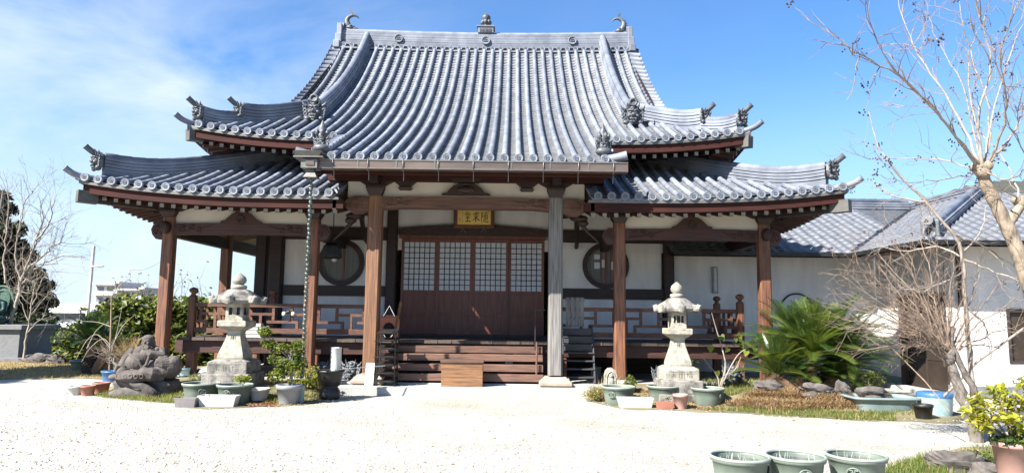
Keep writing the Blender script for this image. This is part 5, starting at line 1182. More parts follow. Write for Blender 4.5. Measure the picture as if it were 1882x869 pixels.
# little stone jizo with a niche
x, _, _ = at(1122, 690, 13.7); jz = bedz(x, 13.7); t = thing('small_stone_figure', (x, 13.7, jz), 'small rounded stone with a carved niche figure beside the post', 'stone figure')
mb = MB(); pr = [(-.12, 0), (-.125, .28), (-.1, .37), (-.05, .42), (.02, .43), (.09, .38), (.12, .28), (.12, 0)]; mb.prism([(x+a, jz+.0+b) for a, b in pr][::-1], 13.62, 13.76); sl_ = obj('slab', mb, M['stone'], t, .02)
mb = MB(); mb.ell((x, 13.61, jz+.28), (.04, .03, .045)); mb.ell((x, 13.615, jz+.16), (.06, .03, .10)); mb.tube([(x+a, 13.615, jz+b) for a, b in ((-.08, .05), (-.085, .25), (-.05, .34), (0, .365), (.05, .34), (.085, .25), (.08, .05))], .012, 6); obj('figure', mb, M['stone'], t)

# ================================================================ annex building
AE = 3.18                                    # eave height
annex = thing('annex_building', (9.5, 17, 0), 'low white walled annex with grey wave tiled hipped roof joining the temple hall', 'building')
def W2(nm, f, m, par=annex, bv=0): return obj(nm, (lambda mb: (f(mb), mb)[1])(MB()), m, par, bv)
wl = W2('wall', lambda m: m.box(3.95, 9.32, 17.5, 17.65, .25, AE+.2), M['annexp'])
W2('wing_side_wall', lambda m: m.box(9.32, 9.47, 16.5, 17.49, .25, AE+.2).box(9.32, 9.47, 14.7, 16.5, 2.22, AE+.2).box(9.32, 9.47, 14.45, 14.72, .25, AE+.2), M['annexp'])
W2('wing_front_wall', lambda m: m.box(9.471, 10.42, 14.45, 14.6, .25, AE+.2).box(10.42, 16, 14.45, 14.6, .25, .72).box(10.42, 16, 14.45, 14.6, 1.86, AE+.2), M['annexp'])
W2('plinth', lambda m: m.box(3.95, 9.3, 17.47, 17.66, -.02, .25), M['grey']); W2('plinth', lambda m: m.box(9.29, 9.46, 14.42, 14.73, -.02, .25), M['grey']); W2('plinth', lambda m: m.box(9.462, 16, 14.42, 14.6, -.02, .25), M['grey'])
# sliding entrance in the wing's side wall
dr = W2('door_frame', lambda m: m.box(9.30, 9.46, 14.70, 14.76, .02, 2.22).box(9.30, 9.46, 16.44, 16.5, .02, 2.22).box(9.30, 9.46, 14.76, 16.44, 2.14, 2.218), M['bronzedoor'])
for k in range(2):
    a, b = 14.77+.835*k, 14.77+.835*(k+1); x = 9.37+.03*k
    lf = W2('door_leaf', lambda m: m.box(x, x+.03, a, a+.06, .02, 2.14).box(x, x+.03, b-.06, b, .02, 2.14).box(x+.001, x+.029, a+.06, b-.06, 2.06, 2.14).box(x+.001, x+.029, a+.06, b-.06, .02, .14).box(x+.001, x+.029, a+.06, b-.06, .72, .8), M['bronzedoor'])
    g = MB(); g.box(x+.013, x+.018, a+.06, b-.06, .14, 2.06); o = obj('door_pane', g, M['glass'], annex)
    for q in range(6): g = MB(); y = a+.06+(b-a-.12)*(q+.5)/6; g.box(x+.004, x+.012, y-.012, y+.012, .8, 2.06); obj('door_bar', g, M['bronzedoor'], lf)
W2('door_step', lambda m: m.box(8.9, 9.29, 14.6, 16.6, -.01, .09), M['concrete'], annex, .01)
wf = W2('window_frame', lambda m: m.box(10.42, 10.48, 14.43, 14.56, .72, 1.86).box(10.48, 13, 14.431, 14.559, 1.79, 1.86).box(10.48, 13, 14.431, 14.559, .72, .78).box(11.2, 11.25, 14.44, 14.55, .78, 1.79), M['bronzedoor'])
g = MB(); g.box(10.48, 13, 14.50, 14.51, .78, 1.79); obj('window_pane', g, M['glass'], wf)
x, _, z = at(1465, 570, 17.47); n = 30; g = MB(); g.torus((x, 17.47, z), .42, .02, 36, 6, 0, 'y'); rw = obj('round_window', g, M['black'], annex)
g = MB(); g.prism([(x+.42*math.cos(a), z+.42*math.sin(a)) for a in lin(0, 2*math.pi*29/30, 29)], 17.485, 17.498); obj('pane', g, M['paper'], rw)
x0, _, z1 = at(1309, 490, 17.45); x1, _, z0 = at(1319, 539, 17.45); g = MB(); g.box(x0-.01, x1+.01, 17.42, 17.498, z0, z1); wlamp = obj('wall_fixture', g, M['greyp'], annex, .008); g = MB(); g.box(x0+.03, x1-.03, 17.405, 17.419, z0+.04, z1-.04); obj('cover', g, M['whitep'], wlamp)
g = MB(); g.tube([(9.15, 13.78, AE-.08), (9.3, 14.2, AE-.22), (9.44, 14.36, AE-.45), (9.44, 14.36, .02)], .045, 10); obj('downpipe', g, M['pole'], annex)
g = MB(); g.tube([(9.0, 13.72, AE-.05), (9.2, 14.05, AE-.18), (9.42, 14.36, AE-.42), (9.42, 14.355, 1.9)], .05, 10); obj('downpipe_elbow', g, M['black'], annex)
# roof planes: frames (origin at the eave, u along the eave, v up the slope)
SL = math.atan(.45); cs, sn = math.cos(SL), math.sin(SL)
V = Vector
planes = [(V((3.9, 16.6, AE)), V((1, 0, 0)), V((0, cs, sn)), lambda X, Y: Y <= 20.5 and X < 8.3+(Y-16.6) and X > 3.9, 24, 20),
          (V((8.3, 21.2, AE)), V((0, -1, 0)), V((cs, 0, sn)), lambda X, Y: X <= 12.2 and Y < 16.6+(X-8.3)+.0 and Y > 13.6+(X-8.3), 30, 20),
          (V((8.3, 13.6, AE)), V((1, 0, 0)), V((0, cs, sn)), lambda X, Y: Y <= 17.4 and X > 8.3+(Y-13.6) and X < 8.3+8-(Y-13.6)*.0, 32, 20)]
def wave_tile():
    mb = MB(); n = 6; vs = []
    for v, dz in ((-.01, -.022), (-.01, .0), (.27, -.022)):
        for i in range(n+1): u = i/n; vs.append((.268*u, v, .026*math.sin(2*math.pi*(u-.1))+.03+dz))
    mb.add(vs, [(i, i+1, n+2+i, n+1+i) for i in range(n)]+[(n+1+i, n+2+i, 2*n+3+i, 2*n+2+i) for i in range(n)], 0, True); return mb
wt = wave_tile(); WT = wt.mesh('roof_tile', M['annext']); cand = []
base = MB()
for o0, u, v, inside, nu, nv in planes:
    nrm_ = u.cross(v)
    for j in range(nv):
        for i in range(nu):
            c = o0+u*(.27*(i+.5))+v*(.24*(j+.5))
            if inside(c.x, c.y): cand.append(((c-V((0, 0, 1.6))).length, o0+u*(.27*i)+v*(.24*j), u, v, nrm_))
cand.sort(key=lambda q: q[0]); rest = MB()
aroof = MB()
e = .02
aroof.add([(3.9, 16.6, AE-e), (8.3, 16.6, AE-e), (12.15, 20.45, AE+3.85*.45-e), (3.9, 20.45, AE+3.85*.45-e), (8.3, 13.6, AE-e), (12.15, 17.45, AE+3.85*.45-e), (16.3, 13.6, AE-e), (16.3, 17.45, AE+3.85*.45-e), (16.3, 24, AE+1.6), (3.9, 24, AE+.4), (12.15, 24, AE+3.85*.45-e)],
          [(0, 1, 2, 3), (1, 4, 5, 2), (4, 6, 7, 5), (5, 7, 8, 10, 2), (3, 2, 10, 9)])
aroof = obj('roof', aroof, M['oni'], annex)
for k, (d, p, u, v, n_) in enumerate(cand):
    if k < 300:
        o = link('roof_tile', WT, aroof, None); o.matrix_local = Matrix(((u.x, v.x, n_.x, p.x-9.5), (u.y, v.y, n_.y, p.y-17), (u.z, v.z, n_.z, p.z), (0, 0, 0, 1)))
    else: rest.add([p+u*a+v*b+n_*c for a, b, c in wt.v], wt.f, 0, True)
obj('roof_tiles', rest, M['annext'], aroof, kind='stuff')
stack_ridge([(12.15-t, 17.45-t, AE+.45*(3.85-t)+.02) for t in lin(0, 3.5, 6)], .16, aroof, .26, 'hip_ridge', 3); cap_tube([V((12.15-t, 17.45-t, AE+.45*(3.85-t)+.02)) for t in lin(0, 3.5, 6)], .17, aroof, .09)
g = MB(); g.cbox((8.58, 13.88, AE+.28), (.34, .12, .36), 0, R(-45)); g.tube([(8.58, 13.88, AE+.42), (8.45, 13.75, AE+.44)], .1, 12); g.torus((8.5, 13.8, AE+.2), .12, .05, 12, 6, 0, 'y'); obj('ridge_end_tile', g, M['oni'], aroof, .02)
stack_ridge([(x, 20.5, AE+3.85*.45) for x in lin(12.0, 4.5, 4)], .22, aroof, .26, 'main_ridge', 3); cap_tube([V((x, 20.5, AE+3.85*.45)) for x in lin(12.0, 4.5, 4)], .24, aroof, .09)
stack_ridge([(12.15, y, AE+3.85*.45) for y in lin(17.4, 23, 4)], .22, aroof, .26, 'main_ridge', 3)
g = MB(); g.beam((8.36, 16.62, AE+.07), (12.1, 20.38, AE+3.8*.45+.06), .13, .03); obj('valley_flashing', g, M['black'], aroof)
for a, b in (((3.95, 16.56, AE-.03), (8.36, 16.56, AE-.03)), ((8.26, 16.6, AE-.03), (8.26, 13.55, AE-.03)), ((8.24, 13.55, AE-.03), (16, 13.55, AE-.03))):
    g = MB(); g.beam(a, b, .09, .09); obj('eave_gutter', g, M['black'], aroof)
g = MB(); g.add([(3.95, 16.65, AE-.1), (8.35, 16.65, AE-.1), (9.4, 17.6, AE+.02), (3.95, 17.6, AE+.02), (8.35, 13.65, AE-.1), (9.4, 14.5, AE+.02), (16, 13.65, AE-.1), (16, 14.5, AE+.02)], [(0, 1, 2, 3), (1, 4, 5, 2), (4, 6, 7, 5)]); obj('soffit', g, M['doorw'], annex)

# ================================================================ foliage helpers
def leafobj(name, P, size, mats, parent=None, weights=None, up=.5, long=1.6, jitter=.4, org=None, fold=True, **props):
    "many small folded leaves at the points P (N,3)"
    P = np.asarray(P); N = len(P)
    o = np.array(wloc(parent)) if parent is not None else np.array(org if org is not None else (0, 0, 0.))
    nrm_ = rng.normal(size=(N, 3)); nrm_[:, 2] = np.abs(nrm_[:, 2])+up; nrm_ /= np.linalg.norm(nrm_, axis=1)[:, None]
    t = rng.normal(size=(N, 3)); t -= nrm_*np.sum(t*nrm_, 1)[:, None]; t /= np.linalg.norm(t, axis=1)[:, None]; b = np.cross(nrm_, t)
    s = size*(1+jitter*(rng.random(N)*2-1)); s = s[:, None]; Q = P-o
    v = np.empty((N, 4, 3)); v[:, 0] = Q-t*s*long/2; v[:, 1] = Q+b*s/2+nrm_*s*.12-t*s*.1; v[:, 2] = Q+t*s*long/2-nrm_*s*.1; v[:, 3] = Q-b*s/2+nrm_*s*.12-t*s*.1
    v = v.reshape(-1, 3); me = bpy.data.meshes.new(name)
    idx = np.arange(N)*4; f = np.concatenate([np.stack([idx, idx+1, idx+2], 1), np.stack([idx, idx+2, idx+3], 1)])
    me.from_pydata(v.tolist(), [], f.tolist())
    for m in mats: me.materials.append(m)
    w = np.array(weights or [1]*len(mats), float); mi = rng.choice(len(mats), N, p=w/w.sum()); me.polygons.foreach_set('material_index', np.concatenate([mi, mi]).astype(np.int32)); me.update()
    return link(name, me, parent, None if parent is not None else tuple(o), **props)
def clump(c, r, n, shell=.55):
    d = rng.normal(size=(n, 3)); d /= np.linalg.norm(d, axis=1)[:, None]; q = (shell+(1-shell)*rng.random(n))[:, None]
    return np.array(c)+d*q*np.array(r)
def blades(name, pts, h, w, mats, weights=None, lean=.5, parent=None, org=(0, 0, 0), **props):
    P = np.asarray(pts); N = len(P); o = np.array(wloc(parent)) if parent is not None else np.array(org)
    a = rng.random(N)*6.283; hh = h*(.5+rng.random(N)); ln = lean*hh*rng.random(N)
    dx, dy = np.cos(a), np.sin(a); v = np.empty((N, 5, 3)); Q = P-o
    sx, sy = -dy*w/2, dx*w/2
    v[:, 0] = Q+np.stack([sx, sy, 0*a], 1); v[:, 1] = Q-np.stack([sx, sy, 0*a], 1)
    v[:, 2] = Q+np.stack([dx*ln*.35-sx*.7, dy*ln*.35-sy*.7, hh*.6], 1); v[:, 3] = Q+np.stack([dx*ln*.35+sx*.7, dy*ln*.35+sy*.7, hh*.6], 1); v[:, 4] = Q+np.stack([dx*ln, dy*ln, hh*.95], 1)
    i = np.arange(N)*5; me = bpy.data.meshes.new(name)
    me.from_pydata(v.reshape(-1, 3).tolist(), [], np.stack([i, i+1, i+2, i+3], 1).tolist()+np.stack([i+3, i+2, i+4], 1).tolist())
    for m in mats: me.materials.append(m)
    ww = np.array(weights or [1]*len(mats), float); mi = rng.choice(len(mats), N, p=ww/ww.sum()); me.polygons.foreach_set('material_index', np.concatenate([mi, mi]).astype(np.int32)); me.update()
    return link(name, me, parent, None if parent is not None else tuple(o), **props)
def curve_pts(pts, n=6):
    "smooth polyline through pts"
    P = [Vector(p) for p in pts]; out = []
    for i in range(len(P)-1):
        p0, p1, p2, p3 = P[max(i-1, 0)], P[i], P[i+1], P[min(i+2, len(P)-1)]
        for k in range(n):
            t = k/n; out.append(.5*((2*p1)+(p2-p0)*t+(2*p0-5*p1+4*p2-p3)*t*t+(3*p1-p0-3*p2+p3)*t**3))
    return out+[P[-1]]
def wob(pts, a):
    return [p+Vector(rng.normal(size=3))*a if 0 < i < len(pts)-1 else p for i, p in enumerate(pts)]
def taper(n, r0, r1): return [r0+(r1-r0)*i/(n-1) for i in range(n)]
def spray(mb, p, d, L, r, depth, tips, n=5, spread=.6, kids=3, up=.15, seg=5):
    "a twig with side twigs"
    d = Vector(d).normalized(); pts = [Vector(p)]
    for i in range(seg):
        d = (d+Vector(rng.normal(size=3))*.16+Vector((0, 0, up*.12))).normalized(); pts.append(pts[-1]+d*L/seg)
    mb.tube(pts, taper(len(pts), r, r*.45 if depth else r*.3), n, 0, True, False)
    if depth <= 0: tips.append(pts[-1]); return
    for k in range(kids):
        i = 1+int(rng.random()*(seg)); q = pts[i]; nd = (d+Vector(rng.normal(size=3))*spread+Vector((0, 0, up))).normalized()
        spray(mb, q, nd, L*(.45+.3*rng.random()), r*.6, depth-1, tips, 4 if depth < 2 else n, spread, kids, up, max(3, seg-1))

# ================================================================ crape myrtle (pruned, bare) at the right edge
TY = 9.0
t = thing('bare_tree', tuple(gr(1912, 800)), 'tall pruned bare tree with pale bark and dark seed pods over the annex roof', 'tree')
ax_ = lambda l, dy=0: [Vector(at(a, b, TY+dy*i/(max(1, len(l)-1)))) for i, (a, b) in enumerate(l)]
base = Vector(t.location)
tr_ = curve_pts([base, Vector(at(1915, 620, TY))]+ax_([(1893, 530), (1868, 455), (1838, 390), (1815, 345), (1803, 312)]), 6)
mb = MB(); mb.tube(tr_, [r*(1+.06*math.sin(i*1.9)) for i, r in enumerate(taper(len(tr_), .105, .07))], 12); k0 = Vector(at(1803, 312, TY))
mb.ell(k0, (.11, .10, .09)); mb.ell(k0+Vector((-.07, 0, .03)), (.07, .07, .07)); mb.ell(k0+Vector((.08, -.03, .05)), (.06, .06, .07)); mb.ell(k0+Vector((.0, -.05, -.06)), (.09, .08, .07))
s2 = curve_pts(ax_([(1850, 415), (1866, 392), (1880, 372)]), 4); mb.tube(s2, taper(len(s2), .07, .06), 9); mb.ell(s2[-1], (.11, .1, .09)); mb.ell(s2[-1]+Vector((-.08, 0, .03)), (.07, .07, .06))
trunk = obj('trunk', mb, M['bark'], t)
limbs = [([(1803, 310), (1745, 235), (1665, 150), (1590, 112), (1545, 78)], .030, -.5), ([(1800, 308), (1762, 215), (1700, 120), (1672, 70), (1650, -10)], .028, .4), ([(1806, 306), (1798, 220), (1822, 120), (1795, 10), (1790, -30)], .030, -.2),
         ([(1810, 306), (1818, 200), (1775, 70), (1760, -30)], .024, .6), ([(1812, 308), (1860, 250), (1885, 180), (1930, 100)], .028, .3), ([(1812, 305), (1850, 210), (1838, 100), (1880, -10)], .026, -.4),
         ([(1795, 312), (1735, 295), (1665, 292), (1600, 292)], .016, .2), ([(1797, 316), (1735, 330), (1660, 335), (1612, 320)], .016, -.3), ([(1803, 306), (1770, 160), (1715, 60), (1698, -10)], .018, .9), ([(1806, 306), (1835, 170), (1870, 60), (1900, 10)], .022, .7),
         ([(1876, 372), (1850, 300), (1800, 240), (1780, 200)], .018, .3), ([(1882, 368), (1890, 300), (1850, 220), (1845, 150)], .018, -.5), ([(1880, 372), (1830, 345), (1760, 350), (1700, 380)], .014, -.2), ([(1800, 310), (1720, 205), (1640, 120), (1610, 70)], .020, -.8),
         ([(1803, 308), (1850, 330), (1900, 300), (1950, 240)], .02, -.4), ([(1806, 305), (1780, 120), (1810, 30), (1830, -30)], .018, 1.0)]
tips = []; tw = MB()
for l, r, dy in limbs:
    P = wob(curve_pts(ax_(l, dy*3), 5), .012); mb = MB(); r *= .8; mb.tube(P, [r*(1-.84*(i/(len(P)-1))**.7) for i in range(len(P))], 7); obj('limb', mb, M['twigw'] if rng.random() < .45 else M['bark'], t)
    for i in range(4, len(P), 1):
        if rng.random() < .75:
            d = (P[i]-P[i-1]).normalized()+Vector(rng.normal(size=3))*.55; spray(tw, P[i], d, .28+.5*rng.random(), r*.33, 1 if rng.random() < .6 else 2, tips, 4, .6, 3, .1)
    tips.append(P[-1])
obj('twigs', tw, M['twig'], t, kind='stuff')
mb = MB(); sel = [p for p in tips if rng.random() < .11]
for p in sel:
    for k in range(int(3+7*rng.random())): q = p+Vector(rng.normal(size=3))*.032; mb.ell(q, (.011, .011, .012), 0, 5, 4)
obj('seed_pods', mb, M['pod'], t, kind='stuff')

# ================================================================ bare bush with many stems
BY = 10.0
b0 = gr(1795, 812); t = thing('bare_bush', b0, 'bare brown multi stemmed bush with fanning twigs in front of the annex door', 'bush'); Q = lambda l, dy=0: [Vector(at(a, b, b0[1]+dy*i/max(1, len(l)-1))) for i, (a, b) in enumerate(l)]
mb = MB(); P = wob(curve_pts([Vector(b0)]+Q([(1783, 765), (1768, 730), (1754, 690), (1744, 660)]), 5), .01); mb.tube(P, taper(len(P), .085, .055), 10)
P2 = wob(curve_pts([Vector(b0)+Vector((.05, .02, 0))]+Q([(1800, 740), (1775, 690), (1752, 640), (1748, 600)]), 5), .01); mb.tube(P2, taper(len(P2), .05, .03), 8); n0 = P[-1]; mb.ell(n0, (.08, .07, .09)); mb.ell(n0+Vector((.03, 0, .08)), (.06, .06, .06)); obj('trunk', mb, M['barkg'], t)
ends = [(1530, 470), (1545, 505), (1560, 540), (1575, 480), (1600, 455), (1600, 560), (1622, 600), (1645, 450), (1650, 520), (1672, 470), (1690, 430), (1700, 520), (1722, 470), (1735, 520), (1755, 470), (1775, 520), (1800, 500), (1830, 530), (1850, 560), (1868, 600), (1655, 640), (1600, 520), (1625, 500), (1580, 590), (1690, 600), (1715, 560), (1840, 640), (1560, 600), (1640, 570), (1612, 640), (1545, 560), (1670, 560)]
tips = []; tw = MB()
for ex, ey in ends:
    dy = rng.normal()*.5; m_ = ((ex*.45+1744*.55)+rng.normal()*8, (ey*.4+650*.6)-12); P = wob(curve_pts(Q([(1744+rng.normal()*6, 655+rng.normal()*8), m_, (ex, ey)], dy), 6), .012)
    mb = MB(); mb.tube(P, taper(len(P), .014, .004), 6); obj('stem', mb, M['twig'], t)
    for i in range(3, len(P)):
        for _ in range(1+(i % 2)):
            d = (P[i]-P[i-1]).normalized()+Vector(rng.normal(size=3))*.45; spray(tw, P[i], d, .2+.3*rng.random(), .0032, 1, tips, 4, .5, 3, .12, 4)
obj('twigs', tw, M['twig'], t, kind='stuff')
# pale whip of a sapling behind it, with a leaning stake
c0 = gr(1792, 800); t = thing('pale_sapling', c0, 'slender pale stemmed bare sapling rising past the annex eave beside the bush', 'tree'); tips = []; tw = MB(); Q2 = lambda l, dy=0: [Vector(at(a, b, c0[1]-.3+dy*i/max(1, len(l)-1))) for i, (a, b) in enumerate(l)]
mb = MB(); P = wob(curve_pts([Vector(c0)]+Q2([(1786, 690), (1776, 570), (1768, 470), (1752, 430), (1700, 370), (1648, 315), (1618, 275), (1596, 205)]), 6), .006); mb.tube(P, [.030*(1-.85*(i/(len(P)-1))**1.5) for i in range(len(P))], 8); tk = obj('trunk', mb, M['twigw'], t)
for l in ([(1768, 470), (1720, 455), (1660, 462), (1610, 448)], [(1768, 465), (1800, 430), (1812, 380)], [(1768, 475), (1830, 500), (1882, 520)], [(1768, 500), (1700, 535), (1650, 525)], [(1752, 432), (1790, 445), (1850, 480), (1900, 520)], [(1700, 370), (1640, 360), (1600, 330)], [(1774, 560), (1810, 600), (1822, 640)]):
    P = wob(curve_pts(Q2(l, rng.normal()*.4), 5), .008); mb = MB(); mb.tube(P, taper(len(P), .016, .004), 6); obj('limb', mb, M['twigw'], t)
    for i in range(3, len(P), 2): spray(tw, P[i], (P[i]-P[i-1]).normalized()+Vector(rng.normal(size=3))*.5, .25+.3*rng.random(), .005, 1, tips, 4, .6, 3, .1, 4)
obj('twigs', tw, M['twigw'], t, kind='stuff')
mb = MB()
for p in tips:
    if rng.random() < .3:
        for k in range(4): mb.ell(p+Vector(rng.normal(size=3))*.025, (.010, .010, .011), 0, 5, 4)
obj('seed_pods', mb, M['pod'], t, kind='stuff')
a, b = gr(1786, 620), 0; mb = MB(); mb.tube([at(1735, 728, 11.0), at(1795, 665, 10.6), at(1900, 590, 10.2)], [.022, .02, .016], 8); obj('leaning_stake', mb, M['twigw'], None, 0, at(1735, 728, 11.0), label='pale wooden stake leaning across behind the yellow leaved shrub', category='stake')
mb = MB(); mb.tube([at(1560, 575, 9.6), at(1640, 640, 9.4), at(1700, 700, 9.2), at(1745, 755, 9.0)], [.004, .006, .008, .009], 6); obj('fallen_branch', mb, M['twig'], None, 0, at(1745, 755, 9.0), label='long thin dead branch slanting down across the front of the bathtub', category='branch')

# ================================================================ yellow leaved daphne in the pink pot
t0, x, y, r = pkp
t = thing('yellow_shrub', (x, y, .37), 'yellow and lime leaved shrub with pale pink flowers growing in the pink pot', 'shrub')
cs_ = [at(a, b, y+dy) for a, b, dy in ((1800, 735, 0), (1835, 720, .1), (1870, 735, 0), (1820, 765, -.1), (1860, 770, -.15), (1790, 760, .05), (1885, 705, .1), (1850, 745, .1), (1805, 780, -.05), (1880, 790, -.1), (1900, 750, 0))]
mb = MB()
for c in cs_: P = curve_pts([(x, y, .36), Vector((x, y, .5)).lerp(Vector(c), .35)+Vector((0, 0, -.05)), c], 4); mb.tube(P, taper(len(P), .014, .006), 6)
obj('stems', mb, M['barkg'], t, kind='stuff')
P = np.concatenate([clump(c, (.13, .13, .09), 75, .3) for c in cs_]); leafobj('leaves', P, .034, [M['yl1'], M['yl2'], M['lf2']], t, [5, 4, 1], .4, 2.2, kind='stuff')
P = np.concatenate([clump(c, (.12, .12, .09), 9, .7) for c in cs_]); leafobj('flowers', P, .03, [M['petal']], t, None, .5, 1.1, kind='stuff')
P = clump((x-.03, y-.05, .44), (.24, .2, .07), 260, .2); leafobj('underplanting', P, .035, [M['lf1'], M['lf3']], t, None, .4, 2.2, kind='stuff')

# ================================================================ cycads
def frond_mesh(seed, arch, npair=38):
    g = np.random.default_rng(seed); mb = MB(); L_ = 1.0; path = []
    for i in range(13): s = i/12; path.append(Vector((s*.93, .03*math.sin(seed+s*2), arch*(s-.95*s**2.2))))
    mb.tube(path, taper(13, .013, .004), 5, 1)
    for i in range(npair):
        s = .10+.90*i/(npair-1); k = s*12; j = min(11, int(k)); p = path[j].lerp(path[j+1], k-j); d = (path[j+1]-path[j]).normalized()
        l = .20*math.sin(math.pi*(.10+.86*s))**.55*(.9+.2*g.random())
        for sg in (-1, 1):
            sd = Vector((0, sg, 0)); out = (sd*.85+d*(.50+.6*s)+Vector((0, 0, .30))).normalized(); w = d*.0062; q = p+out*l; mid = p+out*l*.55-Vector((0, 0, .0))
            q = q-Vector((0, 0, l*.06))
            mb.add([p-w, p+w, mid+w*1.05, mid-w*1.05, q], [(0, 1, 2, 3), (3, 2, 4)], 0)
    return mb
FR = [frond_mesh(k, a).mesh('frond', [M['cyc'], M['cyc2']]) for k, a in ((1, .28), (2, .45), (3, .12), (4, .35))]
FRL = [frond_mesh(k, a).mesh('frond', [M['cyc2'], M['cyc2']]) for k, a in ((5, .3), (6, .45))]
def cycad(c, heads, trunk_h, label, name='cycad', seed=1, tz=0):
    g = np.random.default_rng(seed); t = thing(name, (c[0], c[1], tz), label, 'cycad'); mb = MB()
    mb.lathe([(.17, 0), (.19, .1), (.17, trunk_h*.6), (.15, trunk_h), (.05, trunk_h+.06)], (c[0], c[1], tz), 14)
    for i in range(90):
        a = i*2.4; z = tz+trunk_h*i/90; rr = .175; mb.ell((c[0]+rr*math.cos(a), c[1]+rr*math.sin(a), z), (.035, .035, .03), 0, 6, 4)
    obj('trunk', mb, M['soil'], t)
    for hx_, hy_, hz_, L_, n, light, lo_, hi_ in heads:
        h = V((hx_, hy_, hz_))
        mb = MB(); mb.tube([V((c[0]*.6+hx_*.4, c[1]*.6+hy_*.4, tz+.05)), h-V((0, 0, .08))], [.13, .11], 10); mb.ell(h-V((0, 0, .05)), (.11, .11, .12)); 
        for i in range(14): a = i*2.4; mb.tube([h+V((.08*math.cos(a), .08*math.sin(a), -.08)), h+V((.16*math.cos(a), .16*math.sin(a), -.06+.05*(i % 3)))], [.02, .004], 5)
        obj('crown_base', mb, M['dry2'], t)
        for i in range(n):
            a = i*2.39996+g.random()*.3; pit = R(lo_+(hi_-lo_)*((i+.5)/n)**.8+g.normal()*5); s = L_*(.85+.25*g.random())
            me = (FRL if g.random() < light else FR)[int(g.integers(0, 2 if False else 2))]
            o = link('frond', me, t, h+V((0, 0, .02)), (g.normal()*.25, -pit, a), (s, s, s))
cx_, cy_, _ = gr(1488, 716, .1)
cy_ = 13.4; H_ = lambda px, py, Y: at(px, py, Y)
cycad((at(1488, 700, cy_)[0], cy_), [(*H_(1490, 664, cy_-.08), 1.2, 60, .75, -6, 82), (*H_(1425, 690, cy_-.1), .95, 34, .5, -8, 66), (*H_(1458, 640, cy_+.40), 1.12, 44, .06, -12, 66), (*H_(1552, 668, cy_+.1), 1.2, 50, .08, -22, 55), (*H_(1535, 634, cy_+.5), 1.12, 40, .06, -16, 60), (*H_(1470, 694, cy_-.02), .8, 26, .2, -12, 30), (*H_(1530, 698, cy_-.02), .95, 30, .1, -14, 30)], .34, 'large green cycad with fanned feathery fronds beside the corner post', seed=3, tz=.2)
lx, ly, _ = gr(170, 668)
cycad((at(170, 640, 17.5)[0], 17.5), [(*H_(168, 635, 17.5), 1.0, 34, .0, -5, 70), (*H_(195, 642, 17.3), .8, 20, .0, -5, 60)], .4, 'dark green cycad in shade behind the dry grass clump near the hedge', seed=5)

# ================================================================ potted shrub, vine, small plants
t0, x, y, r = shp
t = thing('potted_shrub', (x, y, .29), 'leafy green shrub with thin trunk growing from the grey pot', 'shrub'); mb = MB(); P = curve_pts([(x, y, .29), (x+.03, y, .5), (x-.01, y, .72), (x+.02, y, .9)], 4); mb.tube(P, taper(len(P), .03, .018), 8)
cl = [at(a, b, y+d) for a, b, d in ((520, 640, 0), (545, 650, .05), (505, 660, 0), (535, 672, -.1), (553, 668, .05), (492, 632, .05), (522, 668, -.1), (508, 640, .1), (487, 610, 0), (548, 635, 0), (515, 685, -.05))]
for c in cl: P = curve_pts([(x+.02, y, .72), Vector((x, y, .85)).lerp(Vector(c), .5), c], 3); mb.tube(P, taper(len(P), .012, .004), 5)
obj('trunk', mb, M['barkg'], t)
P = np.concatenate([clump(c, (.14, .14, .11), 120, .35) for c in cl]); leafobj('leaves', P, .036, [M['lf2'], M['lf1'], M['yl2'], M['lf3']], t, [4, 3, 1, 1], .4, 2.0, kind='stuff')
def bush(px, py, Y, r, n, size, mats, label, w=None, zc=None, name='low_bush', z0=0.0):
    x = at(px, py, Y)[0]; z0 = max(z0, bedz(x, Y)); t = thing(name, (x, Y, z0), label, 'bush'); mb = MB()
    for k in range(9): a = k*2.4; mb.tube([(x+.04*math.cos(a), Y+.04*math.sin(a), z0), (x+r[0]*.6*math.cos(a), Y+r[1]*.6*math.sin(a), z0+r[2]*1.5)], [.010, .004], 5)
    obj('stems', mb, M['barkg'], t, kind='stuff'); P = clump((x, Y, z0+r[2]), r, n, .4); leafobj('leaves', P, size, mats, t, w, .5, 1.8, kind='stuff')
bush(562, 715, 13.15, (.42, .25, .22), 900, .03, [M['yl2'], M['lf2'], M['dry1']], 'low yellow green bush behind the grey shrub pot', [4, 3, 1])
bush(505, 712, 13.2, (.2, .2, .16), 260, .03, [M['yl2'], M['lf2']], 'small yellow green bush tucked between the lantern base and the grey pot')
bush(1158, 690, 13.2, (.13, .13, .16), 200, .04, [M['gr1'], M['lf2']], 'small fresh green plant beside the niche stone', None)
bush(1100, 715, 13.1, (.32, .2, .14), 500, .028, [M['gr2'], M['dry1'], M['lf2']], 'olive yellow low bush at the end of the porch step', [3, 2, 1])
bush(1590, 705, 13.0, (.4, .25, .22), 600, .03, [M['lf2'], M['gr2'], M['lf1']], 'loose light green bush at the foot of the cycad near the bathtub', [2, 2, 1])
bush(1255, 655, 14.3, (.35, .2, .3), 420, .04, [M['lf3'], M['lf1']], 'shadowy dark green plant beside the pale lantern under the veranda', [3, 1])
bush(332, 690, gr(333, 711)[1]+.1, (.07, .07, .12), 90, .028, [M['lf1'], M['lf3']], 'little plant growing in the pale blue glazed pot', None, name='small_plant', z0=.13)
bush(352, 686, gr(351, 706)[1]+.1, (.08, .08, .06), 80, .022, [M['lf1'], M['lf2']], 'little plant growing in the dark bowl', None, name='small_plant', z0=.08)
bush(448, 672, 12.55, (.16, .12, .10), 130, .038, [M['yl2'], M['lf2']], 'yellow green sprig leaning over the base of the stained lantern', None, name='leaf_sprig', z0=.28)
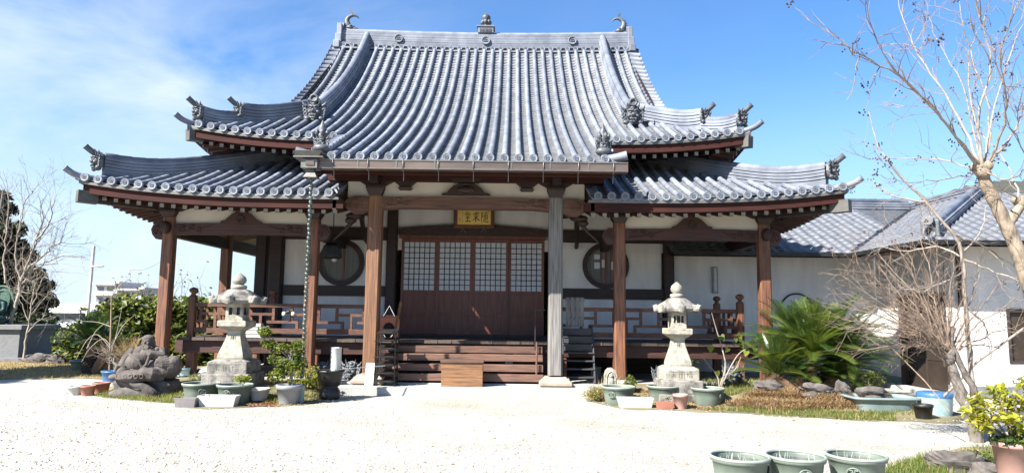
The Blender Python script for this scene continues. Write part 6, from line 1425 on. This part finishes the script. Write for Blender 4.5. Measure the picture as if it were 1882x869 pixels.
# heart leaved vine
vx, vy = at(1325, 700, 13.4)[0], 13.4; t = thing('heart_leaved_plant', (vx, vy, 0), 'straggly plant with pale bent stems and large heart shaped leaves', 'plant'); A = lambda l, d=0: [Vector(at(a, b, vy+d)) for a, b in l]
for l in ([(1322, 712), (1332, 680), (1330, 650), (1318, 610), (1308, 575)], [(1322, 712), (1318, 690), (1300, 668), (1290, 655), (1282, 652)], [(1326, 710), (1334, 670), (1326, 640)], [(1330, 700), (1345, 670), (1358, 650), (1372, 640)], [(1330, 690), (1350, 680), (1362, 655)]):
    mb = MB(); P = curve_pts(A(l), 4); mb.tube(P, taper(len(P), .017, .006), 6); obj('stem', mb, M['twigw'], t)
def heart():
    mb = MB(); pr = [(0, 0), (.25, .18), (.48, .12), (.52, -.2), (.3, -.6), (0, -1.0), (-.3, -.6), (-.52, -.2), (-.48, .12), (-.25, .18)]
    mb.add([(a, -.12*abs(a), b) for a, b in pr]+[(0, .03, -.4)], [(10, i+1, i) for i in range(9)]+[(10, 0, 9)], 0, True); return mb
HL = [heart().mesh('leaf', M[k]) for k in ('gr1', 'yl2', 'lf2')]
for i, (a, b, s) in enumerate(((1325, 617, .13), (1306, 637, .12), (1338, 640, .10), (1362, 632, .12), (1372, 645, .11), (1380, 626, .13), (1352, 622, .08), (1345, 690, .1), (1318, 682, .1), (1388, 640, .1), (1360, 618, .08))):
    link('leaf', HL[i % 3], t, at(a, b, vy-.05+.1*(i % 2)), (R(-20+20*(i % 3)), R(15*((i*7) % 5-2)), R(-25+18*(i % 4))), (s, s, s))
# bare bonsai in the blue tub
t0, x, y, r = blue_tub; t = thing('bare_bonsai', (x, y, .21), 'bare twisted bonsai trunk with tangled twigs in the blue tub', 'bonsai'); mb = MB(); tips = []; P = curve_pts([(x+.02, y, .2), (x+.06, y, .35), (x-.02, y, .45), (x+.03, y, .6)], 4); mb.tube(P, taper(len(P), .05, .022), 8); obj('trunk', mb, M['barkg'], t); tw = MB()
for k in range(26): spray(tw, P[4+k % 9], (rng.normal(), rng.normal()*.6, .2+.5*rng.random()), .35+.3*rng.random(), .009, 1, tips, 4, .7, 3, .05, 4)
obj('twigs', tw, M['barkg'], t, kind='stuff')
# flowers in the troughs
for px, py, y, n, m in ((330, 726, 0, 14, 'petal'), (385, 724, 0, 16, 'magenta'), (1227, 735, 0, 16, 'magenta'), (1185, 724, 0, 5, 'magenta')):
    Y = gr(px, 748)[1]+.12; c = at(px, py+4, Y); t = thing('flower', (c[0], Y, .11), {330: 'pink flowers in the mauve grey trough', 385: 'dark pink flowers in the white trough before the two basins', 1227: 'magenta flower in the small terracotta trough', 1185: 'tiny dark flower in the long white trough by the dry stemmed basin'}[px], 'flower'); 
    leafobj('petals', clump((c[0], Y, c[2]), (.05, .04, .035), n, .3), .028, [M[m]], t, None, .5, 1.1, kind='stuff'); leafobj('leaves', clump((c[0], Y, .14), (.07, .05, .03), 24, .2), .025, [M['lf1']], t, kind='stuff')
# dry straw clump by the hedge, thin dead pole
sx_, sy_ = at(238, 660, 16.0)[0], 16.0; t = thing('dry_grass_clump', (sx_, sy_, 0), 'straw coloured clump of dry grass before the hedge behind the monk', 'grass clump')
N = 420; a = rng.random(N)*6.283; P = np.stack([sx_+.12*np.cos(a)*rng.random(N), sy_+.12*np.sin(a)*rng.random(N), np.zeros(N)], 1); blades('straw', P, .75, .022, [M['dry1'], M['dry2']], [3, 1], 1.1, t, kind='stuff')
px_ = at(204, 660, 15.8); t = thing('dead_pole_plant', (px_[0], 15.8, 0), 'thin dead upright stem with drooping side shoots in front of the hedge', 'plant'); mb = MB(); mb.tube([(px_[0], 15.8, 0), at(204, 600, 15.8), at(205, 545, 15.8)], [.025, .02, .014], 7); obj('stem', mb, M['twig'], t); mb = MB()
for l in ([(205, 545), (222, 522), (238, 512), (240, 495)], [(240, 495), (268, 494), (300, 478)], [(203, 600), (180, 592), (150, 590)], [(203, 640), (180, 615), (160, 625), (140, 660)], [(204, 640), (225, 600), (248, 578)], [(204, 650), (215, 610), (225, 560)], [(160, 640), (175, 610), (190, 596)], [(205, 640), (190, 622), (165, 640), (150, 665)]): P = curve_pts([at(p, q, 15.8) for p, q in l], 4); mb.tube(P, taper(len(P), .012, .004), 5)
obj('side_shoots', mb, M['twigw'], t, kind='stuff')

# ================================================================ beds, grass, rocks
def poly_pts(poly, n):
    poly = np.array(poly); lo_, hi_ = poly.min(0), poly.max(0); out = []
    while len(out) < n:
        q = lo_+(hi_-lo_)*rng.random((n, 2)); ins = np.zeros(n, bool); j = len(poly)-1
        for i in range(len(poly)):
            a, b = poly[i], poly[j]; ins ^= ((a[1] > q[:, 1]) != (b[1] > q[:, 1])) & (q[:, 0] < (b[0]-a[0])*(q[:, 1]-a[1])/(b[1]-a[1]+1e-12)+a[0]); j = i
        out += q[ins].tolist()
    return np.array(out[:n])
def bed(name, pix, m, z=.012):
    poly = [gr(a, b)[:2] for a, b in pix]; mb = MB(); mb.add([(x, y, z) for x, y in poly], [tuple(range(len(poly)))[::-1]]); obj(name, mb, m, kind='structure'); return poly
for F, yb in ((FL, 14.19), (FRT, None)):
    mb = MB(); nx, ny = 50, 12; x0, x1 = F[0][0]+.01, F[-1][0]-.01
    for j in range(ny+1):
        for i in range(nx+1):
            x = x0+(x1-x0)*i/nx; f = front(x)+.08*math.sin(x*5.3)+.04*math.sin(x*13); yy = (yb or (14.19 if x < 5.75 else 14.4)); yy = max(yy, f+.05); y = f+(yy-f)*j/ny; mb.v.append((x, y, max(.006, bedz(x, y))))
    mb.f = [(j*(nx+1)+i, j*(nx+1)+i+1, (j+1)*(nx+1)+i+1, (j+1)*(nx+1)+i) for j in range(ny) for i in range(nx)]; mb.m = [0]*len(mb.f); mb.s = [True]*len(mb.f)
    obj('planting_bed', mb, M['earth'], kind='structure')
FB = bed('planting_bed', [(1590, 905), (1625, 868), (1690, 846), (1770, 822), (1990, 818), (1990, 905)], M['earth'])
def z3(p, z=.012): return np.concatenate([p, np.full((len(p), 1), z)], 1)
G = lambda l: [gr(a, b)[:2] for a, b in l]
def pix(poly, n, lift=0.0): return np.array([grb(a, b) for a, b in poly_pts(poly, n)])+np.array([0, 0, lift])
GR = [([(165, 728), (240, 736), (330, 742), (342, 730), (322, 712), (225, 716)], 3000), ([(1290, 752), (1420, 762), (1560, 771), (1650, 773), (1640, 760), (1560, 757), (1400, 750)], 3200), ([(1290, 700), (1395, 692), (1405, 712), (1340, 728), (1300, 745), (1275, 735)], 3200), ([(1560, 735), (1700, 725), (1760, 745), (1700, 765), (1580, 760)], 1300), ([(345, 690), (395, 690), (395, 712), (345, 712)], 500), ([(480, 715), (590, 712), (590, 738), (480, 744)], 900)]
P = np.concatenate([pix(p, n) for p, n in GR]); blades('grass', P, .06, .010, [M['gr1'], M['gr2'], M['dry1']], [5, 3, 1.5], .9, kind='stuff')
P = np.concatenate([z3(np.array([gr(a, b)[:2] for a, b in poly_pts(p, n)])) for p, n in (([(1595, 895), (1640, 862), (1700, 845), (1740, 842), (1745, 905)], 3600), ([(1740, 845), (1800, 820), (1860, 830), (1990, 890), (1990, 905), (1745, 905)], 1500))]); blades('grass', P, .09, .009, [M['gr1'], M['gr2'], M['dry1']], [6, 2, 1], .8, kind='stuff')
P = pix([(1330, 746), (1400, 718), (1480, 716), (1575, 738), (1575, 752), (1420, 758)], 6500); P[:, 2] += .07*rng.random(len(P))
blades('straw_litter', P, .05, .011, [M['dry2'], M['dry1'], M['red']], [5, 3, .4], 3.5, kind='stuff')
P = np.concatenate([pix([(1080, 735), (1330, 757), (1330, 738), (1250, 722), (1090, 708)], 2200, .01), pix([(445, 745), (500, 748), (560, 744), (540, 730), (450, 736)], 400, .01)]); leafobj('leaf_litter', P, .03, [M['dry2'], M['dry1'], M['red'], M['gr2']], None, [4, 2, 1, 2], 1.5, kind='stuff')
leafobj('red_leaf_litter', pix([(455, 747), (505, 747), (520, 738), (470, 738)], 260, .01), .026, [M['red']], None, None, 1.5, kind='stuff')
blades('olive_tufts', pix([(1090, 732), (1150, 735), (1145, 708), (1092, 705)], 70), .25, .012, [M['gr2'], M['dry1']], None, 1.0, kind='stuff')
# dry lawn at the far left
LL = bed('dry_lawn', [(-160, 704), (-60, 699), (20, 696), (100, 696), (170, 695), (212, 698), (210, 672), (120, 668), (0, 664), (-160, 664)], mat('straw_lawn', (.33, .25, .13), (.22, .19, .085), 2.2, rough=.95, bump=.5, bscale=25, detail=8), .008)
P = z3(poly_pts(LL, 5000)); blades('dry_grass', P, .05, .014, [M['dry1'], M['dry2'], M['gr2']], [4, 2, 1], 1.2, kind='stuff')
HB = bed('grass_strip', [(-160, 662), (120, 664), (330, 672), (480, 660), (480, 640), (-160, 640)], mat('shade_lawn', (.13, .17, .05), (.10, .10, .045), 2.5, rough=.95, bump=.5, bscale=25), .006)
P = z3(poly_pts(G([(330, 668), (420, 662), (480, 655), (480, 645), (340, 648)]), 2500)); blades('grass', P, .10, .02, [M['gr1'], M['lf2']], None, .8, kind='stuff')
for px, py, r, sd, lab in ((1418, 722, (.25, .2, .17), 21, 'flat topped grey rock before the corner post by the cycad'), (1508, 730, (.28, .2, .16), 22, 'brownish rock at the cycad foot behind the straw heap'), (1556, 730, (.12, .15, .18), 23, 'dark upright rock touching the brownish rock by the cycad'), (1612, 734, (.26, .18, .13), 24, 'grey rock under the loose bush behind the bathtub')):
    x, y, z = grb(px, py); rock('garden_rock', (x, y+r[1]*.8, z+.03), r, sd, M['rock'], lab, group='rocks of the cycad bed', amp=.42)
for px, py, r, sd, lab in ((1776, 872, (.30, .2, .17), 31, 'rounded grey rock in the fresh grass by the pink pot'), (1842, 884, (.24, .16, .12), 32, 'low grey rock nearer the pink pot in front'), (1882, 775, (.2, .2, .3), 33, 'dark rock behind the yellow leaved shrub')):
    x, y, z = gr(px, py); rock('garden_rock', (x, y+r[1]*.6, .03), r, sd, M['rock'], lab, group='rocks at the bush foot', amp=.25)
bush(1800, 842, gr(1800, 858)[1], (.22, .16, .09), 420, .024, [M['gr1'], M['lf2'], M['lf3']], 'low green groundcover between the bush trunk and the pink pot', [3, 2, 1])

# ================================================================ hedge and what lies beyond on the left
hx0, hx1 = at(118, 600, 20.5)[0], at(500, 600, 20.5)[0]; hz = 1.98
t = thing('hedge', ((hx0+hx1)/2, 20.8, 0), 'tall clipped leafy hedge behind the monk statue and the left veranda', 'hedge')
mb = MB()
for k in range(46): x = hx0+.2+(hx1-hx0-.4)*k/45; mb.tube([(x, 20.9, 0), (x+.1*math.sin(k), 20.9, 1.6)], [.04, .015], 5)
obj('stems', mb, M['barkg'], t, kind='stuff')
P = []
for k in range(120):
    x = hx0+(hx1-hx0)*rng.random(); z = .2+(hz-.45)*rng.random(); e = min(1, (x-hx0)/1.6); P.append(clump((x, 20.75+.25*rng.normal()*.5, .2+(z-.2)*(.45+.55*e)), (.42, .45, .38), 150, .6))
P.append(np.stack([hx0+(hx1-hx0)*rng.random(2500), 20.8+.4*rng.normal(size=2500), hz-.2+.12*rng.normal(size=2500)-.5*np.maximum(0, 0), ], 1)); P = np.concatenate(P); P = P[(P[:, 2] < .9+.9*(P[:, 0]-hx0)) & (P[:, 2] > .03)]
leafobj('leaves', P, .10, [M['hd1'], M['hd2'], M['hd3']], t, [4, 3, 3], .6, 1.8, kind='stuff')
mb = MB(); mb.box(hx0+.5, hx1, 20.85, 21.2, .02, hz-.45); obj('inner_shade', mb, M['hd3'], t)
tw = MB(); tips = []
for k in range(34): x = hx0+1+(hx1-hx0-1)*rng.random(); spray(tw, (x, 20.8, hz-.3), (rng.normal()*.3, 0, 1), .5+.4*rng.random(), .009, 1, tips, 4, .5, 3, .2, 4)
obj('top_shoots', tw, M['barkg'], t, kind='stuff'); leafobj('shoot_leaves', np.array([tuple(p) for p in tips]), .06, [M['hd1'], M['hd2']], t, kind='stuff')
# dark evergreen at the left edge
ex, ey = at(5, 600, 27)[0], 27.0; t = thing('evergreen_tree', (ex, ey, 0), 'dark ragged evergreen tree behind the bronze statue at the photo edge', 'tree'); mb = MB(); mb.tube([(ex-.6, ey, 0), (ex-.6, ey, 3), (ex-.5, ey, 6.3)], [.22, .17, .04], 9); obj('trunk', mb, M['barkg'], t); P = []
for a, b, r in ((2, 360, .5), (10, 385, .6), (-10, 410, .8), (25, 420, .6), (5, 440, .9), (30, 455, .7), (48, 470, .6), (10, 480, 1.0), (40, 500, .8), (62, 505, .6), (20, 520, .9), (60, 530, .7), (82, 525, .5), (40, 550, .9), (75, 550, .7), (90, 555, .45), (15, 560, 1.0), (60, 580, .8), (35, 595, .8), (70, 600, .7), (55, 620, .6), (85, 585, .5), (-30, 440, 1.2), (-40, 520, 1.4)):
    c = at(a, b, ey+rng.normal()*.4); P.append(clump(c, (r*.75, r*.75, r*.5), int(700*r*r+120), .3))
P = np.concatenate(P); leafobj('crown', P, .12, [M['con1'], M['con1'], M['con2'], M['lf3']], t, [5, 3, 1.5, 2], .3, 2.0)
# a second evergreen beyond the frame, whose shade falls over the statue's corner of the garden
t = thing('evergreen_tree', (-17.5, 13.6, 0), 'dark evergreen tree off to the side whose shade lies over the dry lawn', 'tree'); mb = MB(); mb.tube([(-17.5, 13.6, 0), (-17.4, 13.6, 3), (-17.5, 13.6, 7)], [.2, .15, .04], 9); obj('trunk', mb, M['barkg'], t)
P = np.concatenate([clump((-17.5+rng.normal()*1.0, 13.6+rng.normal()*1.2, 2.2+4.2*rng.random()), (1.0, 1.0, .6), 420, .3) for _ in range(26)]); leafobj('crown', P, .15, [M['con1'], M['con2'], M['lf3']], t, [5, 1, 2], .3, 2.0)
# bare pale trees before it
def baretree(px, py, Y, lines, label, r0, m, kids=3):
    b = at(px, py, Y); b = (b[0], Y, 0.0); t = thing('bare_tree', b, label, 'tree'); tips = []; tw = MB()
    for i, l in enumerate(lines):
        P = curve_pts(([Vector(b)] if i == 0 else [])+[Vector(at(p, q, Y+.2*i*math.sin(i))) if i else Vector(at(p, q, Y)) for p, q in l], 5); P = wob(P, .02); mb = MB(); r = r0*(.75 if i == 0 else .42); mb.tube(P, taper(len(P), r, r*.3), 8 if i == 0 else 6); obj('trunk' if i == 0 else 'limb', mb, m, t)
        for k in range(5, len(P)):
            if i or k > 9:
                for _ in range(1): spray(tw, P[k], (P[k]-P[k-1]).normalized()+Vector(rng.normal(size=3))*.5, .5+.6*rng.random(), r*.2, 2, tips, 4, .55, kids, .15, 4)
    obj('twigs', tw, M['twigw'] if m is M['twigw'] else M['twig'], t, kind='stuff')
baretree(18, 640, 22.5, [[(17, 600), (30, 560), (38, 520), (52, 480), (68, 440), (80, 400)], [(38, 520), (28, 470), (35, 420), (48, 370), (60, 350)], [(45, 500), (80, 470), (100, 450), (118, 445)], [(36, 525), (60, 500), (88, 480), (115, 470)], [(10, 520), (8, 470), (15, 400), (12, 350)], [(68, 440), (90, 410), (100, 370)]], 'slender bare tree with pale trunk beside the bronze statue halo', .09, M['twigw'])
baretree(44, 660, 21, [[(48, 620), (54, 590), (60, 550), (66, 520)], [(54, 590), (40, 560), (30, 530)], [(56, 580), (80, 550), (95, 530)], [(60, 560), (75, 520), (90, 500)], [(50, 610), (70, 590), (85, 575)]], 'short bare tree with whitish stems right of the statue pedestal', .05, M['twigw'])
# seated bronze figure with round halo on a granite pedestal
sy = 22.3; sx = at(-14, 600, sy)[0]; zt = at(20, 596, sy)[2]
t = thing('pedestal', (sx, sy, 0), 'grey granite pedestal with overhanging cap under the bronze statue', 'pedestal'); hw = at(36, 620, sy-.8)[0]-sx
mb = MB(); mb.box(sx-hw, sx+hw, sy-.8, sy+.8, .0, zt-.14); obj('block', mb, M['grey'], t, .01); mb = MB(); mb.box(sx-hw-.12, sx+hw+.12, sy-.92, sy+.92, zt-.138, zt); obj('cap', mb, M['grey'], t, .01); mb = MB(); mb.box(sx-hw-.5, sx+hw+1.9, sy-1.3, sy+1.2, -.02, .1); obj('footing', mb, M['grey'], t)
t = thing('bronze_statue', (sx, sy, zt), 'dark green bronze seated figure with a verdigris round halo on granite pedestal', 'statue'); mb = MB(); E = lambda x, y, z, a, b, c: mb.ell((sx+x, sy+y, zt+z), (a, b, c), 0, 14, 10)
E(0, 0, .12, .48, .4, .14); E(0, .02, .42, .28, .2, .34); E(0, .02, .68, .34, .19, .15); E(0, -.02, .98, .13, .14, .17); E(0, .0, 1.13, .08, .08, .07); mb.tube([(sx, sy, zt+.7), (sx, sy, zt+.9)], [.09, .08], 8)
for s in (-1, 1): mb.tube([(sx+s*.31, sy, zt+.70), (sx+s*.38, sy-.08, zt+.45), (sx+s*.2, sy-.26, zt+.3), (sx+s*.04, sy-.3, zt+.27)], [.1, .09, .07, .05], 9); mb.tube([(sx+s*.1, sy-.1, zt+.15), (sx+s*.42, sy-.2, zt+.15), (sx+s*.2, sy-.36, zt+.14)], [.14, .14, .10], 9); E(s*.13, .0, .98, .02, .04, .07); E(s*.045, -.14, 1.0, .02, .015, .012)
E(0, -.155, .965, .018, .025, .03); E(0, -.145, .915, .035, .015, .01)
obj('body', mb, M['bronze'], t); rm = t.children[0].modifiers.new('merge', 'REMESH'); rm.mode = 'VOXEL'; rm.voxel_size = .018; rm.use_smooth_shade = True
hr = at(26, 556, sy+.35)[0]-sx; hzc = at(0, 552, sy+.35)[2]; mb = MB(); mb.prism([(sx+hr*math.cos(a), hzc+hr*1.25*math.sin(a)) for a in lin(0, 2*math.pi*39/40, 39)], sy+.33, sy+.38)
mb.tube([(sx+hr*math.cos(a), sy+.32, hzc+hr*1.25*math.sin(a)) for a in lin(0, 2*math.pi, 40)], .035, 6); mb.tube([(sx+.7*hr*math.cos(a), sy+.32, hzc+.7*hr*1.25*math.sin(a)) for a in lin(0, 2*math.pi, 40)], .02, 6); obj('halo', mb, M['halo'], t); mb = MB(); mb.box(sx-.12, sx+.12, sy+.30, sy+.4, zt, hzc); obj('halo_post', mb, M['bronze'], t)
# street lamp, far flats, white shed roofs, low wall
Y = 42; b = at(159, 600, Y); zt_ = at(162, 452, Y)[2]; t = thing('street_lamp', (b[0], Y, 0), 'tall pale street lamp pole with a side lamp head beyond the hedge', 'street lamp'); tx = at(163, 452, Y)[0]; mb = MB(); mb.tube([(b[0], Y, 0), (b[0]+.05, Y, zt_)], [.11, .09], 10); obj('pole', mb, M['pole'], t)
z = at(165, 490, Y)[2]; mb = MB(); mb.beam((b[0], Y-.1, z), (b[0]+.35, Y-.1, z+.03), .08, .06); mb.ell((b[0]+.52, Y-.1, z+.03), (.34, .16, .07)); obj('lamp_head', mb, M['pole'], t)
Y = 190
def flats(nm, p0, p1, ptop, floors, label, steps):
    x0, x1 = at(p0, 560, Y)[0], at(p1, 560, Y)[0]; z1 = at(p0, ptop, Y)[2]; t = thing(nm, ((x0+x1)/2, Y, 0), label, 'building', 'far blocks of flats'); mb = MB(); mb.box(x0, x1, Y+1.2, Y+12, 0, z1); obj('wall', mb, M['apt'], t); mb = MB(); mb.box(x0-.3, x1+.3, Y, Y+12, z1, z1+.5); obj('roof', mb, M['apt'], t); fh = 2.9
    for k in range(floors):
        z = z1-fh*(k+1); mb = MB(); mb.box(x0, x1, Y-.2, Y+1.1, z, z+1.1); obj('balcony', mb, M['apt'], t)
        n = max(2, int((x1-x0)/4))
        for i in range(n): mb = MB(); a = x0+(x1-x0)*(i+.15)/n; mb.box(a, a+(x1-x0)*.7/n, Y+1.15, Y+1.21, z+.1, z+2.4); obj('window', mb, M['aptd'], t)
flats('apartment_block', 168, 206, 523, 4, 'far pale apartment block, taller one of two beyond the hedge', 0); flats('apartment_block', 207, 214, 520, 4, 'narrow grey stair tower between the two far apartment blocks', 0); flats('apartment_block', 215, 252, 533, 4, 'far pale apartment block with banded balconies, lower one beyond the hedge', 0); flats('apartment_block', 254, 262, 531, 3, 'small pale tan block at the end of the far apartments', 0)
Y = 60; x0, x1 = at(40, 560, Y)[0], at(190, 560, Y)[0]; z0, z1 = at(110, 575, Y)[2], at(110, 557, Y)[2]
t = thing('warehouse', ((x0+x1)/2, Y, 0), 'white flat roofed warehouse with grey band seen beyond the garden', 'building'); mb = MB(); mb.box(x0, x1, Y, Y+14, 0, z0); obj('wall', mb, M['aptd'], t); mb = MB(); mb.box(x0-.3, x1+.3, Y-.4, Y+14, z0+.01, z1); obj('roof_fascia', mb, M['whroof'], t)
Y = 40; x0, x1 = at(60, 560, Y)[0], at(150, 560, Y)[0]; za, zb_ = at(100, 600, Y)[2], at(100, 578, Y+8)[2]
t = thing('shed', ((x0+x1)/2, Y, 0), 'low shed with a bright white sheet roof in front of the warehouse', 'building'); mb = MB(); mb.add([(x0, Y, za), (x1, Y, za), (x1, Y+9, zb_), (x0, Y+9, zb_), (x0, Y, za-.12), (x1, Y, za-.12), (x1, Y+9, zb_-.12), (x0, Y+9, zb_-.12)], [(0, 1, 2, 3), (4, 7, 6, 5), (0, 4, 5, 1), (1, 5, 6, 2), (3, 2, 6, 7), (0, 3, 7, 4)]); obj('roof', mb, M['whroof'], t); mb = MB(); mb.box(x0+.2, x1-.2, Y+.3, Y+8.7, 0, za-.13); obj('wall', mb, M['aptd'], t)
Y = 25.5; x0, x1 = at(30, 600, Y)[0], at(140, 600, Y)[0]; t = thing('garden_wall', ((x0+x1)/2, Y, 0), 'low white garden fence with posts behind the short bare tree', 'fence')
for k in range(12): x = x0+(x1-x0)*k/11; mb = MB(); mb.box(x-.05, x+.05, Y, Y+.1, 0, at(80, 618, Y)[2]); obj('fence_post', mb, M['whitep'], t)
for z in (at(80, 622, Y)[2], at(80, 636, Y)[2]): mb = MB(); mb.box(x0, x1, Y-.03, Y-.002, z-.16, z); obj('rail', mb, M['whitep'], t)
for px, py, Y, r, n, lab, mats in ((90, 640, 24, (1.0, .6, .5), 900, 'dark low bush by the white fence', ['hd3', 'hd1']), (140, 590, 22.5, (.6, .5, .5), 500, 'loose green bush sloping off the hedge end', ['hd1', 'hd2', 'hd3']), (60, 610, 25, (1.4, .8, .7), 1100, 'dark bush in the shade below the evergreen', ['hd3', 'con1'])): bush(px, py, Y, r, n, .09, [M[m] for m in mats], lab, None)
for k, (px, py) in enumerate(((62, 664), (75, 666), (92, 663), (108, 668))):
    x, y, z = gr(px, py); rock('garden_rock', (x, y, .05), (.35, .3, .16+.04*(k % 2)), 50+k, M['rock'], ['small edging rock nearest the pedestal on the dry lawn', 'second edging rock from the pedestal on the dry lawn', 'third edging rock from the pedestal on the dry lawn', 'edging rock nearest the far green basin on the dry lawn'][k], group='edging rocks of the dry lawn')
# wooded hill behind the annex
mb = MB(); Y = 320; N = 30; top = []; prof = [(1560, 420), (1640, 392), (1690, 376), (1740, 356), (1790, 344), (1840, 337), (1900, 333), (2000, 325), (2150, 330)]
xs = [at(p, q, Y)[0] for p, q in prof]; zs = [at(p, q, Y)[2] for p, q in prof]; vs = []; nx = 90
for j in range(7):
    for i in range(nx+1):
        x = xs[0]+(xs[-1]-xs[0])*i/nx; z = np.interp(x, xs, zs)+1.6*rng.random(); f = (j/6)**.7; vs.append((x, Y-160*(1-j/6), max(0, z*f+(0 if j in (0,) else 1.5*rng.normal()*.6))))
mb.add(vs, [(j*(nx+1)+i, j*(nx+1)+i+1, (j+1)*(nx+1)+i+1, (j+1)*(nx+1)+i) for j in range(6) for i in range(nx)]); obj('hill', mb, mat('wooded_hill', (.075, .075, .07), (.05, .058, .045), .25, rough=.95, bump=.6, bscale=.8, detail=8), kind='structure')

# a few blown leaves lying on the gravel
P = np.array([(x, y, .012) for x, y in zip(rng.uniform(-8, 6, 260), rng.uniform(6.5, 13.4, 260)) if front(x) is None or y < front(x)]); leafobj('leaf_litter', P, .028, [M['dry2'], M['dry1']], None, None, 2.5, kind='stuff')
